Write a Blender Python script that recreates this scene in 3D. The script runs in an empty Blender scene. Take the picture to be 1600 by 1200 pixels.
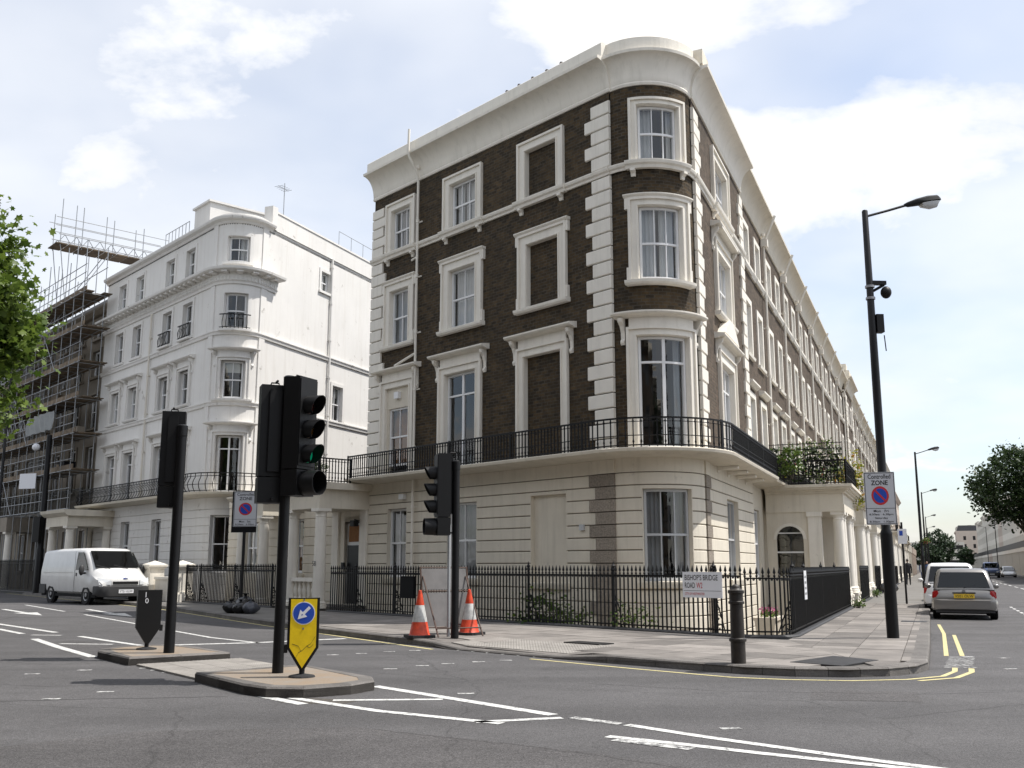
import bpy, bmesh, math, random
from mathutils import Vector, Matrix
R = math.radians
random.seed(7)
scene = bpy.context.scene
COL = scene.collection

# ------------------------------------------------------------------ camera
cam = bpy.data.cameras.new('camera')
cam.lens = 35.0; cam.sensor_width = 36.0; cam.clip_start = 0.05; cam.clip_end = 6000
camo = bpy.data.objects.new('camera', cam); COL.objects.link(camo)
camo.location = (0, 0, 1.5); camo.rotation_euler = (R(90 + 10.36), 0, 0)
scene.camera = camo
# ------------------------------------------------------------------ light
SUN_AZ, SUN_EL = 88.0, 60.0
sd = Vector((math.sin(R(SUN_AZ)) * math.cos(R(SUN_EL)), math.cos(R(SUN_AZ)) * math.cos(R(SUN_EL)), math.sin(R(SUN_EL))))
sun = bpy.data.lights.new('sun', 'SUN'); sun.energy = 4.05; sun.angle = R(0.55); sun.color = (1.0, 0.96, 0.90)
suno = bpy.data.objects.new('sun', sun); COL.objects.link(suno)
suno.rotation_euler = sd.to_track_quat('Z', 'Y').to_euler(); suno.location = (30, 20, 60)
world = bpy.data.worlds.new('World'); scene.world = world; world.use_nodes = True
wt = world.node_tree; wn = wt.nodes; wl = wt.links; wn.clear()
def WN(t, **k):
    n = wn.new(t)
    for a, b in k.items(): setattr(n, a, b)
    return n
wo = WN('ShaderNodeOutputWorld'); bg = WN('ShaderNodeBackground'); bg.inputs['Strength'].default_value = 0.15
sky = WN('ShaderNodeTexSky', sky_type='NISHITA', sun_disc=False, sun_elevation=R(SUN_EL), sun_rotation=R(SUN_AZ), altitude=30.0, air_density=1.0, dust_density=1.6, ozone_density=1.2)
tc = WN('ShaderNodeTexCoord'); sx = WN('ShaderNodeSeparateXYZ'); wl.new(tc.outputs['Generated'], sx.inputs[0])
def WM(op, a, b=None, clamp=False):
    n = WN('ShaderNodeMath', operation=op); n.use_clamp = clamp
    for i, v in enumerate((a, b)):
        if v is None: continue
        if isinstance(v, (int, float)): n.inputs[i].default_value = v
        else: wl.new(v, n.inputs[i])
    return n.outputs[0]
zz = WM('ADD', WM('MAXIMUM', sx.outputs[2], 0.0), 0.22)
cx_ = WM('DIVIDE', sx.outputs[0], zz); cy_ = WM('DIVIDE', sx.outputs[1], zz)
cb = WN('ShaderNodeCombineXYZ'); wl.new(cx_, cb.inputs[0]); wl.new(cy_, cb.inputs[1]); cb.inputs[2].default_value = 5.9
n1 = WN('ShaderNodeTexNoise'); n1.inputs['Scale'].default_value = 1.55; n1.inputs['Detail'].default_value = 9; n1.inputs['Roughness'].default_value = 0.56; n1.inputs['Distortion'].default_value = 0.25
n2 = WN('ShaderNodeTexNoise'); n2.inputs['Scale'].default_value = 0.55; n2.inputs['Detail'].default_value = 5; n2.inputs['Roughness'].default_value = 0.6
wl.new(cb.outputs[0], n1.inputs['Vector']); wl.new(cb.outputs[0], n2.inputs['Vector'])
mr = WN('ShaderNodeMapRange', interpolation_type='SMOOTHSTEP'); mr.inputs[1].default_value = 0.45; mr.inputs[2].default_value = 0.60
wl.new(n1.outputs[0], mr.inputs[0])
mr2 = WN('ShaderNodeMapRange', interpolation_type='SMOOTHSTEP'); mr2.inputs[1].default_value = 0.30; mr2.inputs[2].default_value = 0.70; mr2.inputs[3].default_value = 0.2; mr2.inputs[4].default_value = 0.8
wl.new(n2.outputs[0], mr2.inputs[0])
cloudf = WM('MAXIMUM', mr.outputs[0], mr2.outputs[0], True)
shade = WN('ShaderNodeTexNoise'); shade.inputs['Scale'].default_value = 2.6; shade.inputs['Detail'].default_value = 6
cb2 = WN('ShaderNodeVectorMath', operation='ADD'); cb2.inputs[1].default_value = (0.12, 0.2, 5.0); wl.new(cb.outputs[0], cb2.inputs[0]); wl.new(cb2.outputs[0], shade.inputs['Vector'])
rmp = WN('ShaderNodeValToRGB'); rmp.color_ramp.elements[0].position = 0.34; rmp.color_ramp.elements[0].color = (4.9, 5.0, 5.2, 1); rmp.color_ramp.elements[1].position = 0.60; rmp.color_ramp.elements[1].color = (5.6, 5.62, 5.66, 1)
wl.new(shade.outputs[0], rmp.inputs[0])
mx = WN('ShaderNodeMix', data_type='RGBA'); wl.new(cloudf, mx.inputs[0]); wl.new(sky.outputs[0], mx.inputs[6]); wl.new(rmp.outputs[0], mx.inputs[7])
wl.new(mx.outputs[2], bg.inputs[0]); wl.new(bg.outputs[0], wo.inputs[0])
# ------------------------------------------------------------------ exposure
scene.view_settings.view_transform = 'Standard'; scene.view_settings.look = 'None'
scene.view_settings.exposure = 0.42; scene.view_settings.gamma = 1.0; scene.view_settings.use_curve_mapping = False
scene.render.engine = 'CYCLES'
scene.cycles.max_bounces = 6; scene.cycles.transparent_max_bounces = 12

# ------------------------------------------------------------------ materials
M = {}
def mat(name, col, rough=0.6, metal=0.0, var=0.0, vscale=2.0, bump=0.0, bscale=60.0, col2=None, streak=0.0, streak_col=None, rnd=0.0, spec=0.5, coat=0.0, speck=0.0, peel=0.0):
    m = bpy.data.materials.new(name); m.use_nodes = True; M[name] = m
    nt = m.node_tree; N = nt.nodes; L = nt.links; b = N['Principled BSDF']
    b.inputs['Roughness'].default_value = rough; b.inputs['Metallic'].default_value = metal
    b.inputs['Specular IOR Level'].default_value = spec; b.inputs['Coat Weight'].default_value = coat
    c = (*col, 1) if len(col) == 3 else col
    b.inputs['Base Color'].default_value = c
    geo = N.new('ShaderNodeNewGeometry'); out = None
    def mixc(fac, a, bcol, blend='MIX'):
        x = N.new('ShaderNodeMix'); x.data_type = 'RGBA'; x.blend_type = blend
        if isinstance(fac, (int, float)): x.inputs[0].default_value = fac
        else: L.new(fac, x.inputs[0])
        for i, v in ((6, a), (7, bcol)):
            if isinstance(v, tuple): x.inputs[i].default_value = v
            else: L.new(v, x.inputs[i])
        return x.outputs[2]
    cur = c
    if var > 0 or col2:
        n = N.new('ShaderNodeTexNoise'); n.inputs['Scale'].default_value = vscale; n.inputs['Detail'].default_value = 7; n.inputs['Roughness'].default_value = 0.65
        L.new(geo.outputs['Position'], n.inputs['Vector'])
        r = N.new('ShaderNodeMapRange'); r.inputs[1].default_value = 0.33; r.inputs[2].default_value = 0.67; L.new(n.outputs[0], r.inputs[0])
        c2 = (*col2, 1) if col2 else tuple(x * (1 - var) for x in c[:3]) + (1,)
        cur = mixc(r.outputs[0], c, c2)
    if streak > 0:
        mp = N.new('ShaderNodeMapping'); mp.inputs['Scale'].default_value = (2.6, 2.6, 0.16); L.new(geo.outputs['Position'], mp.inputs[0])
        n = N.new('ShaderNodeTexNoise'); n.inputs['Scale'].default_value = 1.6; n.inputs['Detail'].default_value = 8; n.inputs['Roughness'].default_value = 0.7; L.new(mp.outputs[0], n.inputs['Vector'])
        r = N.new('ShaderNodeMapRange'); r.inputs[1].default_value = 0.50; r.inputs[2].default_value = 0.78; r.inputs[4].default_value = streak; L.new(n.outputs[0], r.inputs[0])
        cur = mixc(r.outputs[0], cur, (*(streak_col or (0.2, 0.18, 0.14)), 1))
    if peel > 0:       # small chipped and repaired spots in the render
        n = N.new('ShaderNodeTexNoise'); n.inputs['Scale'].default_value = 1.5; n.inputs['Detail'].default_value = 11; n.inputs['Roughness'].default_value = 0.74; L.new(geo.outputs['Position'], n.inputs['Vector'])
        r = N.new('ShaderNodeMapRange'); r.inputs[1].default_value = 0.665 - 0.07 * peel; r.inputs[2].default_value = 0.71 - 0.07 * peel; r.inputs[4].default_value = peel; L.new(n.outputs[0], r.inputs[0])
        cur = mixc(r.outputs[0], cur, (0.40, 0.37, 0.33, 1))
    if speck > 0:
        n = N.new('ShaderNodeTexNoise'); n.inputs['Scale'].default_value = 85; n.inputs['Detail'].default_value = 3; L.new(geo.outputs['Position'], n.inputs['Vector'])
        r = N.new('ShaderNodeMapRange'); r.inputs[1].default_value = 0.35; r.inputs[2].default_value = 0.68; r.inputs[3].default_value = 1 - speck; r.inputs[4].default_value = 1 + speck; L.new(n.outputs[0], r.inputs[0])
        hs = N.new('ShaderNodeHueSaturation'); L.new(r.outputs[0], hs.inputs['Value'])
        if isinstance(cur, tuple): hs.inputs['Color'].default_value = cur
        else: L.new(cur, hs.inputs['Color'])
        cur = hs.outputs[0]
    if rnd > 0:
        oi = N.new('ShaderNodeObjectInfo'); r = N.new('ShaderNodeMapRange'); r.inputs[3].default_value = 1 - rnd; r.inputs[4].default_value = 1 + rnd; L.new(oi.outputs['Random'], r.inputs[0])
        hs = N.new('ShaderNodeHueSaturation'); L.new(r.outputs[0], hs.inputs['Value'])
        if isinstance(cur, tuple): hs.inputs['Color'].default_value = cur
        else: L.new(cur, hs.inputs['Color'])
        cur = hs.outputs[0]
    if not isinstance(cur, tuple): L.new(cur, b.inputs['Base Color'])
    if bump > 0:
        n = N.new('ShaderNodeTexNoise'); n.inputs['Scale'].default_value = bscale; n.inputs['Detail'].default_value = 4; L.new(geo.outputs['Position'], n.inputs['Vector'])
        bp = N.new('ShaderNodeBump'); bp.inputs['Strength'].default_value = bump; bp.inputs['Distance'].default_value = 0.02
        L.new(n.outputs[0], bp.inputs['Height']); L.new(bp.outputs[0], b.inputs['Normal'])
    return m

def brick(name, c1, c2, mortar, soot, sootamt):
    m = bpy.data.materials.new(name); m.use_nodes = True; M[name] = m
    nt = m.node_tree; N = nt.nodes; L = nt.links; b = N['Principled BSDF']; b.inputs['Roughness'].default_value = 0.9; b.inputs['Specular IOR Level'].default_value = 0.25
    uv = N.new('ShaderNodeUVMap'); uv.uv_map = 'UVMap'
    t = N.new('ShaderNodeTexBrick'); t.inputs['Scale'].default_value = 1.0; t.inputs['Brick Width'].default_value = 0.23; t.inputs['Row Height'].default_value = 0.09
    t.inputs['Mortar Size'].default_value = 0.012; t.inputs['Mortar Smooth'].default_value = 0.3; t.inputs['Bias'].default_value = -0.1
    t.inputs['Color1'].default_value = (*c1, 1); t.inputs['Color2'].default_value = (*c2, 1); t.inputs['Mortar'].default_value = (*mortar, 1)
    L.new(uv.outputs[0], t.inputs['Vector'])
    geo = N.new('ShaderNodeNewGeometry')
    n = N.new('ShaderNodeTexNoise'); n.inputs['Scale'].default_value = 1.1; n.inputs['Detail'].default_value = 8; n.inputs['Roughness'].default_value = 0.7; L.new(geo.outputs['Position'], n.inputs['Vector'])
    r = N.new('ShaderNodeMapRange'); r.inputs[1].default_value = 0.35; r.inputs[2].default_value = 0.68; r.inputs[4].default_value = sootamt; L.new(n.outputs[0], r.inputs[0])
    x = N.new('ShaderNodeMix'); x.data_type = 'RGBA'; L.new(r.outputs[0], x.inputs[0]); L.new(t.outputs['Color'], x.inputs[6]); x.inputs[7].default_value = (*soot, 1)
    n3 = N.new('ShaderNodeTexNoise'); n3.inputs['Scale'].default_value = 7.0; n3.inputs['Detail'].default_value = 3; L.new(geo.outputs['Position'], n3.inputs['Vector'])
    r3 = N.new('ShaderNodeMapRange'); r3.inputs[1].default_value = 0.3; r3.inputs[2].default_value = 0.7; r3.inputs[3].default_value = 0.78; r3.inputs[4].default_value = 1.25; L.new(n3.outputs[0], r3.inputs[0])
    hs = N.new('ShaderNodeHueSaturation'); L.new(x.outputs[2], hs.inputs['Color']); L.new(r3.outputs[0], hs.inputs['Value']); L.new(hs.outputs[0], b.inputs['Base Color'])
    bp = N.new('ShaderNodeBump'); bp.inputs['Strength'].default_value = 0.7; bp.inputs['Distance'].default_value = 0.02; bp.invert = True
    L.new(t.outputs['Fac'], bp.inputs['Height']); L.new(bp.outputs[0], b.inputs['Normal'])

def worn(name, col, lo, hi, under=(0.09, 0.088, 0.09)):
    # worn road paint: chips let the asphalt show
    m = bpy.data.materials.new(name); m.use_nodes = True; M[name] = m
    nt = m.node_tree; N = nt.nodes; L = nt.links; b = N['Principled BSDF']; b.inputs['Roughness'].default_value = 0.75
    geo = N.new('ShaderNodeNewGeometry'); n = N.new('ShaderNodeTexNoise'); n.inputs['Scale'].default_value = 11; n.inputs['Detail'].default_value = 10; n.inputs['Roughness'].default_value = 0.82
    L.new(geo.outputs['Position'], n.inputs['Vector'])
    r = N.new('ShaderNodeMapRange'); r.inputs[1].default_value = lo; r.inputs[2].default_value = hi; L.new(n.outputs[0], r.inputs[0])
    x = N.new('ShaderNodeMix'); x.data_type = 'RGBA'; L.new(r.outputs[0], x.inputs[0]); x.inputs[6].default_value = (*col, 1); x.inputs[7].default_value = (*under, 1)
    L.new(x.outputs[2], b.inputs['Base Color'])

def glass(name, tint, boost=1.0, rough=0.0):
    m = bpy.data.materials.new(name); m.use_nodes = True; M[name] = m
    nt = m.node_tree; N = nt.nodes; L = nt.links; N.remove(N['Principled BSDF']); o = N['Material Output']
    tr = N.new('ShaderNodeBsdfTransparent'); tr.inputs[0].default_value = (*tint, 1)
    gl = N.new('ShaderNodeBsdfGlossy'); gl.inputs['Roughness'].default_value = rough; gl.inputs[0].default_value = (1, 1, 1, 1)
    geo = N.new('ShaderNodeNewGeometry'); dt = N.new('ShaderNodeVectorMath'); dt.operation = 'DOT_PRODUCT'; L.new(geo.outputs['Incoming'], dt.inputs[0]); L.new(geo.outputs['Normal'], dt.inputs[1])
    ab = N.new('ShaderNodeMath'); ab.operation = 'ABSOLUTE'; L.new(dt.outputs['Value'], ab.inputs[0]); om = N.new('ShaderNodeMath'); om.operation = 'SUBTRACT'; om.inputs[0].default_value = 1.0; L.new(ab.outputs[0], om.inputs[1])
    pw = N.new('ShaderNodeMath'); pw.operation = 'POWER'; L.new(om.outputs[0], pw.inputs[0]); pw.inputs[1].default_value = 5.0; fr = N.new('ShaderNodeMath'); fr.operation = 'MULTIPLY_ADD'; L.new(pw.outputs[0], fr.inputs[0]); fr.inputs[1].default_value = 0.95; fr.inputs[2].default_value = 0.045
    n = N.new('ShaderNodeTexNoise'); n.inputs['Scale'].default_value = 1.3; L.new(geo.outputs['Position'], n.inputs['Vector'])
    bp = N.new('ShaderNodeBump'); bp.inputs['Strength'].default_value = 0.08; bp.inputs['Distance'].default_value = 0.1; L.new(n.outputs[0], bp.inputs['Height']); L.new(bp.outputs[0], gl.inputs['Normal'])
    mu = N.new('ShaderNodeMath'); mu.operation = 'MULTIPLY_ADD'; mu.use_clamp = True; L.new(fr.outputs[0], mu.inputs[0]); mu.inputs[1].default_value = boost; mu.inputs[2].default_value = 0.0
    mi = N.new('ShaderNodeMixShader'); L.new(mu.outputs[0], mi.inputs[0]); L.new(tr.outputs[0], mi.inputs[1]); L.new(gl.outputs[0], mi.inputs[2]); L.new(mi.outputs[0], o.inputs[0])

def leafmat(name, c1, c2, trans=0.35):
    m = bpy.data.materials.new(name); m.use_nodes = True; M[name] = m
    nt = m.node_tree; N = nt.nodes; L = nt.links; b = N['Principled BSDF']; o = N['Material Output']
    b.inputs['Roughness'].default_value = 0.45; b.inputs['Specular IOR Level'].default_value = 0.4
    at = N.new('ShaderNodeAttribute'); at.attribute_name = 'tone'
    x = N.new('ShaderNodeMix'); x.data_type = 'RGBA'; L.new(at.outputs['Fac'], x.inputs[0]); x.inputs[6].default_value = (*c1, 1); x.inputs[7].default_value = (*c2, 1)
    L.new(x.outputs[2], b.inputs['Base Color'])
    t = N.new('ShaderNodeBsdfTranslucent'); L.new(x.outputs[2], t.inputs[0])
    mi = N.new('ShaderNodeMixShader'); mi.inputs[0].default_value = trans; L.new(b.outputs[0], mi.inputs[1]); L.new(t.outputs[0], mi.inputs[2]); L.new(mi.outputs[0], o.inputs[0])

def asphalt(name, c, amp=1.0):
    m = bpy.data.materials.new(name); m.use_nodes = True; M[name] = m
    nt = m.node_tree; N = nt.nodes; L = nt.links; b = N['Principled BSDF']; b.inputs['Roughness'].default_value = 0.85; b.inputs['Specular IOR Level'].default_value = 0.3
    geo = N.new('ShaderNodeNewGeometry'); val = None
    for sc, lo, hi, det in ((0.22, .86, 1.14, 4), (1.6, .90, 1.10, 6), (16, .82, 1.18, 4), (48, .66, 1.40, 2)):
        n = N.new('ShaderNodeTexNoise'); n.inputs['Scale'].default_value = sc; n.inputs['Detail'].default_value = det; n.inputs['Roughness'].default_value = 0.65; L.new(geo.outputs['Position'], n.inputs['Vector'])
        r = N.new('ShaderNodeMapRange'); r.inputs[1].default_value = 0.3; r.inputs[2].default_value = 0.7; r.inputs[3].default_value = 1 - (1 - lo) * amp; r.inputs[4].default_value = 1 + (hi - 1) * amp; L.new(n.outputs[0], r.inputs[0])
        if val is None: val = r.outputs[0]
        else:
            q = N.new('ShaderNodeMath'); q.operation = 'MULTIPLY'; L.new(val, q.inputs[0]); L.new(r.outputs[0], q.inputs[1]); val = q.outputs[0]
    def mul(o_):
        q = N.new('ShaderNodeMath'); q.operation = 'MULTIPLY'; L.new(val, q.inputs[0]); L.new(o_, q.inputs[1]); return q.outputs[0]
    n = N.new('ShaderNodeTexNoise'); n.inputs['Scale'].default_value = 0.9; n.inputs['Detail'].default_value = 6; n.inputs['Roughness'].default_value = 0.7; L.new(geo.outputs['Position'], n.inputs['Vector'])      # drips and stains
    r = N.new('ShaderNodeMapRange'); r.inputs[1].default_value = 0.56; r.inputs[2].default_value = 0.70; r.inputs[3].default_value = 1.0; r.inputs[4].default_value = 0.78; L.new(n.outputs[0], r.inputs[0]); val = mul(r.outputs[0])
    nd = N.new('ShaderNodeTexNoise'); nd.inputs['Scale'].default_value = 1.4; nd.inputs['Detail'].default_value = 5; L.new(geo.outputs['Position'], nd.inputs['Vector'])      # cracks
    va = N.new('ShaderNodeVectorMath'); va.operation = 'MULTIPLY_ADD'; L.new(nd.outputs['Color'], va.inputs[0]); va.inputs[1].default_value = (0.5, 0.5, 0.0); L.new(geo.outputs['Position'], va.inputs[2])
    vo = N.new('ShaderNodeTexVoronoi'); vo.feature = 'DISTANCE_TO_EDGE'; vo.inputs['Scale'].default_value = 0.22; L.new(va.outputs[0], vo.inputs['Vector'])
    r = N.new('ShaderNodeMapRange'); r.inputs[1].default_value = 0.001; r.inputs[2].default_value = 0.004; r.inputs[3].default_value = 0.78; r.inputs[4].default_value = 1.0; L.new(vo.outputs['Distance'], r.inputs[0]); val = mul(r.outputs[0])
    mp = N.new('ShaderNodeMapping'); mp.inputs['Rotation'].default_value = (0, 0, R(-48)); mp.inputs['Scale'].default_value = (0.05, 0.8, 1); L.new(geo.outputs['Position'], mp.inputs[0])      # tyre polished lanes
    n = N.new('ShaderNodeTexNoise'); n.inputs['Scale'].default_value = 1.0; n.inputs['Detail'].default_value = 2; L.new(mp.outputs[0], n.inputs['Vector'])
    r = N.new('ShaderNodeMapRange'); r.inputs[1].default_value = 0.38; r.inputs[2].default_value = 0.62; r.inputs[3].default_value = 0.90; r.inputs[4].default_value = 1.10; L.new(n.outputs[0], r.inputs[0]); val = mul(r.outputs[0])
    hs = N.new('ShaderNodeHueSaturation'); hs.inputs['Color'].default_value = (*c, 1); L.new(val, hs.inputs['Value']); L.new(hs.outputs[0], b.inputs['Base Color'])
    n = N.new('ShaderNodeTexNoise'); n.inputs['Scale'].default_value = 70; n.inputs['Detail'].default_value = 3; L.new(geo.outputs['Position'], n.inputs['Vector'])
    bp = N.new('ShaderNodeBump'); bp.inputs['Strength'].default_value = 1.0; bp.inputs['Distance'].default_value = 0.012; L.new(n.outputs[0], bp.inputs['Height']); L.new(bp.outputs[0], b.inputs['Normal'])
asphalt('asphalt', (0.088, 0.085, 0.086)); asphalt('asphalt_patch', (0.080, 0.076, 0.076), 1.3); asphalt('asphalt_stain', (0.075, 0.068, 0.06))
mat('paving', (0.225, 0.205, 0.187), 0.85, var=0.36, vscale=1.7, bump=0.25, bscale=60, rnd=0.30, speck=0.10)
mat('tar', (0.045, 0.043, 0.043), 0.7)
mat('paving_base', (0.11, 0.10, 0.09), 0.9, var=0.3, vscale=2, bump=0.2)
mat('far_paving', (0.19, 0.18, 0.165), 0.9, var=0.3, vscale=0.8)
mat('kerb_stone', (0.17, 0.157, 0.145), 0.8, var=0.4, vscale=3, bump=0.4, bscale=70, rnd=0.18, speck=0.25)
mat('tactile', (0.30, 0.28, 0.255), 0.85, var=0.25, vscale=3, rnd=0.08)
mat('island_top', (0.25, 0.185, 0.125), 0.9, var=0.4, vscale=2.2, bump=0.3, col2=(0.23, 0.21, 0.185), speck=0.15)
worn('road_white', (0.60, 0.60, 0.58), 0.50, 0.62)
worn('road_white_worn', (0.58, 0.58, 0.56), 0.44, 0.56)
worn('road_yellow', (0.56, 0.49, 0.24), 0.52, 0.68)
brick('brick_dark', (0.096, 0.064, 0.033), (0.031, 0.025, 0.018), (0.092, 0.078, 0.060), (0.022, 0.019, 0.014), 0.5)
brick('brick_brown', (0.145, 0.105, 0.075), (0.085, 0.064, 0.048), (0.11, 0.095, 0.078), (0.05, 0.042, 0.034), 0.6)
mat('stucco_cream', (0.73, 0.67, 0.56), 0.75, var=0.10, vscale=1.2, bump=0.08, bscale=30, peel=0.45, streak=0.5, streak_col=(0.42, 0.38, 0.30))
mat('stucco_trim', (0.83, 0.785, 0.70), 0.65, var=0.08, vscale=2, peel=0.3, streak=0.36, streak_col=(0.40, 0.37, 0.30))
mat('stucco_white', (0.77, 0.75, 0.715), 0.75, var=0.10, vscale=0.35, bump=0.06, bscale=20, peel=0.75, streak=0.42, streak_col=(0.52, 0.48, 0.42))
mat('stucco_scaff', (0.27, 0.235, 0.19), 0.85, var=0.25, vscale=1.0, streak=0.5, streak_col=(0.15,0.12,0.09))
mat('stucco_far', (0.72, 0.68, 0.60), 0.8, var=0.08, vscale=0.5)
mat('stucco_pink', (0.62, 0.53, 0.45), 0.8, var=0.08, vscale=0.5)
mat('joint', (0.20, 0.175, 0.14), 0.95)
mat('granite', (0.36, 0.31, 0.255), 0.9, var=0.45, vscale=22, bump=1.0, bscale=42, rnd=0.12)
mat('white_paint', (0.80, 0.80, 0.80), 0.4, var=0.04, vscale=3)
mat('grey_paint', (0.50, 0.51, 0.52), 0.4)
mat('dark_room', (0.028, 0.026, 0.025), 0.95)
mat('curtain', (0.62, 0.62, 0.62), 0.9, var=0.15, vscale=1.3)
mat('curtain_dim', (0.34, 0.34, 0.35), 0.9, var=0.2, vscale=1.3)
mat('blind_white', (0.66, 0.64, 0.58), 0.8, var=0.1, vscale=2)
mat('blind_warm', (0.36, 0.17, 0.07), 0.9, var=0.3, vscale=3)
mat('iron', (0.008, 0.008, 0.009), 0.5, spec=0.25, var=0.3, vscale=6, bump=0.1, bscale=50)
mat('iron_worn', (0.022, 0.021, 0.022), 0.5, var=0.5, vscale=4, bump=0.15, bscale=40)
mat('plinth_paint', (0.035, 0.034, 0.036), 0.6, var=0.5, vscale=5, bump=0.4, bscale=40)
mat('black_plastic', (0.007, 0.007, 0.0075), 0.5, spec=0.3)
mat('black_matte', (0.006, 0.006, 0.007), 0.75, spec=0.2)
mat('pole_black', (0.008, 0.008, 0.009), 0.4, spec=0.3, var=0.3, vscale=5)
mat('pole_grey', (0.085, 0.09, 0.095), 0.5)
mat('post_zinc', (0.30, 0.31, 0.32), 0.5, metal=0.3)
mat('cast_bollard', (0.030, 0.023, 0.018), 0.5, var=0.5, vscale=6, bump=0.2, bscale=30)
mat('sign_grey', (0.55, 0.56, 0.59), 0.45)
mat('sign_white', (0.76, 0.77, 0.80), 0.4)
mat('sign_back', (0.17, 0.163, 0.16), 0.6, var=0.3, vscale=3)
mat('sign_black', (0.012, 0.012, 0.014), 0.5)
mat('sign_red', (0.55, 0.03, 0.035), 0.45)
mat('sign_blue', (0.015, 0.07, 0.42), 0.45)
mat('bollard_yellow', (0.88, 0.62, 0.008), 0.38, var=0.16, vscale=9, streak=0.25, streak_col=(0.35, 0.25, 0.05))
mat('cone_orange', (0.74, 0.07, 0.02), 0.5, var=0.4, vscale=8)
mat('cone_white', (0.62, 0.62, 0.60), 0.45, var=0.4, vscale=9)
mat('rubber', (0.018, 0.018, 0.019), 0.85)
mat('rust_pipe', (0.10, 0.06, 0.045), 0.7, var=0.4, vscale=8)
mat('van_white', (0.70, 0.70, 0.69), 0.35, coat=0.4, var=0.14, vscale=1.6, streak=0.2, streak_col=(0.35, 0.32, 0.28))
mat('car_silver', (0.25, 0.24, 0.23), 0.32, metal=0.55, coat=0.6)
mat('car_pale', (0.62, 0.63, 0.64), 0.3, metal=0.3, coat=0.6)
mat('car_white', (0.74, 0.74, 0.74), 0.3, coat=0.5)
mat('car_blue', (0.03, 0.07, 0.20), 0.3, coat=0.6)
mat('car_dark', (0.03, 0.03, 0.035), 0.3, coat=0.6)
mat('car_red', (0.35, 0.02, 0.02), 0.3, coat=0.6)
mat('car_plastic', (0.035, 0.035, 0.037), 0.6)
mat('tyre', (0.016, 0.016, 0.017), 0.85)
mat('wheel_steel', (0.30, 0.30, 0.31), 0.4, metal=0.6)
mat('tail_red', (0.35, 0.012, 0.012), 0.2, coat=0.5)
mat('lamp_clear', (0.62, 0.64, 0.66), 0.12, coat=0.5)
mat('plate_yellow', (0.75, 0.50, 0.04), 0.5)
mat('lens_red', (0.05, 0.004, 0.004), 0.2)
mat('lens_amber', (0.07, 0.03, 0.004), 0.2)
mat('lead', (0.15, 0.15, 0.155), 0.7)
mat('slate', (0.10, 0.10, 0.105), 0.8, var=0.3, vscale=3)
mat('roof_tile', (0.12, 0.10, 0.09), 0.85, var=0.3, vscale=6)
mat('terracotta', (0.36, 0.14, 0.08), 0.85, var=0.2, vscale=6)
mat('scaffold_tube', (0.30, 0.31, 0.32), 0.45, metal=0.6)
mat('scaffold_board', (0.20, 0.15, 0.10), 0.85, var=0.5, vscale=3, rnd=0.25)
mat('sheeting', (0.22, 0.23, 0.23), 0.5, var=0.3, vscale=2)
mat('bark', (0.10, 0.085, 0.065), 0.95, var=0.5, vscale=5, bump=0.6, bscale=20)
mat('soil', (0.05, 0.038, 0.028), 0.95)
mat('planter_stone', (0.66, 0.60, 0.50), 0.85, var=0.15, vscale=4)
mat('door_black', (0.008, 0.008, 0.009), 0.4, spec=0.3)
mat('bag_black', (0.012, 0.012, 0.013), 0.26, bump=0.5, bscale=16)
mat('bag_grey', (0.07, 0.075, 0.09), 0.3, bump=0.5, bscale=16)
mat('skin', (0.45, 0.27, 0.19), 0.6)
mat('cloth_black', (0.014, 0.014, 0.016), 0.85)
mat('cloth_white', (0.70, 0.70, 0.70), 0.85)
mat('cloth_red', (0.42, 0.05, 0.05), 0.85)
mat('cloth_blue', (0.05, 0.08, 0.18), 0.85)
mat('hair', (0.02, 0.014, 0.01), 0.7)
glass('window_glass', (0.80, 0.82, 0.82), 1.6)
glass('porch_glass', (0.18, 0.19, 0.18), 1.2)
glass('car_glass', (0.10, 0.12, 0.12), 1.1)
glass('lamp_glass', (0.75, 0.74, 0.68), 1.5, 0.1)
leafmat('leaf_plane', (0.05, 0.095, 0.014), (0.17, 0.24, 0.04), 0.42)
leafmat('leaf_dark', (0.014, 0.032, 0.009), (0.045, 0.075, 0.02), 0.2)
leafmat('leaf_far', (0.020, 0.040, 0.018), (0.05, 0.08, 0.035), 0.2)
leafmat('leaf_pot', (0.03, 0.07, 0.012), (0.13, 0.19, 0.03), 0.3)
leafmat('leaf_yellow', (0.12, 0.17, 0.02), (0.38, 0.34, 0.05), 0.3)
leafmat('petal_red', (0.45, 0.03, 0.06), (0.62, 0.10, 0.16), 0.2)
leafmat('petal_orange', (0.6, 0.16, 0.02), (0.7, 0.40, 0.05), 0.2)
leafmat('petal_pink', (0.30, 0.04, 0.14), (0.5, 0.15, 0.28), 0.2)
g = bpy.data.materials.new('lens_green'); g.use_nodes = True; M['lens_green'] = g
gb = g.node_tree.nodes['Principled BSDF']; gb.inputs['Base Color'].default_value = (0.0, 0.15, 0.08, 1)
gb.inputs['Emission Color'].default_value = (0.0, 0.75, 0.36, 1); gb.inputs['Emission Strength'].default_value = 0.13; gb.inputs['Roughness'].default_value = 0.2

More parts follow.
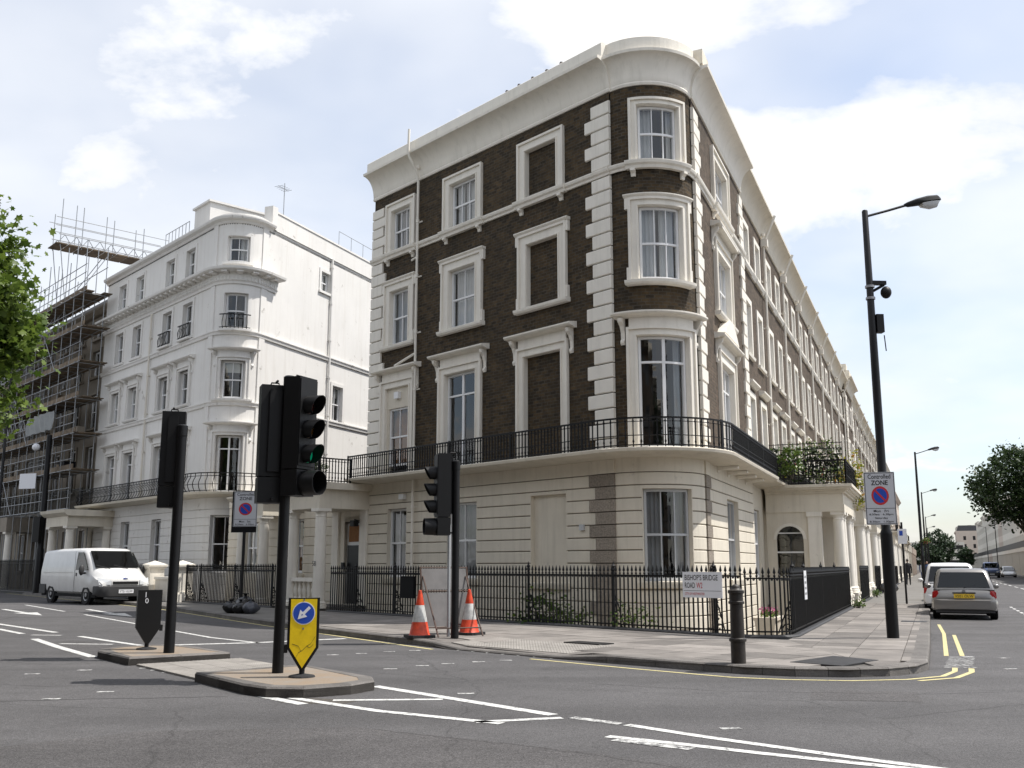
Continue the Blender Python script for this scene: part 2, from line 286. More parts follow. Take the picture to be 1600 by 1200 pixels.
# ------------------------------------------------------------------ builders
class Flat:
    """straight local frame: u to the right seen from outside, o outward, z up"""
    def __call__(s, u, o, z): return (u, -o, z)
    def cuts(s, a, b): return [a, b]
class Ident:
    def __call__(s, x, y, z): return (x, y, z)
    def cuts(s, a, b): return [a, b]
class Path:
    """a street corner: straight wall, rounded corner, straight wall"""
    def __init__(s, V, azl, azr, t, seg=0.11):
        s.V = Vector(V); s.dl = Vector((math.sin(R(azl)), math.cos(R(azl)))); s.dr = Vector((math.sin(R(azr)), math.cos(R(azr))))
        half = R(azr - azl) / 2; s.r = t * math.tan(half); s.h = math.pi / 2 - half; s.arc = s.r * s.h; s.t = t; s.seg = seg
        b = (s.dl + s.dr).normalized(); s.C = s.V + b * (t / math.cos(half)); s.a0 = math.atan2(-b.y, -b.x)
        s.k = t - s.arc
    def su(s, d, right): return (d - s.k) if right else -(d - s.k)      # distance from the vertex -> u
    def __call__(s, u, o, z):
        if u < -s.arc:
            d = -u + s.k; p = s.V + s.dl * d; n = Vector((s.dl.y, -s.dl.x)) * -1
        elif u > s.arc:
            d = u + s.k; p = s.V + s.dr * d; n = Vector((s.dr.y, -s.dr.x))
        else:
            a = s.a0 + u / s.r; n = Vector((math.cos(a), math.sin(a))); p = s.C + n * s.r
        q = p + n * o
        return (q.x, q.y, z)
    def cuts(s, a, b):
        pts = [a, b]
        for t in (-s.arc, s.arc):
            if a + 1e-4 < t < b - 1e-4: pts.append(t)
        lo, hi = max(a, -s.arc), min(b, s.arc)
        if hi - lo > 1e-3:
            n = max(1, math.ceil((hi - lo) / s.seg)); pts += [lo + (hi - lo) * i / n for i in range(1, n)]
        return sorted(set(round(p, 5) for p in pts))
    def dirz(s, u):
        a = Vector(s(u - 0.01, 0, 0)); b = Vector(s(u + 0.01, 0, 0)); return math.atan2(b.y - a.y, b.x - a.x)
FLAT, IDENT = Flat(), Ident()

WM_ = {}     # world matrix of every object made here
class MB:
    def __init__(s, F=IDENT): s.v = []; s.f = []; s.uv = []; s.F = F; s.X = None
    def vert(s, u, o, z, uv=None):
        p = Vector(s.F(u, o, z))
        if s.X is not None: p = s.X @ p
        s.v.append(p); s.uv.append(uv or (u, z)); return len(s.v) - 1
    def prism(s, prof, u0, u1, caps=True):
        cu = s.F.cuts(u0, u1); rings = [[s.vert(u, o, z) for o, z in prof] for u in cu]; n = len(prof)
        for a, b in zip(rings, rings[1:]):
            for i in range(n): s.f.append((a[i], a[(i + 1) % n], b[(i + 1) % n], b[i]))
        if caps: s.f.append(tuple(rings[0][::-1])); s.f.append(tuple(rings[-1]))
        return s
    def box(s, u0, u1, o0, o1, z0, z1): return s.prism([(o0, z0), (o1, z0), (o1, z1), (o0, z1)], u0, u1)
    def panel(s, u0, u1, o, z0, z1):
        cu = s.F.cuts(u0, u1); r = [(s.vert(u, o, z0), s.vert(u, o, z1)) for u in cu]
        for a, b in zip(r, r[1:]): s.f.append((a[0], b[0], b[1], a[1]))
        return s
    def poly(s, pts, z0, z1):
        n = len(pts); a = [s.vert(x, y, z0) for x, y in pts]; b = [s.vert(x, y, z1) for x, y in pts]
        s.f.append(tuple(a[::-1])); s.f.append(tuple(b))
        for i in range(n): s.f.append((a[i], a[(i + 1) % n], b[(i + 1) % n], b[i]))
        return s
    def extr(s, pts, o0, o1):
        """polygon in (u,z), given thickness along o"""
        n = len(pts); a = [s.vert(u, o0, z) for u, z in pts]; b = [s.vert(u, o1, z) for u, z in pts]
        s.f.append(tuple(a[::-1])); s.f.append(tuple(b))
        for i in range(n): s.f.append((a[i], a[(i + 1) % n], b[(i + 1) % n], b[i]))
        return s
    def tube(s, pts, r, n=8, caps=True):
        P = [Vector(s.F(*p)) for p in pts]
        if s.X is not None: P = [s.X @ p for p in P]
        rings = []; up = None
        for i, p in enumerate(P):
            t = (P[min(i + 1, len(P) - 1)] - P[max(i - 1, 0)]).normalized()
            if up is None: up = t.orthogonal().normalized()
            a = (up - t * up.dot(t)).normalized(); up = a; b = t.cross(a)
            rr = r[i] if isinstance(r, (list, tuple)) else r
            ring = []
            for k in range(n):
                an = 2 * math.pi * k / n; s.v.append(p + (a * math.cos(an) + b * math.sin(an)) * rr); s.uv.append((k / n, i)); ring.append(len(s.v) - 1)
            rings.append(ring)
        for a, b in zip(rings, rings[1:]):
            for i in range(n): s.f.append((a[i], a[(i + 1) % n], b[(i + 1) % n], b[i]))
        if caps: s.f.append(tuple(rings[0][::-1])); s.f.append(tuple(rings[-1]))
        return s
    def lathe(s, prof, c=(0, 0), n=12, fl=0.0, lo=None):
        rings = []
        P = Vector(s.F(c[0], c[1], 0))
        for r, z in prof:
            ring = []
            for k in range(n):
                an = 2 * math.pi * k / n; rr = r * (1 - fl * (k % 2))
                p = Vector((P.x + math.cos(an) * rr, P.y + math.sin(an) * rr, z))
                if s.X is not None: p = s.X @ p
                s.v.append(p); s.uv.append((k / n, z)); ring.append(len(s.v) - 1)
            rings.append(ring)
        for a, b in zip(rings, rings[1:]):
            for i in range(n): s.f.append((a[i], a[(i + 1) % n], b[(i + 1) % n], b[i]))
        s.f.append(tuple(rings[0][::-1])); s.f.append(tuple(rings[-1])); return s
    def ball(s, c, r, n=10, m=7, jit=0.0):
        rings = []; cx, cy, cz = c; rx, ry, rz = r if isinstance(r, tuple) else (r, r, r)
        for j in range(m + 1):
            th = math.pi * j / m; ring = []
            for k in range(n):
                an = 2 * math.pi * k / n; q = 1 + random.uniform(-jit, jit)
                p = Vector((cx + rx * q * math.sin(th) * math.cos(an), cy + ry * q * math.sin(th) * math.sin(an), cz + rz * q * math.cos(th)))
                if s.X is not None: p = s.X @ p
                s.v.append(p); s.uv.append((0, 0)); ring.append(len(s.v) - 1)
            rings.append(ring)
        for a, b in zip(rings, rings[1:]):
            for i in range(n): s.f.append((a[i], b[i], b[(i + 1) % n], a[(i + 1) % n]))
        return s
    def mesh(s, name, m, smooth=False, ang=35):
        me = bpy.data.meshes.new(name); me.from_pydata([tuple(v) for v in s.v], [], s.f)
        uvl = me.uv_layers.new(name='UVMap'); flat = []
        for poly in me.polygons:
            for vi in poly.vertices: flat += s.uv[vi]
        uvl.data.foreach_set('uv', flat)
        me.materials.append(M[m])
        bm = bmesh.new(); bm.from_mesh(me); bmesh.ops.recalc_face_normals(bm, faces=bm.faces); bm.to_mesh(me); bm.free()
        if smooth:
            me.polygons.foreach_set('use_smooth', [True] * len(me.polygons)); me.set_sharp_from_angle(angle=R(ang))
        return me
    def build(s, name, m, parent=None, smooth=False, world=None, ang=35):
        return link(name, s.mesh(name, m, smooth, ang), parent, world)

def link(name, data, parent=None, world=None, local=False):
    """world: world matrix of the new object; when left out the data are in the parent's own frame if the parent is a
    placed prefab (parent['_local']), otherwise in world coordinates"""
    o = bpy.data.objects.new(name, data); COL.objects.link(o)
    if parent is not None:
        o.parent = parent
        pw = WM_.get(parent.name, Matrix())
        if parent.name in LOCAL:
            LOCAL.add(o.name); WM_[o.name] = pw if world is None else pw @ world
            if world is not None: o.matrix_basis = world
        else:
            w = Matrix() if world is None else world
            o.matrix_parent_inverse = pw.inverted(); o.matrix_basis = w; WM_[o.name] = w
    else:
        w = Matrix() if world is None else world
        o.matrix_basis = w; WM_[o.name] = w
    return o
LOCAL = set()
def tag(o, label=None, cat=None, group=None, kind=None):
    if label: o['label'] = label
    if cat: o['category'] = cat
    if group: o['group'] = group
    if kind: o['kind'] = kind
    return o
def thing(name, label, cat, loc=(0, 0, 0), rz=0.0, group=None, local=True, scale=1.0):
    """an Empty at the base of a thing; local=True: its parts are written in its own frame"""
    m = Matrix.Translation(Vector(loc)) @ Matrix.Rotation(rz, 4, 'Z') @ Matrix.Diagonal((scale, scale, scale, 1))
    o = bpy.data.objects.new(name, None); COL.objects.link(o); o.empty_display_size = 0.3
    o.matrix_basis = m; WM_[o.name] = m
    if local: LOCAL.add(o.name)
    return tag(o, label, cat, group)
def copy_tree(o, parent=None, M4=None):
    c = o.copy(); COL.objects.link(c); c.parent = parent
    if M4 is not None: c.matrix_basis = M4
    WM_[c.name] = M4 if M4 is not None else WM_.get(o.name, Matrix()); LOCAL.add(c.name)
    for ch in KIDS(o): copy_tree(ch, c)
    return c
_kids = {}
def KIDS(o): return [x for x in o.children]
def place(loc, rz=0.0): return Matrix.Translation(Vector(loc)) @ Matrix.Rotation(rz, 4, 'Z')
_txt = {}
def text(s, name, m, parent, X, height, width=None, thick=0.0015, bold=0.0):
    """flat lettering: mesh lies in local x (right) / z (up), facing -y, its lower left corner at the origin of X"""
    cu = bpy.data.curves.new('t', 'FONT'); cu.body = s; cu.size = 1.0; cu.offset = bold; cu.resolution_u = 3
    ob = bpy.data.objects.new('t', cu); COL.objects.link(ob)
    dg = bpy.context.evaluated_depsgraph_get(); me = bpy.data.meshes.new_from_object(ob.evaluated_get(dg)); bpy.data.objects.remove(ob)
    xs = [v.co.x for v in me.vertices]; ys = [v.co.y for v in me.vertices]
    x0, y0 = min(xs), min(ys); sx_ = (width / (max(xs) - x0)) if width else None; sy_ = height / (max(ys) - y0); sx_ = sx_ or sy_
    for v in me.vertices: v.co = Vector(((v.co.x - x0) * sx_, -thick, (v.co.y - y0) * sy_))
    me.materials.clear(); me.materials.append(M[m])
    return link(name, me, parent, X)
def leaves(name, m, parent, pts, size, world=None, up=0.35, shape=0, seed=1):
    """pts: (x,y,z[,scale]); a small leaf polygon at each"""
    rg = random.Random(seed); v = []; f = []; tone = []
    if shape == 0: base = [(-.5, 0), (-.2, .32), (.15, .28), (.5, 0), (.15, -.28), (-.2, -.32)]
    else: base = [(-.5, 0), (-.35, .18), (-.42, .42), (-.08, .26), (.1, .5), (.2, .16), (.52, 0), (.2, -.16), (.1, -.5), (-.08, -.26), (-.42, -.42), (-.35, -.18)]
    for p in pts:
        n = Vector((rg.gauss(0, 1), rg.gauss(0, 1), abs(rg.gauss(0, 1)) + up)).normalized(); a = n.orthogonal().normalized(); a.rotate(Matrix.Rotation(rg.uniform(0, 6.28), 3, n)); b = n.cross(a)
        s = size * rg.uniform(.65, 1.3) * (p[3] if len(p) > 3 else 1); i0 = len(v); c = Vector(p[:3])
        for x, y in base: v.append(c + a * (x * s) + b * (y * s) - n * (0.25 * s * (x * x + y * y)))
        f.append(tuple(range(i0, i0 + len(base)))); tone.append(rg.random())
    me = bpy.data.meshes.new(name); me.from_pydata([tuple(x) for x in v], [], f)
    at = me.attributes.new('tone', 'FLOAT', 'FACE'); at.data.foreach_set('value', tone); me.materials.append(M[m])
    return link(name, me, parent, world)
# ================================================================== the ground
DL = Vector((math.sin(R(-42)), math.cos(R(-42)))); DR = Vector((math.sin(R(22.6)), math.cos(R(22.6))))
NL = Vector((-DL.y, DL.x))                    # outward from the left-hand facades
NR = Vector((DR.y, -DR.x))                    # outward from the right-hand facades
VI = Vector((4.14, 23.9))                     # where the two facade lines of the corner house meet
PI_ = Path(VI, -42, 22.6, 2.2)                # facade of the corner house
PF = Path((5.22, 19.47), -42, 22.6, 1.0, 0.1) # line of its railings
def offp(base, d, s, n, o): return base + d * s + n * o
KERB = [(-100, 151), (-60, 99), (-29.7, 59.0), (-12.94, 37.0), (-6.56, 26.6), (-4.36, 23.2), (-2.04, 20.0), (-1.23, 18.85), (0.68, 16.9), (2.77, 14.95), (3.3, 14.5), (3.9, 14.22), (4.6, 14.12), (5.2, 14.25), (5.75, 14.62), (6.15, 15.2), (6.55, 16.15), (7.79, 19.1), (17.14, 41.75), (17.14 + DR.x * 260, 41.75 + DR.y * 260)]
def pz(x, y):
    q = (x + .28) * .707 - (y - 17.85) * .707; d = (x + .28) * .707 + (y - 17.85) * .707
    a = max(0, min(1, (2.1 - abs(q)) / .8)); a = a * a * (3 - 2 * a); b = max(0, min(1, 1 - d / 2.2))
    return .12 - .09 * a * b
def clip(poly, a, b):
    """keep the part of poly on the left of a->b"""
    out = []; n = len(poly)
    def side(p): return (b[0] - a[0]) * (p[1] - a[1]) - (b[1] - a[1]) * (p[0] - a[0])
    for i in range(n):
        p, q = poly[i], poly[(i + 1) % n]; sp, sq = side(p), side(q)
        if sp >= 0: out.append(p)
        if (sp >= 0) != (sq >= 0):
            t = sp / (sp - sq); out.append((p[0] + (q[0] - p[0]) * t, p[1] + (q[1] - p[1]) * t))
    return out
def area(p): return abs(sum(p[i][0] * p[(i + 1) % len(p)][1] - p[(i + 1) % len(p)][0] * p[i][1] for i in range(len(p)))) / 2
def sheet(name, pts, z, m, parent=None, zf=None):
    bm = bmesh.new(); vs = [bm.verts.new((x, y, zf(x, y) if zf else z)) for x, y in pts]
    es = [bm.edges.new((vs[i], vs[(i + 1) % len(vs)])) for i in range(len(vs))]
    bmesh.ops.triangle_fill(bm, edges=es, use_beauty=True); bmesh.ops.recalc_face_normals(bm, faces=bm.faces)
    for f in bm.faces:
        if f.normal.z < 0: f.normal_flip()
    me = bpy.data.meshes.new(name); bm.to_mesh(me); bm.free(); me.materials.append(M[m]); return link(name, me, parent)

road = sheet('road', KERB + [(600, 900), (2500, 900), (2500, -2500), (-2500, -2500), (-2500, 900), (-700, 900)], 0.0, 'asphalt'); tag(road, kind='structure')
# fallback ground under the block (yards, basements)
tag(sheet('ground', [(-2500, -2500), (2500, -2500), (2500, 4000), (-2500, 4000)], -2.6, 'soil'), kind='structure')

# ---- pavements of the block: base sheets, slabs near the corner, plain paving farther off
fl = [PF(-PF.arc - s, 0, 0)[:2] for s in (0, 8, 16, 30, 60, 110)]
fr = [PF(PF.arc + s, 0, 0)[:2] for s in (0, 10, 30, 80, 270)]
fc = [PF(u, 0, 0)[:2] for u in PF.cuts(-PF.arc, PF.arc)]
corner_k = (5.2, 14.25); corner_f = PF(0, 0, 0)[:2]
kl = [k for k in KERB if k[0] <= 5.2 and k[1] > 14.0][:]; kl = KERB[:KERB.index(corner_k) + 1]; kr = KERB[KERB.index(corner_k):]
pavL = sheet('pavement_left', kl + [corner_f] + [p for p in fc if fc.index(p) < len(fc) // 2][::-1] + fl[1:], 0.1, 'paving_base', zf=lambda x, y: pz(x, y) - .02); tag(pavL, kind='structure')
pavR = sheet('pavement_right', kr + fr[::-1] + [p for p in fc if fc.index(p) > len(fc) // 2][::-1] + [corner_f], 0.1, 'paving_base'); tag(pavR, kind='structure')
rg = random.Random(3)
def slabs(parent, O, d, n, rows, s0, s1, region, zf, mname, name='slab', thick=.016, gap=.006, stag=True, lens=(.75, .95)):
    """rows: list of row depths measured from O along n; slabs of random length along d, clipped to a convex region"""
    y = 0
    for ri, dep in enumerate(rows):
        s = s0 - rg.uniform(0, .6)
        while s < s1:
            ln = rg.uniform(*lens)
            q = [(s + gap, y + gap), (s + ln - gap, y + gap), (s + ln - gap, y + dep - gap), (s + gap, y + dep - gap)]
            P = [(O[0] + d[0] * a + n[0] * b, O[1] + d[1] * a + n[1] * b) for a, b in q]
            sgn = sum(region[i][0] * region[(i + 1) % len(region)][1] - region[(i + 1) % len(region)][0] * region[i][1] for i in range(len(region)))
            rgn = region if sgn > 0 else region[::-1]
            for i in range(len(rgn)):
                if len(P) < 3: break
                P = clip(P, rgn[i], rgn[(i + 1) % len(rgn)])
            if len(P) >= 3 and area(P) > .03:
                dz = rg.uniform(-.0025, .0025); mb = MB()
                a = [mb.vert(x, y_, zf(x, y_) - .03) for x, y_ in P]; b = [mb.vert(x, y_, zf(x, y_) + dz) for x, y_ in P]
                mb.f.append(tuple(b)); nn = len(P)
                for i in range(nn): mb.f.append((a[i], a[(i + 1) % nn], b[(i + 1) % nn], b[i]))
                mb.build(name, mname, parent)
            s += ln
        y += dep
def inset_k(pts, w):
    out = []
    for i, p in enumerate(pts):
        a = Vector(pts[max(i - 1, 0)]); b = Vector(pts[min(i + 1, len(pts) - 1)]); t = (b - a).normalized(); n = Vector((-t.y, t.x))
        out.append((p[0] + n.x * w, p[1] + n.y * w))
    return out
KIN = inset_k(KERB, 0.24)
# left pavement: convex pieces between railing line and kerb
Kc = KIN[KERB.index(corner_k)]
regL = [(5.22, 19.47), PF(-PF.arc - 16.5, 0, 0)[:2], KIN[4], KIN[6], KIN[8], KIN[10], KIN[11], KIN[12], Kc]
fo = PF(-PF.arc, 0.02, 0)[:2]
slabs(pavL, fo, (DL.x, DL.y), (NL.x, NL.y), [.62, .76, .76, .62, .76, .76, .62, .76, .62], -3.5, 16.5, regL, pz, 'paving', lens=(.7, 1.25))
regR = [(5.22, 19.47), Kc, KIN[14], KIN[15], KIN[16], KIN[17], tuple(Vector(KIN[17]) + DR * 20), PF(PF.arc + 20, 0, 0)[:2]]
fo = PF(PF.arc, 0.02, 0)[:2]
slabs(pavR, fo, (DR.x, DR.y), (NR.x, NR.y), [.6, .75, .75, .6, .6], -6.5, 20, regR, lambda x, y: .12, 'paving', lens=(.6, .95))
# farther paving as plain sheets
farL = [PF(-PF.arc - 16.52, 0, 0)[:2], PF(-PF.arc - 105, 0, 0)[:2], KIN[0], KIN[1], KIN[2], KIN[3], KIN[4]]
o = sheet('far_paving', farL, .116, 'far_paving', pavL)
farR = [PF(PF.arc + 20.02, 0, 0)[:2], tuple(Vector(KIN[17]) + DR * 20.02), KIN[-1], PF(PF.arc + 265, 0, 0)[:2]]
o = sheet('far_paving', farR, .116, 'far_paving', pavR)
# ---- kerb stones, one by one near the corner, long runs beyond
kmain = tag(link('kerb', None), kind='structure')
pts = [Vector(k) for k in KERB]
def kerb_run(a, b, n0, n1, m=6):
    mb = MB(); P = []
    for (p, nn) in ((a, n0), (b, n1)):
        zt = pz(p.x + nn.x * .1, p.y + nn.y * .1) + .001; q = p + nn * .25
        P.append([mb.vert(p.x, p.y, -.05), mb.vert(p.x + nn.x * .012, p.y + nn.y * .012, zt - .02), mb.vert(p.x + nn.x * .035, p.y + nn.y * .035, zt), mb.vert(q.x, q.y, zt), mb.vert(q.x, q.y, -.05)])
    for i in range(5): mb.f.append((P[0][i], P[0][(i + 1) % 5], P[1][(i + 1) % 5], P[1][i]))
    mb.f.append(tuple(P[0])); mb.f.append(tuple(P[1][::-1]))
    mb.build('kerb_stone', 'kerb_stone', kmain)
lens_ = [0]
for a, b in zip(pts, pts[1:]): lens_.append(lens_[-1] + (b - a).length)
def kat(s):
    for i in range(len(pts) - 1):
        if s <= lens_[i + 1] or i == len(pts) - 2:
            t = (s - lens_[i]) / (lens_[i + 1] - lens_[i]); return pts[i].lerp(pts[i + 1], t), i
def knorm(s):
    a, _ = kat(max(0, s - .35)); b, _ = kat(min(lens_[-1], s + .35)); t = (b - a).normalized(); return Vector((-t.y, t.x))
s = 0.0; near0, near1 = lens_[3] - 8, lens_[17] + 26
while s < lens_[-1] - .5:
    if near0 < s < near1: L_ = min(rg.uniform(.75, 1.0), lens_[-1] - s); L_ = .45 if lens_[9] - .3 < s < lens_[16] else L_
    else: L_ = min(9.0, lens_[-1] - s)
    if s < near0 < s + L_: L_ = near0 - s + .01
    a, _ = kat(s + .004); b, _ = kat(s + L_ - .004); kerb_run(a, b, knorm(s), knorm(s + L_)); s += L_
# ---- tactile paving at the crossing (blister slabs)

tacp = tag(link('tactile_paving', None), kind='structure')
def tactile(O, d, n, nu, nv, zf, size=.42):
    for i in range(nu):
        for j in range(nv):
            mb = MB(); P = [(O[0] + d[0] * (i + a) * size + n[0] * (j + b) * size, O[1] + d[1] * (i + a) * size + n[1] * (j + b) * size) for a, b in ((.01, .01), (.99, .01), (.99, .99), (.01, .99))]
            a = [mb.vert(x, y, zf(x, y) - .03) for x, y in P]; b = [mb.vert(x, y, zf(x, y) + .008) for x, y in P]; mb.f.append(tuple(b))
            for k in range(4): mb.f.append((a[k], a[(k + 1) % 4], b[(k + 1) % 4], b[k]))
            for p in range(6):
                for q in range(6):
                    cxx, cyy = i + (p + .5) / 6, j + (q + .5) / 6; x = O[0] + d[0] * cxx * size + n[0] * cyy * size; y = O[1] + d[1] * cxx * size + n[1] * cyy * size; z = zf(x, y) + .008
                    r0 = []; r1 = []
                    for k in range(6):
                        an = k * math.pi / 3; r0.append(mb.vert(x + .016 * math.cos(an), y + .016 * math.sin(an), z)); r1.append(mb.vert(x + .009 * math.cos(an), y + .009 * math.sin(an), z + .006))
                    mb.f.append(tuple(r1))
                    for k in range(6): mb.f.append((r0[k], r0[(k + 1) % 6], r1[(k + 1) % 6], r1[k]))
            mb.build('tactile_slab', 'tactile', tacp)
tactile((-1.15, 19.35), (.707, -.707), (.707, .707), 7, 3, pz)
# ---- the two traffic islands with the paved gap between them
NI = Vector((-2.1, 12.2)); di = Vector((-.62, .785)); pi2 = Vector((.785, .62))
def isl(a, c): return tuple(NI + di * a + pi2 * c)
tactile(isl(2.48, -.68), (di.x, di.y), (pi2.x, pi2.y), 6, 4, lambda x, y: .02, .42)
def island(name, outline):
    T = link(name, MB().poly(outline, -.05, .10).mesh(name, 'paving_base')); tag(T, kind='structure')
    P = [Vector(p) for p in outline]; c = sum(P, Vector((0, 0))) / len(P)
    inn = [tuple(p + (c - p).normalized() * .2) for p in P]
    MB().poly(inn, .09, .118).build('island_paving', 'island_top', T)
    for i in range(len(P)):
        a, b = P[i], P[(i + 1) % len(P)]; ia, ib = Vector(inn[i]), Vector(inn[(i + 1) % len(P)]); n = max(1, round((b - a).length / .8))
        for k in range(n):
            t0, t1 = k / n + .004, (k + 1) / n - .004; q = [a.lerp(b, t0), a.lerp(b, t1), ia.lerp(ib, t1), ia.lerp(ib, t0)]; cc = (q[2] + q[3]) / 2
            mb = MB(); lo = [mb.vert(p.x, p.y, -.03) for p in q]; e = .022
            o2 = (cc - (q[0] + q[1]) / 2).normalized() * e
            mi = [mb.vert(q[0].x, q[0].y, .122 - e), mb.vert(q[1].x, q[1].y, .122 - e)]; hi = [mb.vert(q[0].x + o2.x, q[0].y + o2.y, .122), mb.vert(q[1].x + o2.x, q[1].y + o2.y, .122), mb.vert(q[2].x, q[2].y, .122), mb.vert(q[3].x, q[3].y, .122)]
            mb.f += [tuple(hi), (lo[0], lo[1], mi[1], mi[0]), (mi[0], mi[1], hi[1], hi[0]), (lo[1], lo[2], hi[2], hi[1], mi[1]), (lo[3], lo[0], mi[0], hi[0], hi[3]), (lo[2], lo[3], hi[3], hi[2])]
            mb.build('kerb_stone', 'kerb_stone', T)
    return T
island('traffic_island_near', [isl(*p) for p in ((2.4, -.76), (.75, -.80), (.3, -.72), (-.02, -.4), (-.06, .2), (.12, .62), (.5, .82), (2.5, .84))])
island('traffic_island_far', [isl(*p) for p in ((5.1, -.76), (6.7, -.76), (7.1, -.62), (7.45, -.2), (7.42, .4), (7.1, .74), (6.6, .84), (5.05, .84))])
# ---- painted markings
def line(pts, w, m='road_white', z=.004, name='painted_line'):
    P = [Vector(p) for p in pts]; mb = MB(); L_ = []
    for i, p in enumerate(P):
        t = (P[min(i + 1, len(P) - 1)] - P[max(i - 1, 0)]).normalized(); n = Vector((-t.y, t.x)) * (w / 2); L_.append((mb.vert(p.x + n.x, p.y + n.y, z), mb.vert(p.x - n.x, p.y - n.y, z)))
    for a, b in zip(L_, L_[1:]): mb.f.append((a[0], a[1], b[1], b[0]))
    return mb.build(name, m, road)
line([(-22, 36.5), (-13.4, 26.76), (-10.44, 23.45)], .15); line([(-20, 33.5), (-12.32, 24.62), (-11.0, 23.01)], .15)
line([(-10.6, 22.6), (-9.9, 22.5)], .13); line([(-9.98, 21.42), (-8.6, 19.4), (-7.0, 17.2)], .16); line([(-9.36, 22.19), (-8.1, 20.75), (-6.96, 19.5)], .14)
line([(-8.85, 20.1), (-7.75, 19.95)], .13); line([(-7.1, 19.2), (-6.5, 19.05)], .12)
line([(-7.0, 19.6), (-5.08, 20.36), (-3.5, 21.5)], .2)
line([(-19.0, 39.8), (-15.0, 34.2)], .1); line([(-13.4, 32.0), (-9.6, 26.5)], .1); line([(-8.0, 24.1), (-6.4, 21.8), (-5.0, 20.3)], .1)
def arrow(tip, tail, m='road_white'):
    t = (Vector(tip) - Vector(tail)); L_ = t.length; t.normalize(); n = Vector((-t.y, t.x)); mb = MB()
    q = [(0, -.09), (L_ * .62, -.09), (L_ * .6, -.36), (L_, 0), (L_ * .6, .36), (L_ * .62, .09), (0, .09)]
    vs = [mb.vert(tail[0] + t.x * a + n.x * b, tail[1] + t.y * a + n.y * b, .004) for a, b in q]; mb.f += [(vs[0], vs[1], vs[5], vs[6]), (vs[2], vs[3], vs[4])]
    mb.build('painted_arrow', m, road)
arrow((-14.5, 31.5), (-17.9, 35.9)); arrow((-11.4, 30.7), (-14.9, 35.8))
line([(-2.92, 12.1), (-2.3, 11.42)], .14); line([(-2.55, 11.97), (-1.4, 10.9), (-.1, 10.06)], .13); line([(-1.74, 13.1), (-.6, 11.8), (.42, 10.62)], .15)
line([(-2.03, 11.75), (-.79, 11.83)], .12); line([(-.36, 10.15), (.5, 10.42)], .12)
line([(1.1, 9.98), (1.71, 9.3), (2.58, 8.44), (3.2, 7.88), (5, 6.3)], .12); line([(.85, 9.32), (1.43, 8.94), (2.07, 8.47), (2.95, 7.9), (4.8, 6.6)], .12)
line([(.6, 10.45), (1.05, 10.03)], .13, 'road_white_worn'); line([(.9, 9.15), (1.5, 8.7)], .14, 'road_white_worn')
line([(-60, 98.55), (-29.6, 58.5), (-12.75, 36.55), (-6.3, 26.1), (-4.1, 22.75), (-1.45, 18.75)], .08, 'road_yellow')
line([(.3, 16.85), (1.87, 15.2), (3.0, 14.12), (3.7, 13.83), (4.5, 13.7), (5.3, 13.85), (5.95, 14.25), (6.4, 14.9), (6.62, 15.4)], .075, 'road_yellow')
line([(5.4, 13.7), (6.05, 14.05), (6.6, 14.8), (6.82, 15.3)], .08, 'road_yellow')
line([(7.35, 17.4), (9.7, 23.0), (11.1, 26.6)], .075, 'road_yellow'); line([(7.62, 17.4), (9.75, 22.6)], .075, 'road_yellow')
for k in range(9):      # rough crossing stripes by the dropped kerb and the corner
    a = Vector((6.5, 15.5)) + Vector((.1, .21)) * k; line([a, a + Vector((.42, -.02))], .075, 'road_white_worn')
for x, y in [(-1.8, 15.24), (-1.37, 15.72), (-1.0, 16.03), (-.53, 16.34), (-3.07, 17.61), (-2.62, 17.87), (-2.18, 18.26), (-1.75, 18.5), (-.1, 16.6), (-6.77, 14.54), (-5.28, 11.86), (-4.92, 12.51), (-6.25, 15.06), (7.65, 17.25), (8.15, 17.01), (6.86, 15.43), (7.39, 15.24), (2.05, 9.75), (-.55, 12.35), (8.9, 16.8), (8.2, 15.0)]:
    line([(x - .1, y), (x + .1, y + .02)], .1, 'road_white_worn', name='painted_stud')
for k in range(7):
    a = Vector((-5.55, 15.35)) + Vector((.27, -.30)) * k; line([a, a + Vector((.34, .05))], .09, 'road_white_worn', name='painted_stud')
    a = Vector((-1.0, 18.55)) + Vector((.27, -.27)) * k; line([a, a + Vector((.2, .04))], .08, 'road_white_worn', name='painted_stud')
for k in range(30):     # lane line up the right-hand street
    a = Vector((0, 0)) + NR * 5.4 + DR * (44 + k * 6); line([a, a + DR * 3.2], .12)
for k in range(8):
    a = NR * 2.55 + DR * (30.2 + k * 1.6); line([a, a + DR * .8], .09)

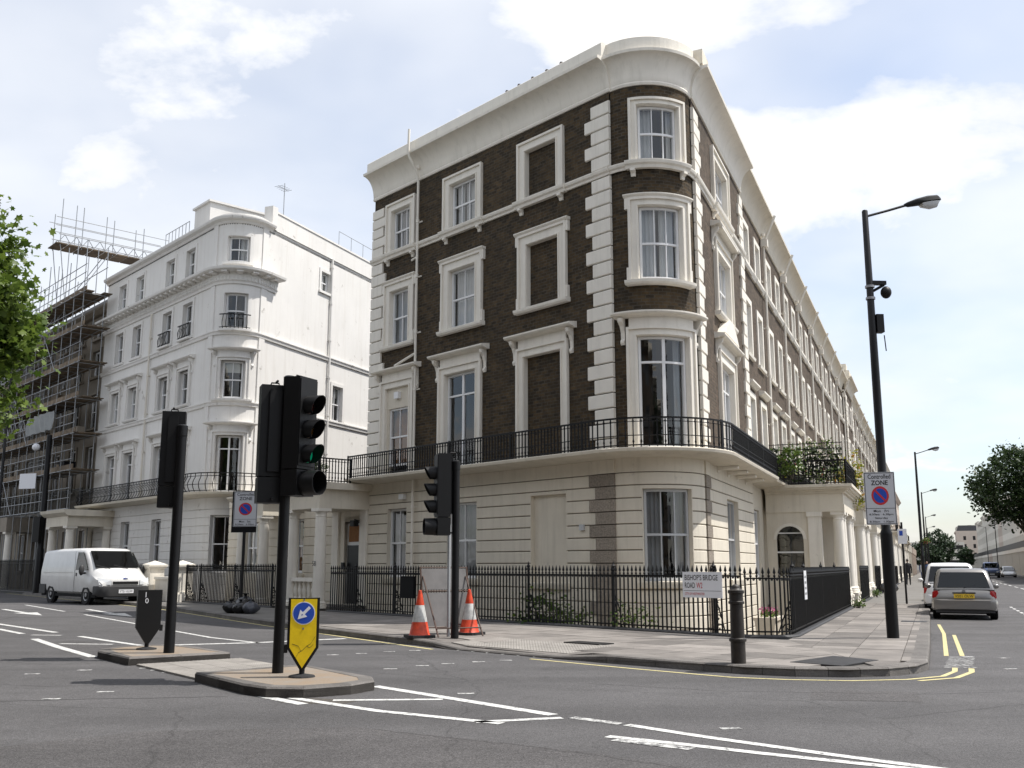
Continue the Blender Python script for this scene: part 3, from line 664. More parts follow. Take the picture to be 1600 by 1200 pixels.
for pts_, w_ in (([(-9, 12.2), (-6.2, 11.6), (-4.6, 11.9), (-3.2, 12.1)], .018), ([(-1.3, 9.7), (-.3, 9.1), (.6, 8.5), (1.6, 7.6)], .014), ([(-7.4, 13.6), (-5.9, 13.1), (-5.0, 13.2)], .012), ([(1.0, 13.4), (2.6, 12.6), (4.8, 12.3), (8, 12.9)], .012)):
    P_ = []; rr_ = random.Random(len(pts_) + int(pts_[0][0] * 7))
    for (a, b) in zip(pts_, pts_[1:]):
        for k in range(12): t = k / 12; P_.append((a[0] + (b[0] - a[0]) * t + rr_.uniform(-.02, .02), a[1] + (b[1] - a[1]) * t + rr_.uniform(-.03, .03)))
    line(P_, w_, 'tar', .003, 'tar_seam')
for q_, m_ in (([(-1.5, 9.85), (-.3, 9.15), (.7, 8.5), (1.8, 7.55), (2.4, 5.5), (-3, 5.5), (-5, 8.2), (-3.4, 9.6)], 'asphalt_patch'), ([(-9.4, 21.4), (-7.5, 19.7), (-6.4, 19.1), (-7.3, 17.5), (-8.2, 18.6)], 'asphalt_patch'), ([(3.4, 11.8), (4.6, 11.6), (4.9, 12.5), (3.7, 12.75)], 'asphalt_patch'), ([(-2.6, 11.55), (-1.9, 11.4), (-1.7, 11.75), (-2.3, 11.95)], 'asphalt_stain')):
    sheet('asphalt_patch', q_, .002, m_, road)
# pavement covers
def plate(pts, z, m, name):
    mb = MB(); mb.poly(pts, z - .03, z); return mb.build(name, m, pavR)
plate([(4.05, 15.0), (4.62, 14.42), (5.45, 15.3), (5.0, 16.0)], .127, 'iron_worn', 'manhole_cover')
plate([(.95, 18.9), (1.55, 18.35), (1.85, 18.6), (1.25, 19.15)], .127, 'iron_worn', 'drain_cover')
a = NR * -.85 + DR * 27.5
plate([tuple(a), tuple(a + NR * .6), tuple(a + NR * .6 + DR * .5), tuple(a + DR * .5)], .127, 'iron_worn', 'coal_cover')
# across the right-hand street, and the far corner beyond our own street
a0 = NR * 10.6
op = [tuple(a0 + DR * 75), tuple(a0 + DR * 420), tuple(a0 + NR * 7 + DR * 420), tuple(a0 + NR * 7 + DR * 75)]
o = link('pavement_opposite', MB().poly(op, -.05, .12).mesh('pavement_opposite', 'far_paving')); tag(o, kind='structure')
op = [(-17.6, 19.0), (-24.5, 26.7), (-60, 66), (-70, 58), (-20, 5)]
o = link('pavement_far_left', MB().poly(op, -.05, .12).mesh('pavement_far_left', 'far_paving')); tag(o, kind='structure')
# ================================================================== building pieces
def wall(F, T, u0, u1, z0, z1, holes, m, name='wall', rev=.22, o=0.0, top=False):
    """a wall face with openings (uc, w, za, zb) and their reveals"""
    mb = MB(F); H = [(c - w / 2, c + w / 2, a, b) for c, w, a, b in holes]
    us = sorted(set([u0, u1] + [x for h in H for x in h[:2] if u0 < x < u1])); zs = sorted(set([z0, z1] + [x for h in H for x in h[2:] if z0 < x < z1]))
    for a, b in zip(us, us[1:]):
        for c, d in zip(zs, zs[1:]):
            m_u, m_z = (a + b) / 2, (c + d) / 2
            if any(h[0] < m_u < h[1] and h[2] < m_z < h[3] for h in H): continue
            mb.panel(a, b, o, c, d)
    for h in H:
        for u in h[:2]:
            i = [mb.vert(u, o, h[2]), mb.vert(u, o, h[3]), mb.vert(u, o - rev, h[3], (u + rev, h[3])), mb.vert(u, o - rev, h[2], (u + rev, h[2]))]; mb.f.append(tuple(i))
        for z in h[2:]:
            cu = F.cuts(h[0], h[1]); r = [(mb.vert(u, o, z), mb.vert(u, o - rev, z, (u, z + rev))) for u in cu]
            for a, b in zip(r, r[1:]): mb.f.append((a[0], b[0], b[1], a[1]))
    return mb.build(name, m, T)
def window(F, T, uc, w, z0, z1, kind='sash', cols=2, o=-.13, curt=None, m='white_paint', panes=True, curt_m='curtain', glassm='window_glass', blind=0.0):
    """frame and bars as the window, one pane per light below it; kind sash or french"""
    mb = MB(F); a, b = uc - w / 2, uc + w / 2; f = .065; q = .014
    mb.box(a, a + f, o - .05, o + .05, z0, z1); mb.box(b - f, b, o - .05, o + .05, z0, z1)
    mb.box(a + f, b - f, o - .05, o + .05, z1 - f, z1); mb.box(a + f, b - f, o - .05, o + .06, z0, z0 + f * 1.3)
    zm = (z0 + z1) / 2 if kind == 'sash' else z1 - .23 * (z1 - z0)
    mb.box(a + f, b - f, o - .035, o + .035, zm - .028, zm + .028)
    mw = q if kind == 'sash' else .045
    cells = []
    for k in range(cols):
        x0 = a + f + (w - 2 * f) * k / cols; x1 = a + f + (w - 2 * f) * (k + 1) / cols
        if k: mb.box(x0 - mw, x0 + mw, o - .03, o + .03, z0 + f, zm - .028); mb.box(x0 - mw, x0 + mw, o - .02, o + .04, zm + .028, z1 - f)
        cells += [(x0, x1, z0 + f, zm - .02, o - .012), (x0, x1, zm + .02, z1 - f, o + .012)]
    W = mb.build('window', m, T)
    if not panes:
        p = MB(F); p.panel(a + f, b - f, o, z0 + f, z1 - f); p.build('pane', glassm, W)
    else:
        for x0, x1, c, d, oo in cells: MB(F).panel(x0 - .004, x1 + .004, oo, c, d).build('pane', glassm, W)
    if blind: MB(F).box(a + f, b - f, o - .11, o - .10, z1 - f - blind * (z1 - z0), z1 - f).build('roller_blind', 'blind_white', W)
    if curt:
        for (c0, c1) in curt:
            cb = MB(F); n = max(4, int((c1 - c0) * w / .045)); r = []
            for i in range(n + 1):
                u = a + w * (c0 + (c1 - c0) * i / n); oo = o - .16 + .028 * math.sin(i * 1.9 + uc) + .012 * math.sin(i * .7); r.append((cb.vert(u, oo, z0 + .03), cb.vert(u, oo, z1 - .03)))
            for p, q_ in zip(r, r[1:]): cb.f.append((p[0], q_[0], q_[1], p[1]))
            cb.build('curtain', curt_m, W, smooth=True)
    return W
def surround(F, T, uc, w, z0, z1, sw=.3, sill=True, hood=None, ears=False, m='stucco_trim', inn=.2, brk=True, sill_drop=.14):
    mb = MB(F); a, b = uc - w / 2, uc + w / 2; A, B = a - sw, b + sw; t = sw * .95
    zb = z0 if sill else z0
    mb.box(A, a, -inn, .06, zb, z1 + t); mb.box(b, B, -inn, .06, zb, z1 + t); mb.box(a, b, -inn, .06, z1, z1 + t)
    e = .055
    mb.box(A - .012, A + e, .058, .115, zb, z1 + t + .012); mb.box(B - e, B + .012, .058, .115, zb, z1 + t + .012); mb.box(A + e, B - e, .058, .115, z1 + t - e, z1 + t + .012)
    mb.box(a - .05, a - .015, .058, .085, zb, z1 + .05); mb.box(b + .015, b + .05, .058, .085, zb, z1 + .05); mb.box(a - .015, b + .015, .058, .085, z1 + .015, z1 + .05)
    if ears:
        mb.box(A - .1, A - .012, 0, .1, z1 + t - .3, z1 + t + .01); mb.box(B + .012, B + .1, 0, .1, z1 + t - .3, z1 + t + .01)
        mb.prism([(0, z1 + t + .012), (.11, z1 + t + .012), (.16, z1 + t + .07), (.16, z1 + t + .1), (0, z1 + t + .1)], A - .12, B + .12)
        mb.box(A - .07, A - .012, 0, .1, z0, z0 + .34); mb.box(B + .012, B + .07, 0, .1, z0, z0 + .34)
    S = mb.build('surround', m, T)
    if sill:
        mb = MB(F); mb.prism([(-inn, z0 - sill_drop), (.15, z0 - sill_drop), (.19, z0 - .09), (.2, z0 - .02), (-inn, z0 + .004)], A - .1, B + .1); mb.build('sill', m, S)
    if hood:
        zt = z1 + t; mb = MB(F)
        mb.box(A + .05, B - .05, 0, .07, zt + .014, zt + .26)
        mb.prism([(0, zt + .26), (.1, zt + .26), (.14, zt + .29), (.27, zt + .31), (.31, zt + .35), (.31, zt + .39), (.0, zt + .44)], A - .32, B + .32)
        mb.build('hood', m, S)
        for x in (A - .13, B + .13):
            mb = MB(F); mb.prism([(0, zt - .42), (.04, zt - .44), (.07, zt - .38), (.07, zt - .33), (.03, zt - .28), (.04, zt - .1), (.1, zt + .06), (.2, zt + .16), (.22, zt + .258), (0, zt + .258)], x - .055, x + .055); mb.build('console', m, S)
    return S
def courses(F, T, u0, u1, z0, pitch, rows, holes, zones, m='stucco_cream', o=.03, gap=.026, name='stucco_course'):
    """rusticated ground floor: one part for each block of each course"""
    for r in range(rows):
        a, b = z0 + r * pitch + gap / 2, z0 + (r + 1) * pitch - gap / 2
        cut = [(c - w / 2, c + w / 2) for c, w, h0, h1 in holes if h0 < b - .05 and h1 > a + .05] + zones
        for c, w, h0, h1 in holes:
            if a + .05 < h1 < b - .015: MB(F).box(c - w / 2, c + w / 2, -.02, o, h1, b).build(name, m, T)
            if a + .015 < h0 < b - .05: MB(F).box(c - w / 2, c + w / 2, -.02, o, a, h0).build(name, m, T)
        segs = [(u0, u1)]
        for c0, c1 in cut:
            n = []
            for s0, s1 in segs:
                if c1 <= s0 or c0 >= s1: n.append((s0, s1)); continue
                if c0 > s0: n.append((s0, c0))
                if c1 < s1: n.append((c1, s1))
            segs = n
        for s0, s1 in segs:
            if s1 - s0 > .05:
                mb = MB(F); mb.prism([(0, a), (o - .012, a), (o, a + .012), (o, b - .012), (o - .012, b), (0, b)], s0, s1); mb.build(name, m, T)
# quoins: alternating long and short dressed blocks
def quoins(F, T, ue, side, z0, z1, h, long=.85, short=.6, o=.07, m='stucco_trim', name='quoin', phase=0):
    n = round((z1 - z0) / h); h = (z1 - z0) / n
    for i in range(n):
        w = long if (i + phase) % 2 else short; a, b = (ue, ue + w) if side > 0 else (ue - w, ue)
        g = .014; c, d = z0 + i * h + g, z0 + (i + 1) * h - g; mb = MB(F)
        mb.prism([(-.02, c), (o - .02, c), (o, c + .02), (o, d - .02), (o - .02, d), (-.02, d)], a, b); mb.build(name, m, T)
def bracket(F, T, u, z, m='stucco_trim', w=.12, d=.16, h=.2, name='bracket'):
    mb = MB(F); mb.prism([(0, z - h), (.05, z - h), (.07, z - h * .6), (d, z - h * .35), (d, z), (0, z)], u - w / 2, u + w / 2); mb.build(name, m, T)
_bal = {}
def spear_mesh(h, key):
    if key not in _bal:
        mb = MB(); r = .013
        mb.box(-r, r, -r, r, 0, h - .2)
        mb.lathe([(.012, h - .2), (.027, h - .185), (.027, h - .165), (.012, h - .15), (.014, h - .135), (.032, h - .11), (.02, h - .06), (.003, h)], n=5)
        _bal[key] = mb.mesh('bar', 'iron')
    return _bal[key]
def scroll_mesh(key='scroll'):
    if key not in _bal:
        mb = MB(); mb.box(-.02, .02, -.02, .02, 0, 1.45); mb.lathe([(.02, 1.45), (.045, 1.48), (.03, 1.53), (.05, 1.57), (.02, 1.62), (.004, 1.7)], n=6)
        for c, r in ((.13, .12), (.36, .10), (.56, .075), (.71, .05)):
            pts = [(0, .02 + (r) * (1 - .11 * i) * math.cos(i * .8) + r * .9, c + r * (1 - .11 * i) * math.sin(i * .8)) for i in range(9)]; mb.tube(pts, .016, 5)
        mb.tube([(0, .33, 0), (0, .24, .3), (0, .12, .62), (0, .02, .85)], .014, 5)
        _bal[key] = mb.mesh('stay', 'iron')
    return _bal[key]
def baluster_mesh(h, key, bow=0.0):
    if key not in _bal:
        mb = MB()
        if bow: mb.tube([(0, -.0 - bow * math.sin(math.pi * min(1, t * 1.25)) * (1 if t < .8 else .3), h * t) for t in [i / 9 for i in range(10)]], .018, 5)
        else:
            mb.box(-.013, .013, -.013, .013, 0, h)
            mb.lathe([(.014, h * .12), (.030, h * .2), (.014, h * .28)], n=5); mb.lathe([(.014, h * .84), (.030, h * .9), (.014, h * .95)], n=5)
        _bal[key] = mb.mesh('baluster', 'iron')
    return _bal[key]
def railing(F, T, u0, u1, o, z0, z1, step=.125, mid=True, joined=False, bow=0.0, posts=True):
    """balcony railing as parts of T: rails and balusters"""
    mb = MB(F); mb.box(u0, u1, o - .026, o + .026, z1 - .04, z1); mb.box(u0, u1, o - .016, o + .016, z0 + .04, z0 + .07)
    if mid and not bow: mb.box(u0, u1, o - .011, o + .011, z0 + (z1 - z0) * .38, z0 + (z1 - z0) * .38 + .02); mb.box(u0, u1, o - .011, o + .011, z1 - .12, z1 - .105)
    if posts:
        n = max(1, round((u1 - u0) / 2.6))
        for i in range(n + 1):
            u = u0 + (u1 - u0) * i / n; e = .022; mb.box(u - e, u + e, o - e, o + e, z0, z1 + .02)
    rail = mb.build('rail', 'iron', T); n = int((u1 - u0) / step)
    if joined:
        jb = MB(F)
        for i in range(1, n): u = u0 + (u1 - u0) * i / n; jb.box(u - .01, u + .01, o - .01, o + .01, z0, z1 - .03)
        tag(jb.build('balusters', 'iron', T), kind='stuff'); return
    me = baluster_mesh(z1 - z0 - .03, ('b', round(z1 - z0, 2), bow), bow)
    for i in range(1, n):
        u = u0 + (u1 - u0) * i / n; p = Vector(F(u, o, z0)); q = Vector(F(u + .01, o, z0)) - p
        link('baluster', me, T, place(p, math.atan2(q.y, q.x)))
def column(F, T, u, o, z0, z1, r=.2, fl=True, m='stucco_trim', base=True):
    H = z1 - z0; P = [(r * 1.35, z0), (r * 1.35, z0 + .1), (r * 1.2, z0 + .11), (r * 1.25, z0 + .17), (r * 1.05, z0 + .21)] if base else [(r * 1.02, z0)]
    P2 = [(r, z0 + .22), (r * .99, z0 + H * .4), (r * .86, z1 - .28), (r * .92, z1 - .27), (r * .92, z1 - .24), (r * .86, z1 - .23), (r * .87, z1 - .17), (r * 1.12, z1 - .1)]
    mb = MB(F); mb.lathe(P + P2, (u, o), 24 if not fl else 32, fl=0); mb.box(u - r * 1.2, u + r * 1.2, o - r * 1.2, o + r * 1.2, z1 - .1, z1)
    C = mb.build('column', m, T, smooth=True)
    if fl:
        for k in range(16):
            pass
    return C
def downpipe(F, T, u, o, pts, r=.05, m='stucco_trim', step=1.9):
    mb = MB(F); mb.tube(pts, r, 10); z0, z1 = min(p[2] for p in pts), max(p[2] for p in pts); z = z0 + .5
    while z < z1 - .3:
        mb.X = None; c = F(u, o, 0)
        if all(abs(p[1] - o) < .01 for p in pts[:2]) or True: mb.tube([(u, o, z), (u, o, z + .11)], r * 1.35, 10); mb.box(u - .1, u + .1, .0, .03, z + .03, z + .08)
        z += step
    return mb.build('downpipe', m, T, smooth=True)

# ================================================================== the corner house
F = PI_; U = lambda s: PI_.su(s, False); V_ = lambda s: PI_.su(s, True)
CH = thing('corner_house', 'dark brick corner house with rounded cream stucco corner and wrapping iron balcony', 'house', (VI.x, VI.y, 0), local=False)
UL, UR = U(13.5), V_(9.9)
up = []      # openings in the brick: (u, clear width, z0, z1, surround width)
for s, w, zz_, sw in ((11.85, 1.08, (12.14, 13.64), .3), (8.5, 1.3, (12.14, 13.66), .31), (4.9, 1.3, (12.14, 13.66), .31),
                     (11.85, 1.06, (8.84, 10.74), .32), (8.5, 1.3, (8.84, 10.76), .34), (4.85, 1.3, (8.84, 10.74), .34),
                     (11.85, 1.3, (4.42, 7.36), .28), (8.55, 1.5, (4.42, 7.40), .28), (4.88, 1.5, (4.42, 7.40), .28)):
    up.append((U(s), w, *zz_, sw))
for w, zz_, sw in ((1.16, (12.16, 13.74), .2), (1.2, (8.86, 10.88), .24), (1.42, (4.42, 7.36), .24)): up.append((0.0, w, *zz_, sw))
for zz_, sw in (((12.14, 13.66), .34), ((8.84, 10.74), .36), ((4.42, 7.36), .36)): up.append((V_(6.0), 1.9, *zz_, sw))
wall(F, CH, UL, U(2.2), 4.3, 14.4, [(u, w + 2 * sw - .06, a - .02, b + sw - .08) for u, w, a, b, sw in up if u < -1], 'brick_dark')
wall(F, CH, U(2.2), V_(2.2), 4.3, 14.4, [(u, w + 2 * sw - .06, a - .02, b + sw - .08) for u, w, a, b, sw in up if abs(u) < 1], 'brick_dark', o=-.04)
wall(F, CH, V_(2.2), UR, 4.3, 14.4, [(u, w + 2 * sw - .06, a - .02, b + sw - .08) for u, w, a, b, sw in up if u > 1], 'brick_brown')  # same house brick made browner: partly cleaner, partly sunlight put into the colour
# ground floor behind the courses
gf = [(U(11.75), 1.08, 1.12, 3.36), (U(8.42), 1.42, 1.12, 3.40), (U(4.68), 1.42, 1.05, 3.44), (0.0, 1.36, 1.12, 3.44), (V_(6.1), 1.8, 1.12, 3.42)]
wall(F, CH, UL, UR, -2.5, 4.3, gf, 'joint', rev=.26)
zl, zr = (U(3.1), U(2.2)), (V_(2.2), V_(2.85))
courses(F, CH, UL, UR, -.70, .3243, 14, gf, [zl, zr])
for r in range(14):
    a, b = -.70 + r * .3243 + .013, -.70 + (r + 1) * .3243 - .013
    w = .9 if r % 2 else .68
    MB(F).box(U(2.2) - w, U(2.2), -.02, .07, a, b).build('granite_block', 'granite', CH)
    if w < .9: MB(F).box(U(3.1), U(2.2) - w, 0, .03, a, b).build('stucco_course', 'stucco_cream', CH)
    w = .65 if r % 2 else .45
    MB(F).box(V_(2.2), V_(2.2) + w, -.02, .07, a, b).build('granite_block', 'granite', CH)
    if w < .65: MB(F).box(V_(2.2) + w, V_(2.85), 0, .03, a, b).build('stucco_course', 'stucco_cream', CH)
MB(F).box(UL - .02, UR, 0, .032, 3.85, 4.22).build('fascia_band', 'stucco_cream', CH)
MB(F).box(U(2.95), U(2.2) , .03, .075, 3.85, 4.22).build('fascia_band', 'stucco_cream', CH)
MB(F).box(V_(2.2), V_(2.75), .03, .075, 3.85, 4.22).build('fascia_band', 'stucco_cream', CH)
MB(F).box(UL - .02, UR, 0, .02, -2.5, -.72).build('area_wall', 'stucco_cream', CH)
# reveals, sills and windows of the ground floor
for i, (u, w, a, b) in enumerate(gf):
    mb = MB(F); mb.box(u - w / 2, u - w / 2 + .02, -.25, .028, a, b); mb.box(u + w / 2 - .02, u + w / 2, -.25, .028, a, b); mb.box(u - w / 2 + .02, u + w / 2 - .02, -.25, .028, b - .02, b)
    mb.build('reveal', 'stucco_cream', CH)
    MB(F).prism([(-.25, a - .16), (.1, a - .16), (.13, a - .04), (.13, a), (-.25, a + .02)], u - w / 2 - .12, u + w / 2 + .12).build('sill', 'stucco_cream', CH)
    if i == 2: MB(F).panel(u - w / 2, u + w / 2, -.1, a, b).build('blind_panel', 'stucco_cream', CH); continue
    window(F, CH, u, w - .06, a + .02, b - .03, 'sash', [2, 2, 0, 3, 3][i], o=-.15, m='grey_paint' if i > 1 else 'white_paint', curt=[[(0, .42)], [(0, 1)], 0, [(0, .42), (.7, 1)], [(0, .3), (.7, 1)]][i], curt_m='curtain_dim')
# upper windows
for i, (u, w, a, b, sw) in enumerate(up):
    fl3 = a > 12; fl1 = a < 5; blind = i in (2, 5, 8)
    surround(F, CH, u, w, a, b, sw, sill=not fl1 and not fl3, hood=fl1 or (i == 13), ears=(not fl3 and not fl1 and i != 13), inn=.22 if not blind else .14)
    if blind:
        MB(F).panel(u - w / 2 - .02, u + w / 2 + .02, -.11, a, b + .02).build('blind_brickwork', 'brick_dark', CH); continue
    if i == 6:       # partly filled opening with a smaller sash
        MB(F).box(u - w / 2, u + w / 2, -.2, -.02, 6.68, b).build('infill_panel', 'stucco_cream', CH)
        MB(F).box(u - .12, u + .12, -.02, .1, 6.98, 7.2).build('alarm_box', 'white_paint', CH)
        mb = MB(F); mb.box(u - w / 2, u - w / 2 + .1, -.2, -.03, a, 6.68); mb.box(u + w / 2 - .1, u + w / 2, -.2, -.03, a, 6.68); mb.build('infill_panel', 'stucco_cream', CH)
        window(F, CH, u, w - .2, 4.75, 6.68, 'sash', 2, curt=[(0, 1)], curt_m='blind_warm'); continue
    french = fl1 and i != 14
    cu = {0: [(0, 1)], 1: [(0, .3), (.35, .68)], 3: [(0, 1)], 4: [(0, 1)], 7: [], 9: [(0, .36), (.85, 1)], 10: [(0, .42), (.52, .95)], 11: [(.80, .95)]}.get(i, [(0, .35), (.65, 1)])
    window(F, CH, u, w - .02, a + .01, b - .01, 'french' if fl1 else 'sash', 2 if (fl1 and i != 14) else (3 if (abs(u) < 1 or fl3 or i >= 12) else 2), curt=cu, curt_m='curtain_dim' if i in (0, 3, 11, 12, 14) else 'curtain')
# brackets under the third floor sills, string course
prof = lambda d: [(0, 11.94), (.06 + d, 11.94), (.07 + d, 12.0), (.12 + d, 12.04), (.14 + d, 12.10), (.14 + d, 12.13), (0, 12.15)]
MB(F).prism(prof(0), UL - .06, U(2.2)).build('string_course', 'stucco_trim', CH)
MB(F).prism(prof(-.03), U(2.2), V_(2.2)).build('string_course', 'stucco_trim', CH)
MB(F).prism(prof(0), V_(2.2), UR + .06).build('string_course', 'stucco_trim', CH)
for u, w, a, b, sw in up:
    if a > 12:
        MB(F).prism([(0, 11.92), (.12, 11.92), (.14, 12.0), (.19, 12.04), (.21, 12.11), (.21, 12.135), (0, 12.16)], u - w / 2 - sw - .1, u + w / 2 + sw + .1).build('sill', 'stucco_trim', CH)
        for x in (u - w / 2 - sw * .6, u + w / 2 + sw * .6): bracket(F, CH, x, 11.92)
# quoins
quoins(F, CH, UL - .03, 1, 4.35, 11.92, .393, .82, .66); quoins(F, CH, UL - .03, 1, 12.16, 13.95, .393, .82, .66)
quoins(F, CH, U(2.2) + .02, -1, 4.35, 11.92, .393, .9, .66); quoins(F, CH, U(2.2) + .02, -1, 12.16, 14.1, .393, .9, .66)
quoins(F, CH, V_(2.2) - .02, 1, 4.35, 11.92, .393, .8, .6); quoins(F, CH, V_(2.2) - .02, 1, 12.16, 14.1, .393, .8, .6)
quoins(F, CH, UR + .05, -1, 4.35, 11.92, .393, .8, .6); quoins(F, CH, UR + .05, -1, 12.16, 14.1, .393, .8, .6)
# cove cornice and parapet, broken forward beside the rounded corner
cov = lambda d, p=.46: [(-.1, 14.34), (.05 + d, 14.34), (.07 + d, 14.40), (.05 + d, 14.45)] + [(.06 + d + p * (1 - math.cos(t)), 14.47 + .70 * math.sin(t)) for t in [i * math.pi / 2 / 8 for i in range(9)]][:-1] + [(.06 + d + p, 15.17), (.07 + d + p, 15.25), (-.1, 15.28)]
par = lambda d: [(-.3, 15.26), (.36 + d, 15.26), (.36 + d, 15.66), (.32 + d, 15.70), (-.3, 15.70)]
for a, b, d in ((UL - .04, U(2.15), 0), (U(2.15), V_(2.15), -.2), (V_(2.15), UR + .04, 0)):
    MB(F).prism(cov(d) if d == 0 else cov(-.05, .31), a, b).build('cornice', 'stucco_trim', CH, smooth=True, ang=30); MB(F).prism(par(d), a, b).build('parapet', 'stucco_trim', CH)
MB(F).box(V_(2.1), V_(2.9), -.3, .4, 15.28, 15.712).build('parapet_pier', 'stucco_cream', CH)
# the body: end wall, back, roof, dark inside
bL = Vector(F(UL, 0, 0)[:2]); bR = Vector(F(UR, 0, 0)[:2]); inL, inR = -NL, -NR
foot = [tuple(bL)] + [F(u, 0, 0)[:2] for u in F.cuts(U(2.2), V_(2.2))] + [tuple(bR), tuple(bR + inR * 6.5), tuple(bL + inL * 8.6)]
core = [F(u, -1.3, 0)[:2] for u in [UL + .3] + F.cuts(U(2.2), V_(2.2)) + [UR - .3]] + [tuple(bR + inR * 6.2), tuple(bL + inL * 8.2)]
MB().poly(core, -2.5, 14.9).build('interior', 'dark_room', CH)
MB().poly(foot, 15.0, 15.12).build('roof', 'lead', CH)
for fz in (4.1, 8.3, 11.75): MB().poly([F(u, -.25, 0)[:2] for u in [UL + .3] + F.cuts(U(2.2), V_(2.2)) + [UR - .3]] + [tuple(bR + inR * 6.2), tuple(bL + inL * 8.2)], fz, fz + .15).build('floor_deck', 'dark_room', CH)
mb = MB()
for p, q in ((bL, bL + inL * 8.6), (bL + inL * 8.6, bR + inR * 6.5), (bR + inR * 6.5, bR)):
    L_ = (q - p).length; i = [mb.vert(p.x, p.y, -2.5, (0, -2.5)), mb.vert(q.x, q.y, -2.5, (L_, -2.5)), mb.vert(q.x, q.y, 15.2, (L_, 15.2)), mb.vert(p.x, p.y, 15.2, (0, 15.2))]; mb.f.append(tuple(i))
mb.build('rear_wall', 'brick_dark', CH)
# hipped tiles that show over the parapet
mb = MB(F); mb.prism([(.25, 15.705), (.2, 15.74), (-.9, 15.88), (-.9, 15.6)], U(6.2), U(3.7)); mb.build('roof_tiles', 'roof_tile', CH)
for s in (3.8, 4.4, 5.0, 5.6, 6.15): MB(F).tube([(U(s), .26, 15.74), (U(s), -.3, 15.82), (U(s), -.9, 15.9)], .06, 7).build('ridge_tile', 'roof_tile', CH)
# downpipe, small things on the wall
up_ = U(10.75)
downpipe(F, CH, up_, .14, [(up_, .14, .9), (up_, .14, 4.0), (up_, .14, 14.25), (up_, .22, 14.6), (up_, .55, 15.05), (up_, .58, 15.25), (up_, .56, 16.0)], .042)
MB(F).tube([(up_, .12, 8.35), (up_ - 1.2, .1, 8.1)], .04, 8).build('waste_pipe', 'stucco_trim', CH, smooth=True)
MB(F).tube([(up_, .12, 11.62), (up_ - .35, .1, 11.58)], .035, 8).build('waste_pipe', 'stucco_trim', CH, smooth=True)
MB(F).box(U(10.75) - .75, U(10.75) - .5, .03, .16, 3.62, 3.78).build('alarm_box', 'white_paint', CH)
MB(F).box(U(3.45), U(3.3), .03, .1, 2.42, 2.57).build('vent_box', 'grey_paint', CH)
# the balcony
MB(F).prism([(.0, 4.20), (.62, 4.22), (.80, 4.26), (.86, 4.29), (.88, 4.36), (.86, 4.38), (0, 4.38)], UL - .1, V_(10.0)).build('balcony_slab', 'stucco_cream', CH)
railing(F, CH, UL - .05, V_(9.9), .80, 4.38, 5.13, .125)
for s in (4.0, 5.5, 7.0, 8.5): bracket(F, CH, V_(s), 4.2, w=.2, d=.6, h=.16)
# segmental pediment over the first floor window of the end pavilion
u = V_(6.0); mb = MB(F)
mb.extr([(u - 1.15 + 2.3 * i / 12, 8.22 + .55 * math.sin(math.pi * i / 12)) for i in range(13)] , .0, .24); mb.build('pediment', 'stucco_trim', CH)
MB(F).box(u - 1.3, u + 1.3, .0, .3, 11.35, 11.5).build('hood', 'stucco_trim', CH)
# ================================================================== area railings round the corner house
def area_rail(name, label, Fp, u0, u1, z, hb=1.42, step=.118, stays=(), plinth=True, T=None, joined=False, group=None, loc=None):
    if T is None: T = thing(name, label, 'railings', (*Vector(Fp((u0 + u1) / 2, 0, z))[:2], z), group=group, local=False)
    mb = MB(Fp); mb.box(u0, u1, -.008, .008, z + hb - .235, z + hb - .205); mb.box(u0, u1, -.012, .012, z + .1, z + .13)
    mb.build('rail', 'iron', T)
    if plinth: MB(Fp).prism([(-.16, -.3), (.13, -.3), (.13, z + .02), (.1, z + .05), (-.13, z + .05), (-.16, z + .02)], u0 - .02, u1 + .02).build('plinth', 'plinth_paint', T)
    n = int((u1 - u0) / step); me = spear_mesh(hb - .05, ('s', round(hb, 2)))
    jb = MB(Fp)
    for i in range(n + 1):
        u = u0 + (u1 - u0) * i / n; p = Vector(Fp(u, 0, z + .05)); q = Vector(Fp(u + .01, 0, z + .05)) - p; rz = math.atan2(q.y, q.x)
        if joined: jb.box(u - .013, u + .013, -.013, .013, z + .05, z + hb - .12); jb.prism([(-.02, z + hb - .12), (.02, z + hb - .12), (0, z + hb)], u - .016, u + .016); continue
        if i < n:
            uc = u + (u1 - u0) / n / 2; jb.extr([(uc + .026 * math.cos(t), z + hb - .236 + .034 * math.sin(t)) for t in [math.pi + k * math.pi / 6 for k in range(7)]], -.006, .006)
        link('bar', me, T, place(p, rz))
    if joined: tag(jb.build('bars', 'iron', T), kind='stuff')
    else: tag(jb.build('rail_drops', 'iron', T), kind='stuff')
    for u in stays:
        p = Vector(Fp(u, 0, z + .03)); q = Vector(Fp(u + .01, 0, z)) - p
        M4 = place(p, math.atan2(q.y, q.x)) @ Matrix.Diagonal((1, 1, .86, 1)); link('stay', scroll_mesh(), T, M4)
    return T
uA, uB = -PF.arc - 15.2, -PF.arc - 1.2
RL = area_rail('area_railing', 'black spearhead railing carrying the white street name plate, along the left pavement', PF, uA, uB + 1.2, .12, 1.40, stays=(uA + 1.4, uA + 3.4, uA + 6.2, uA + 9.0, uA + 11.8, uB + .55))
RR = area_rail('area_railing', 'black spearhead railing round the pavement corner, up to the first white porch', PF, -PF.arc + .1, PF.arc + 15.3, .12, 1.36, stays=(PF.arc + .3, PF.arc + 2.2, PF.arc + 6, PF.arc + 9.8))
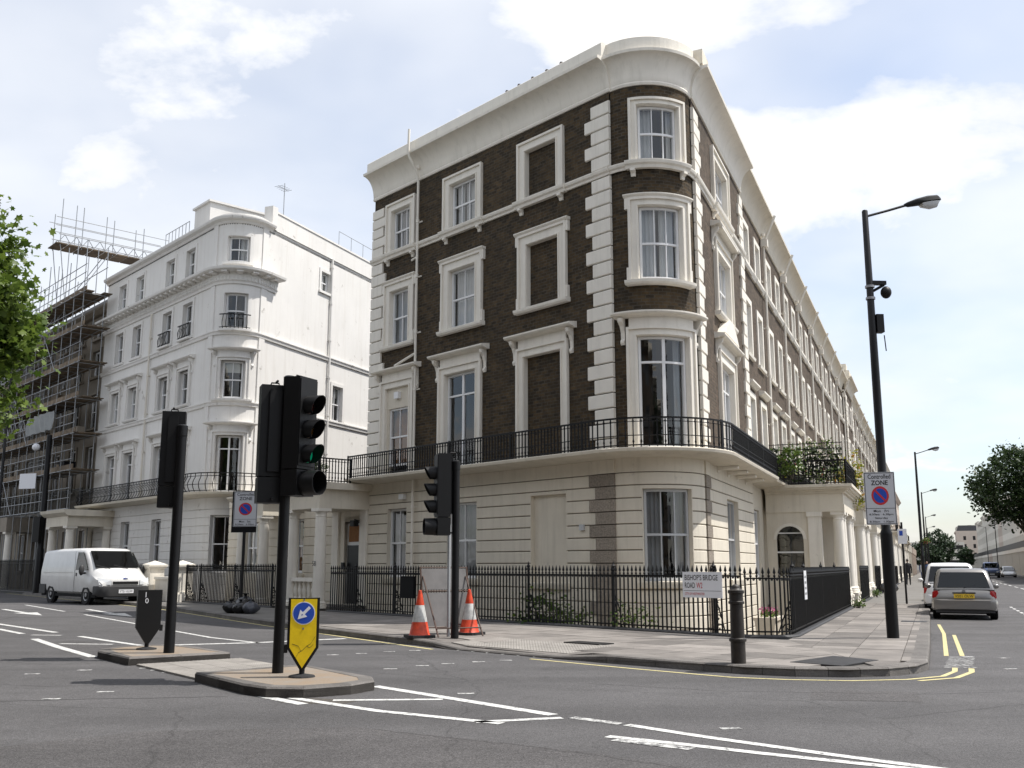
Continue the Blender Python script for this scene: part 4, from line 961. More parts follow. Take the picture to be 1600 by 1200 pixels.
# basement area floor and the wall under the railings
pit = [PF(u, -.16, 0)[:2] for u in [PF.su(60, False)] + PF.cuts(-PF.arc, PF.arc) + [PF.su(140, True)]] + [PI_(V_(136), 0, 0)[:2]] + [PI_(u, 0, 0)[:2] for u in PI_.cuts(U(2.2), V_(2.2))][::-1] + [PI_(U(58), 0, 0)[:2]]
tag(sheet('area_floor', pit, -2.2, 'paving_base'), kind='structure')
mb = MB(PF); mb.box(PF.su(60, False), PF.su(140, True), -.18, -.15, -2.2, .1); tag(mb.build('area_retaining_wall', 'stucco_cream'), kind='structure')

# ================================================================== one storey link with its porch, left of the corner house
LK = thing('link_building', 'single storey cream link with columned porch and roof terrace left of the brick house', 'building', (VI.x, VI.y, 0), R(-48))
F = FLAT
holes = [(-18.15, 1.1, 1.2, 3.25), (-14.35, 1.0, .22, 3.0), (-21.6, 1.0, 1.2, 3.2)]
wall(F, LK, -23.6, -13.56, -2.4, 4.05, holes, 'stucco_cream', rev=.3)
courses(F, LK, -23.6, -15.3, -.70, .3243, 14, holes, [])
wall(F, LK, -15.3, -13.58, -.3, 3.9, [holes[1]], 'stucco_cream', 'porch_wall', o=.03, rev=.2)
MB(F).box(-23.6, -13.58, 0, .05, 3.85, 4.1).build('fascia_band', 'stucco_cream', LK)
window(F, LK, -18.15, 1.0, 1.25, 3.2, curt=[(0, .5)], curt_m='blind_warm'); window(F, LK, -21.6, .95, 1.25, 3.15, curt=[(0, 1)])
MB(F).prism([(-.2, 1.05), (.12, 1.05), (.14, 1.2), (-.2, 1.22)], -18.85, -17.45).build('sill', 'stucco_cream', LK)
mb = MB(F); mb.box(-14.85, -13.85, -.14, -.1, .22, 2.95); D = mb.build('door_frame', 'white_paint', LK)
MB(F).box(-14.76, -13.94, -.1, -.06, .24, 2.2).build('door', 'door_black', LK); MB(F).box(-14.72, -13.98, -.1, -.08, 2.32, 2.88).build('transom_light', 'blind_warm', LK)
MB(F).tube([(-14.05, -.05, 1.2), (-14.05, .0, 1.2)], .03, 8).build('door_knob', 'wheel_steel', LK)
for s, o in ((13.62, 1.72), (15.35, 1.72)): column(F, LK, -s, o, .16, 3.36, .2)
for s in (13.62, 15.35): MB(F).box(-s - .2, -s + .2, .0, .1, .2, 3.36).build('pilaster', 'stucco_trim', LK)
MB(F).box(-15.7, -13.4, -.1, 2.0, .05, .2).build('porch_floor', 'paving_base', LK)
mb = MB(F); mb.box(-15.6, -13.38, .0, 1.95, 3.36, 3.62); mb.box(-15.57, -13.41, .0, 1.92, 3.62, 3.98); mb.build('entablature', 'stucco_cream', LK)
mb = MB(F); mb.prism([(0, 3.98), (1.98, 3.98), (2.08, 4.06), (2.2, 4.12), (2.2, 4.2), (0, 4.2)], -15.75, -13.2); mb.build('porch_cornice', 'stucco_cream', LK)
railing(F, LK, -15.6, -13.35, 2.05, 4.2, 5.0, .115)
class SideR:   # face looking along +u of the left frame
    def __call__(s, a, o, z): return (-13.3 + o, a - 0, z) if False else (-13.3 + o, -a, z)
    def cuts(s, a, b): return [a, b]
railing(SideR(), LK, .85, 2.02, 0, 4.2, 5.0, .115)
for k in range(5):   # stone balustrade between the porch columns
    MB(F).lathe([(.075, .42), (.075, .47), (.045, .5), (.05, .55), (.09, .68), (.085, .75), (.05, .9), (.06, .93), (.075, .95), (.075, 1.0)], (-13.92 - k * .28, 1.72), 10).build('baluster', 'stucco_trim', LK, smooth=True)
mb = MB(F); mb.box(-15.15, -13.8, 1.58, 1.86, 1.0, 1.12); mb.box(-15.15, -13.8, 1.58, 1.86, .2, .42); mb.build('balustrade_rail', 'stucco_trim', LK)
mb = MB(F); mb.box(-23.6, -13.56, -8, .0, 4.06, 4.2); mb.build('terrace_roof', 'lead', LK)
mb = MB(F); mb.box(-23.4, -13.7, -7.8, -1.2, -2.4, 4.0); mb.build('interior', 'dark_room', LK)
# left porch of the link
for s, o in ((19.9, 1.3), (18.2, 1.3)): column(F, LK, -s, o, .16, 3.3, .19)
mb = MB(F); mb.box(-20.2, -17.95, .03, 1.52, 3.3, 3.85); mb.build('entablature', 'stucco_cream', LK); MB(F).prism([(0, 3.85), (1.55, 3.85), (1.75, 4.0), (1.75, 4.06), (0, 4.06)], -20.4, -17.8).build('porch_cornice', 'stucco_cream', LK)
X = place((-13.62 - .11, -1.72 - .205, 1.5)); text('58', 'house_number', 'sign_black', LK, X, .16)
downpipe(F, LK, -16.6, .1, [(-16.6, .1, .0), (-16.6, .1, 3.9)], .045)
MB(F).box(-14.9, -14.75, .03, .1, 1.4, 1.62).build('entry_phone', 'black_plastic', LK)
mb = MB(F); mb.tube([(-13.9, .02, 3.0), (-13.9, .25, 3.05)], .02, 6); mb.box(-14.0, -13.78, .16, .36, 2.82, 3.02); mb.build('porch_lamp', 'black_plastic', LK)
# front railings and stone gate piers of the white building
class LF2:
    def __call__(s, u, o, z):
        p = VI + DL * (-u) + NL * (o + 2.0); return (p.x, p.y, z)
    def cuts(s, a, b): return [a, b]
    dirz = None
area_rail('area_railing', 'black spearhead railing behind the rubbish bags, left of the porch balustrade', LF2(), -21.9, -16.0, .12, 1.46, stays=(-21.7, -18.9, -16.2))
area_rail('area_railing', 'short black spearhead railing between the stone gate pier and the bags', LF2(), -23.0, -22.05, .12, 1.46, stays=(-22.9,), plinth=True)
def pier(s, lab):
    T = thing('gate_pier', lab, 'gate pier', (*(VI + DL * s + NL * 2.0), .12), R(-48), group='stone gate piers')
    mb = MB(FLAT); mb.box(-.42, .42, -.42, .42, 0, .3); mb.box(-.36, .36, -.36, .36, .3, .38); mb.box(-.3, .3, -.3, .3, .38, 1.28); mb.build('shaft', 'stucco_trim', T)
    mb = MB(FLAT); mb.box(-.2, .2, .3, .325, .5, 1.15); mb.build('panel', 'stucco_trim', T)
    mb = MB(FLAT); mb.box(-.36, .36, -.36, .36, 1.28, 1.36); mb.box(-.4, .4, -.4, .4, 1.36, 1.44); v = [mb.vert(x, o, 1.44) for x, o in ((-.38, -.38), (.38, -.38), (.38, .38), (-.38, .38))]; a = mb.vert(0, 0, 1.6); mb.f += [(v[0], v[1], a), (v[1], v[2], a), (v[2], v[3], a), (v[3], v[0], a)]; mb.build('cap', 'stucco_trim', T)
pier(26.1, 'cream stone gate pier with pyramid cap, nearer the white van'); pier(23.4, 'cream stone gate pier with pyramid cap, joined to the short railing')
T = thing('low_wall', 'low cream wall between the two stone gate piers', 'wall', (*(VI + DL * 24.7 + NL * 2.0), .12), R(-48))
mb = MB(FLAT); mb.box(-.98, .98, -.12, .12, 0, .85); mb.build('wall', 'stucco_trim', T); mb = MB(FLAT); mb.box(-.98, .98, -.17, .17, .85, .95); mb.build('coping', 'stucco_trim', T)
area_rail('area_railing', 'black railing running behind the white van', LF2(), -36.2, -26.6, .12, 1.5, step=.13, joined=True)
area_rail('area_railing', 'long black railing under the scaffolding at the far left', LF2(), -62, -39.8, .12, 1.75, step=.15, joined=True)

# ================================================================== white stucco building with a rounded corner
J2 = (-12.12, 41.95); PB = Path(J2, -42, 22.6, 1.9); F = PB
WB = thing('white_building', 'tall white stucco building with rounded corner, dentil cornice and bowed iron balcony', 'building', (*J2, 0), local=False)
U2 = lambda s: PB.su(s, False); V2 = lambda s: PB.su(s, True)
wl_, wr_ = U2(15.3), V2(13.5)
cols = (13.0, 10.65, 6.9, 4.6); ws = []
for c in cols: ws += [(U2(c), 1.0, 14.95, 16.3, 'a'), (U2(c), 1.05, 12.0, 13.65, 'b'), (U2(c), 1.05, 8.8, 10.42, 'c'), (U2(c), 1.15, 4.62, 7.1, 'd'), (U2(c - .2), 1.1, 1.3, 3.65, 'e')]
ws += [(0, 1.0, 14.95, 16.15, 'a'), (0, 1.05, 11.9, 13.5, 'b'), (0, 1.05, 8.72, 10.42, 'c'), (0, 1.15, 4.62, 7.1, 'd'), (0, 1.3, 1.2, 3.65, 'e')]
fw = [(V2(7.05), .8, 15.05, 16.05, 'f'), (V2(8.45), .95, 8.65, 10.45, 'f')]
wall(F, WB, wl_, wr_, 4.4, 16.95, [(u, w, a, b) for u, w, a, b, k in ws + fw if k != 'e'], 'stucco_white', rev=.25)
g2 = [(u, w, a, b) for u, w, a, b, k in ws if k == 'e']
wall(F, WB, wl_, wr_, -2.5, 4.4, g2, 'stucco_white', rev=.3); courses(F, WB, wl_, V2(2.3), .0, .355, 11, g2, [], m='stucco_white')
MB(F).box(V2(2.3), wr_, 0, .03, -2.5, 4.4).build('flank_base', 'stucco_white', WB); MB(F).box(wl_, V2(2.3), 0, .05, 3.92, 4.4).build('fascia_band', 'stucco_white', WB)
for u, w, a, b, k in ws + fw:
    mb = MB(F)
    if k in 'abf':
        for (x0, x1) in ((u - w / 2 - .16, u - w / 2), (u + w / 2, u + w / 2 + .16)): mb.box(x0, x1, 0, .045, a - .05, b + .16)
        mb.box(u - w / 2, u + w / 2, 0, .045, b, b + .16); mb.box(u - w / 2 - .2, u + w / 2 + .2, -.2, .1, a - .12, a)
        mb.build('surround', 'stucco_white', WB)
    elif k in 'cd':
        surround(F, WB, u, w, a, b, .2, sill=k == 'c', hood=True, m='stucco_white', inn=.1)
    wd = window(F, WB, u, w - .04, a + .02, b - .02, 'french' if k == 'd' else 'sash', 2, o=-.2, curt=[[(0, .35), (.7, 1)], None, [(0, .25)], [(.6, 1)], None][random.randrange(5)], blind=random.choice((0, 0, .25, .45, .7)) if k not in 'd' else 0)
for u, w, a, b, k in ws:       # bowed balconettes of the third floor
    if k == 'b' and u > U2(8): railing(F, WB, u - .6, u + .6, .2, a - .06, a + .6, .15, mid=False, bow=.07, posts=False); MB(F).box(u - .64, u + .64, 0, .26, a - .16, a - .08).build('balconette_slab', 'stucco_white', WB)
for z in (11.6, 8.42): MB(F).prism([(0, z), (.07, z), (.09, z + .1), (.13, z + .15), (.13, z + .2), (0, z + .22)], wl_, wr_).build('string_course', 'stucco_white', WB)
# dentil cornice
MB(F).prism([(0, 13.92), (.06, 13.92), (.08, 14.02), (.12, 14.06), (.12, 14.24), (.13, 14.25), (.13, 14.43), (.5, 14.46), (.56, 14.5), (.58, 14.6), (0, 14.72)], wl_ - .1, V2(3.0)).build('cornice', 'stucco_white', WB)
n = int((V2(2.9) - wl_) / .52)
for i in range(n): u = wl_ + .1 + (V2(2.9) - wl_ - .1) * i / n; bracket(F, WB, u, 14.45, 'stucco_white', .2, .46, .2, 'modillion')
jb = MB(F); n = int((V2(2.9) - wl_) / .16)
for i in range(n): u = wl_ + .1 + (V2(2.9) - wl_ - .1) * i / n; jb.box(u - .04, u + .04, .11, .155, 14.08, 14.24)
tag(jb.build('dentils', 'stucco_white', WB), kind='stuff')
MB(F).prism([(-.3, 16.75), (.05, 16.75), (.1, 16.85), (.25, 16.92), (.28, 17.0), (.28, 17.06), (-.3, 17.1)], wl_ - .05, V2(2.5)).build('parapet_cornice', 'stucco_white', WB)
MB(F).box(wl_, V2(2.5), -.3, -.02, 17.1, 17.24).build('parapet', 'stucco_white', WB)
MB(F).box(V2(2.5), wr_, -.3, .06, 16.9, 17.75).build('parapet', 'stucco_white', WB); MB(F).box(V2(2.5), wr_, -.34, .1, 17.75, 17.84).build('coping', 'stucco_white', WB)
MB(F).box(V2(2.35), V2(2.75), -.35, .12, 16.9, 18.0).build('parapet_pier', 'stucco_white', WB)
for u in (U2(2.0), V2(2.05)): MB(F).box(u - .2, u + .2, 0, .06, 4.4, 13.9).build('pilaster_strip', 'stucco_white', WB); MB(F).box(u - .2, u + .2, 0, .05, 14.7, 16.75).build('pilaster_strip', 'stucco_white', WB)
q0, q1 = Vector(F(wl_, 0, 0)[:2]), Vector(F(wr_, 0, 0)[:2])
ft = [tuple(q0)] + [F(u, 0, 0)[:2] for u in F.cuts(-PB.arc, PB.arc)] + [tuple(q1), tuple(q0 - NL * 11)]
MB().poly(ft, 16.7, 16.8).build('roof', 'lead', WB)
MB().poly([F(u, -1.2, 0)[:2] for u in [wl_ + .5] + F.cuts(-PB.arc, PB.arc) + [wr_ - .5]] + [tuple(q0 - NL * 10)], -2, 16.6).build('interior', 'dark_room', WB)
mb = MB(); i = [mb.vert(*p, z) for p, z in ((q0, -2), (q0 - NL * 11, -2), (q0 - NL * 11, 16.9), (q0, 16.9))]; mb.f.append(tuple(i)); i = [mb.vert(*p, z) for p, z in ((q1, -2), (q0 - NL * 11, -2), (q0 - NL * 11, 16.9), (q1, 16.9))]; mb.f.append(tuple(i)); mb.build('rear_wall', 'stucco_white', WB)
u = U2(8.7); downpipe(F, WB, u, .1, [(u, .1, 4.5), (u, .1, 9), (u, .1, 13.9)], .05, 'stucco_far'); u = V2(7.5); downpipe(F, WB, u, .1, [(u, .1, 4.5), (u, .1, 11), (u, .1, 16.9)], .06, 'stucco_white')
MB(F).prism([(.0, 4.40), (.6, 4.44), (.86, 4.5), (.9, 4.6), (0, 4.62)], wl_ - .1, V2(3.2)).build('balcony_slab', 'stucco_cream', WB)
railing(F, WB, wl_ - .05, V2(3.1), .76, 4.6, 5.42, .19, mid=False, bow=.14, posts=False); mb = MB(F); mb.box(wl_ - .05, V2(3.1), .75, .775, 5.26, 5.285); mb.box(wl_ - .05, V2(3.1), .87, .885, 4.9, 4.925); mb.build('rail', 'iron', WB)
# roof things: stair hut, guard rail, aerial
mb = MB(F); mb.box(U2(6.1), U2(4.4), -3.6, -.7, 16.8, 18.8); mb.box(U2(6.2), U2(4.3), -3.7, -.6, 18.8, 18.9); mb.build('roof_hut', 'stucco_white', WB)
mb = MB(F)
for s in [6.1 + .4 * k for k in range(8)]: mb.tube([(U2(s), -.45, 17.1), (U2(s), -.45, 18.2)], .018, 5)
mb.tube([(U2(6.1), -.45, 18.2), (U2(8.9), -.45, 18.2)], .018, 5); mb.build('guard_rail', 'scaffold_tube', WB)
mb = MB(F); u = V2(3.6); mb.tube([(u, -.2, 17.7), (u, -.2, 19.6)], .02, 5); mb.tube([(u - .5, -.2, 19.3), (u + .3, -.2, 19.3)], .012, 4)
for k in range(5): mb.tube([(u - .45 + .17 * k, -.45, 19.3), (u - .45 + .17 * k, .05, 19.3)], .01, 4)
mb.build('aerial', 'scaffold_tube', WB)
mb = MB(F)
for s in (8.4, 9.6, 10.8, 12.0): mb.tube([(V2(s), -.15, 17.8), (V2(s), -.15, 18.7)], .015, 5)
mb.tube([(V2(8.4), -.15, 18.7), (V2(12.6), -.15, 18.7)], .015, 5); mb.build('guard_rail', 'scaffold_tube', WB)
# porch of the white building, next to the scaffolding
FL_ = thing('entrance_porch', 'cream columned porch of the white building, partly behind the van', 'porch', (*(VI + DL * 38.0), 0), R(-48))
for u, o in ((-1.3, 2.0), (1.3, 2.0), (-1.3, .2), (1.3, .2)): column(FLAT, FL_, u, o, .15, 3.45, .22)
mb = MB(FLAT); mb.box(-1.6, 1.6, 0, 2.25, 3.45, 3.95); mb.build('entablature', 'stucco_cream', FL_); MB(FLAT).prism([(0, 3.95), (2.3, 3.95), (2.5, 4.1), (2.55, 4.25), (0, 4.25)], -1.8, 1.8).build('porch_cornice', 'stucco_cream', FL_)
MB(FLAT).box(-1.6, 1.6, 0, 2.3, 0, .15).build('porch_floor', 'paving_base', FL_)

# ================================================================== house under scaffolding
SH = thing('scaffolded_house', 'cream house under repair behind the scaffolding at the far left', 'house', (*(VI + DL * 39.7), 0), R(-48)); F = FLAT
hs_ = []
for k in range(7):
    u = -1.7 - 2.7 * k
    for a, b in ((1.2, 3.4), (5.5, 8.0), (9.0, 10.9), (11.9, 13.4), (14.1, 15.2)): hs_.append((u, 1.15, a, b))
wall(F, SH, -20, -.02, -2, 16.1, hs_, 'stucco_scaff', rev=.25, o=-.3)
for u, w, a, b in hs_:
    mb = MB(F); e = .14
    for x0, x1 in ((u - w / 2 - e, u - w / 2), (u + w / 2, u + w / 2 + e)): mb.box(x0, x1, -.3, -.22, a, b + e)
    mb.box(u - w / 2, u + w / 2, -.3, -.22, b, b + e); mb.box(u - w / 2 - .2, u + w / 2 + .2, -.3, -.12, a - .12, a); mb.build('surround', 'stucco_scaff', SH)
    window(F, SH, u, w - .04, a + .02, b - .02, o=-.45, panes=False)
mb = MB(F); mb.box(-20, -.05, -8, -1.6, -2, 16.0); mb.build('interior', 'dark_room', SH); mb = MB(F); mb.box(-20, -.03, -9, -.3, 16.1, 16.25); mb.build('roof', 'lead', SH)
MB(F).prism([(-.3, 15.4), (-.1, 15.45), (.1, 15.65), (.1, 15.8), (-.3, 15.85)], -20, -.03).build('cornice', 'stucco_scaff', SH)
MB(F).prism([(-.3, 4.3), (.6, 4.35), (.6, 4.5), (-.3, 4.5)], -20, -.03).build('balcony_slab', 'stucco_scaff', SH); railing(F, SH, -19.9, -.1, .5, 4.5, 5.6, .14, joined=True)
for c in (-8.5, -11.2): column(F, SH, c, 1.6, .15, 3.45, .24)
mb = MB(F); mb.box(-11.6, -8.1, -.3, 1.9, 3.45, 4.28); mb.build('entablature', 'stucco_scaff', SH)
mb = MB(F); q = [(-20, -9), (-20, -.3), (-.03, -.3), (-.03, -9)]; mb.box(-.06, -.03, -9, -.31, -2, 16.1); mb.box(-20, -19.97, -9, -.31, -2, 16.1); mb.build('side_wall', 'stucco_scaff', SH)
SC = thing('scaffold', 'steel tube scaffolding with timber lifts and a projecting gantry at the far left', 'scaffolding', (*(VI + DL * 39.7 + NL * .2), 0), R(-48))
rs = random.Random(5)
lifts = (4.4, 6.4, 8.3, 10.2, 12.1, 14.0, 15.9)
for k in range(15):
    u = 1.2 - 1.5 * k
    for o in (.35, 1.45):
        mb = MB(F); mb.tube([(u, o, .12), (u, o, 17.6 + rs.uniform(0, 1.6))], .026, 6); mb.build('standard', 'scaffold_tube', SC, smooth=True)
    for z in lifts:
        mb = MB(F); mb.tube([(u + .06, .1, z - .05), (u + .06, 1.7, z - .05)], .024, 5); mb.build('transom', 'scaffold_tube', SC)
for z in lifts + (17.4,):
    for o in (.4, 1.5):
        mb = MB(F); mb.tube([(-20.3, o, z), (1.5, o, z)], .024, 5); mb.build('ledger', 'scaffold_tube', SC)
    if z < 17:
        for h in (.55, 1.05):
            mb = MB(F); mb.tube([(-20.3, 1.5, z + h), (1.5, 1.5, z + h)], .022, 5); mb.build('guard_rail', 'scaffold_tube', SC)
for z in lifts[1:]:
    for r_ in range(6):
        u = -20.2 + rs.uniform(-.4, .4)
        while u < 1.0:
            L_ = rs.choice((3.0, 3.9)); e = min(u + L_, 1.6)
            MB(F).box(u, e - .03, .08 + r_ * .235, .08 + r_ * .235 + .225, z + .03, z + .07 + rs.uniform(0, .01)).build('scaffold_board', 'scaffold_board', SC); u += L_
    u = -20.2
    while u < 1.0: MB(F).box(u, min(u + 3.9, 1.6) - .04, 1.42, 1.46, z + .07, z + .29).build('toe_board', 'scaffold_board', SC); u += 3.9
for z, zz_ in zip(lifts, lifts[1:]):
    k = rs.randrange(0, 9); mb = MB(F); mb.tube([(-.4 - 1.95 * k, 1.53, z), (-.4 - 1.95 * (k + 2), 1.53, zz_ + 1.9)], .024, 5); mb.build('brace', 'scaffold_tube', SC)
def truss(T, pts0, pts1, h, n):
    a, b = Vector(pts0), Vector(pts1); mb = MB(F); up_ = Vector((0, 0, h))
    mb.tube([tuple(a), tuple(b)], .026, 5); mb.tube([tuple(a + up_), tuple(b + up_)], .026, 5)
    for i in range(n): p, q = a.lerp(b, i / n), a.lerp(b, (i + 1) / n); m_ = (p + q) / 2 + up_; mb.tube([tuple(p), tuple(m_)], .02, 5); mb.tube([tuple(m_), tuple(q)], .02, 5)
    return mb.build('lattice_beam', 'scaffold_tube', T)
for u in (-5.0, -3.7):
    truss(SC, (u, 1.5, 19.9), (u, -4.5, 19.9), .5, 9)
    for o in (1.4, .2, -1.6, -3.4): MB(F).tube([(u, o, 19.7), (u, o, 22.3 + .5 * math.sin(o * 3 + u))], .025, 5).build('standard', 'scaffold_tube', SC)
    for h in (20.9, 21.4): MB(F).tube([(u, 1.7, h), (u, -5, h)], .022, 5).build('guard_rail', 'scaffold_tube', SC)
    MB(F).tube([(u, 1.4, 19.9), (u, .6, 14.5)], .025, 5).build('brace', 'scaffold_tube', SC); MB(F).tube([(u, -1.5, 19.9), (u, 1.4, 15.0)], .025, 5).build('brace', 'scaffold_tube', SC)
for k in range(8): MB(F).box(-5.1, -3.6, 1.0 - k * .7, 1.0 - k * .7 + .64, 19.8, 19.85).build('scaffold_board', 'scaffold_board', SC)
truss(SC, (-19.5, 1.6, 9.2), (-6.5, 1.6, 9.2), .6, 16)
for u0, z, w in ((-6.2, 8.8, 4.6), (-14.0, 12.6, 3.4)):
    mb = MB(F); n = 26; r = []
    for i in range(n + 1): r.append([mb.vert(u0 + w * i / n, 1.62 + .05 * math.sin(i * 1.3 + j * .9), z + j * .25 + .03 * math.sin(i)) for j in range(5)])
    for p, q in zip(r, r[1:]):
        for j in range(4): mb.f.append((p[j], q[j], q[j + 1], p[j + 1]))
    mb.build('debris_sheet', 'sheeting', SC, smooth=True)
for z, zz_ in zip(lifts[1:], lifts[2:]):      # brick guards, kit left on the decks
    for q in range(4):
        u0 = rs.uniform(-19, -2); w = rs.uniform(1.2, 2.6); mb = MB(F)
        for k in range(int(w / .16)): mb.box(u0 + k * .16, u0 + k * .16 + .02, 1.40, 1.41, z + .3, z + 1.1)
        for k in range(5): mb.box(u0, u0 + w, 1.40, 1.41, z + .3 + k * .19, z + .32 + k * .19)
        mb.build('brick_guard', 'pole_grey', SC)
    for q in range(5):
        u0 = rs.uniform(-19.5, 0); w = rs.uniform(.3, 1.4); MB(F).box(u0, u0 + w, .45, .45 + rs.uniform(.3, .7), z + .085, z + .1 + rs.uniform(.2, .8)).build('stacked_material', rs.choice(('scaffold_board', 'pole_grey', 'stucco_scaff', 'black_matte')), SC)
X = place((-12.5, -1.68, 9.9)); MB().box(-.9, .9, -.03, .0, 0, .75).build('contractor_board', 'sign_white', SC, world=X); MB().box(-.88, .88, -.04, -.031, .02, .16).build('board_stripe', 'sign_blue', SC, world=X)
# ================================================================== terrace up the right-hand street
F = FLAT; TR = R(90 - 22.6)
def tloc(s, o=0.0, z=0.0): p = VI + DR * s + NR * o; return (p.x, p.y, z)
def slim(F, T, u, w, a, b, k):
    sw = .2; mb = MB(F); A, B = u - w / 2, u + w / 2
    mb.box(A - sw, A, -.2, .05, a, b + sw); mb.box(B, B + sw, -.2, .05, a, b + sw); mb.box(A, B, -.2, .05, b, b + sw); S = mb.build('surround', 'stucco_trim', T)
    if k == '2': MB(F).prism([(-.2, a - .12), (.1, a - .12), (.12, a - .02), (-.2, a + .004)], A - sw - .06, B + sw + .06).build('sill', 'stucco_trim', S)
    if k == '1': MB(F).prism([(0, b + .36), (.08, b + .36), (.22, b + .46), (.22, b + .52), (0, b + .56)], A - .3, B + .3).build('hood', 'stucco_trim', S)
def make_house(kind):
    T = thing('terrace_house', 'x', 'house', tloc(0, -.12), TR, 'terrace houses up the street'); W = 5.5
    holes = []; gfu = 1.35 if kind == 'A' else 4.15; dru = 4.3 if kind == 'A' else 1.2
    for u in (1.45, 4.05): holes += [(u, 1.0, 12.14, 13.6, '3'), (u, 1.0, 8.84, 10.74, '2'), (u, 1.1, 4.42, 7.3, '1')]
    wall(F, T, 0, W, 4.3, 14.4, [(u, w + .34, a - .02, b + .12) for u, w, a, b, k in holes], 'brick_brown')
    wall(F, T, 0, W, -2.5, 4.3, [(gfu, 1.5, 1.1, 3.4), (dru, 1.2, .2, 3.1)], 'stucco_cream', 'ground_wall')
    window(F, T, gfu, 1.45, 1.12, 3.38, cols=3, panes=False); MB(F).box(dru - .6, dru + .6, -.15, -.1, .2, 3.1).build('door', 'door_black', T)
    for u, w, a, b, k in holes:
        slim(F, T, u, w, a, b, k); window(F, T, u, w - .02, a + .01, b - .01, 'french' if k == '1' else 'sash', 2, panes=False)
        if k == '3': MB(F).prism([(0, 11.94), (.1, 11.94), (.15, 12.04), (.15, 12.138), (0, 12.15)], u - .8, u + .8).build('sill', 'stucco_trim', T)
    MB(F).prism([(0, 11.94), (.06, 11.94), (.14, 12.1), (.14, 12.13), (0, 12.15)], 0, W).build('string_course', 'stucco_trim', T)
    MB(F).prism(cov(0), 0, W).build('cornice', 'stucco_cream', T, smooth=True, ang=30); MB(F).prism(par(0), 0, W).build('parapet', 'stucco_cream', T)
    MB(F).prism([(.0, 4.20), (.86, 4.29), (.88, 4.36), (0, 4.38)], 0, W).build('balcony_slab', 'stucco_cream', T)
    railing(F, T, 0, W, .8, 4.38, 5.13, .13, joined=True)
    downpipe(F, T, W - .2, .13, [(W - .2, .13, 4.4), (W - .2, .13, 9), (W - .2, .13, 14.1), (W - .2, .4, 14.7), (W - .2, .62, 15.2)], .055)
    MB(F).box(W - .34, W - .06, .05, .3, 13.95, 14.25).build('hopper', 'stucco_trim', T)
    MB(F).box(.05, W - .05, -9, -1.2, -2.4, 15.0).build('interior', 'dark_room', T); MB(F).box(0, W, -9.2, -.2, 15.05, 15.15).build('roof', 'lead', T)
    MB(F).box(.1, W - .1, -1.2, -.25, 4.1, 4.2).build('floor_deck', 'dark_room', T)
    return T
ORD = ['first', 'second', 'third', 'fourth', 'fifth', 'sixth', 'seventh', 'eighth', 'ninth', 'tenth', 'eleventh', 'twelfth', 'thirteenth', 'fourteenth', 'fifteenth', 'sixteenth', 'seventeenth', 'eighteenth', 'nineteenth', 'twentieth']
hA, hB = make_house('A'), make_house('B'); s = 9.9; n = 0
while n < 18:
    pav = n == 8
    src = hA if n % 2 == 0 else hB
    M4 = place(tloc(s, -.12), TR)
    if n < 2: h = src; h.matrix_basis = M4; WM_[h.name] = M4
    else: h = copy_tree(src, None, M4)
    h['label'] = 'brown brick terrace house up the right street, %s beyond the rounded corner house' % ORD[n]
    s += 5.5; n += 1
    if n == 8: sP = s; s += 7.0
# the taller pavilion half way up
T = thing('terrace_house', 'brick terrace house with white quoins and raised parapet, half way up the street', 'house', tloc(sP, .12), TR, 'terrace houses up the street')
holes = [(2.0, 1.1, 12.14, 13.6), (5.0, 1.1, 12.14, 13.6), (2.0, 1.1, 8.84, 10.74), (5.0, 1.1, 8.84, 10.74), (2.0, 1.2, 4.42, 7.3), (5.0, 1.2, 4.42, 7.3)]
wall(F, T, 0, 7, 4.3, 14.6, [(u, w + .34, a - .02, b + .12) for u, w, a, b in holes], 'brick_brown'); MB(F).box(0, 7, -.3, 0, -2.4, 4.3).build('ground_wall', 'stucco_cream', T)
for u, w, a, b in holes: slim(F, T, u, w, a, b, '2' if a > 5 else '1'); window(F, T, u, w - .02, a + .01, b - .01, panes=False)
MB(F).prism([(o, z + .3) for o, z in cov(.05)], 0, 7).build('cornice', 'stucco_cream', T, smooth=True, ang=30); MB(F).prism([(o, z + .3) for o, z in par(.05)], 0, 7).build('parapet', 'stucco_cream', T); MB(F).box(0, 1.2, -.3, .2, 15.9, 16.5).build('parapet_pier', 'stucco_cream', T)
quoins(F, T, 0, 1, 4.4, 14.2, .4, .9, .65); quoins(F, T, 7, -1, 4.4, 14.2, .4, .9, .65)
MB(F).box(.02, 6.98, -9, -.9, -2.4, 15.2).build('interior', 'dark_room', T)
MB(F).box(.0, .02, -9, .0, -2.4, 15.5).build('side_wall', 'brick_brown', T)
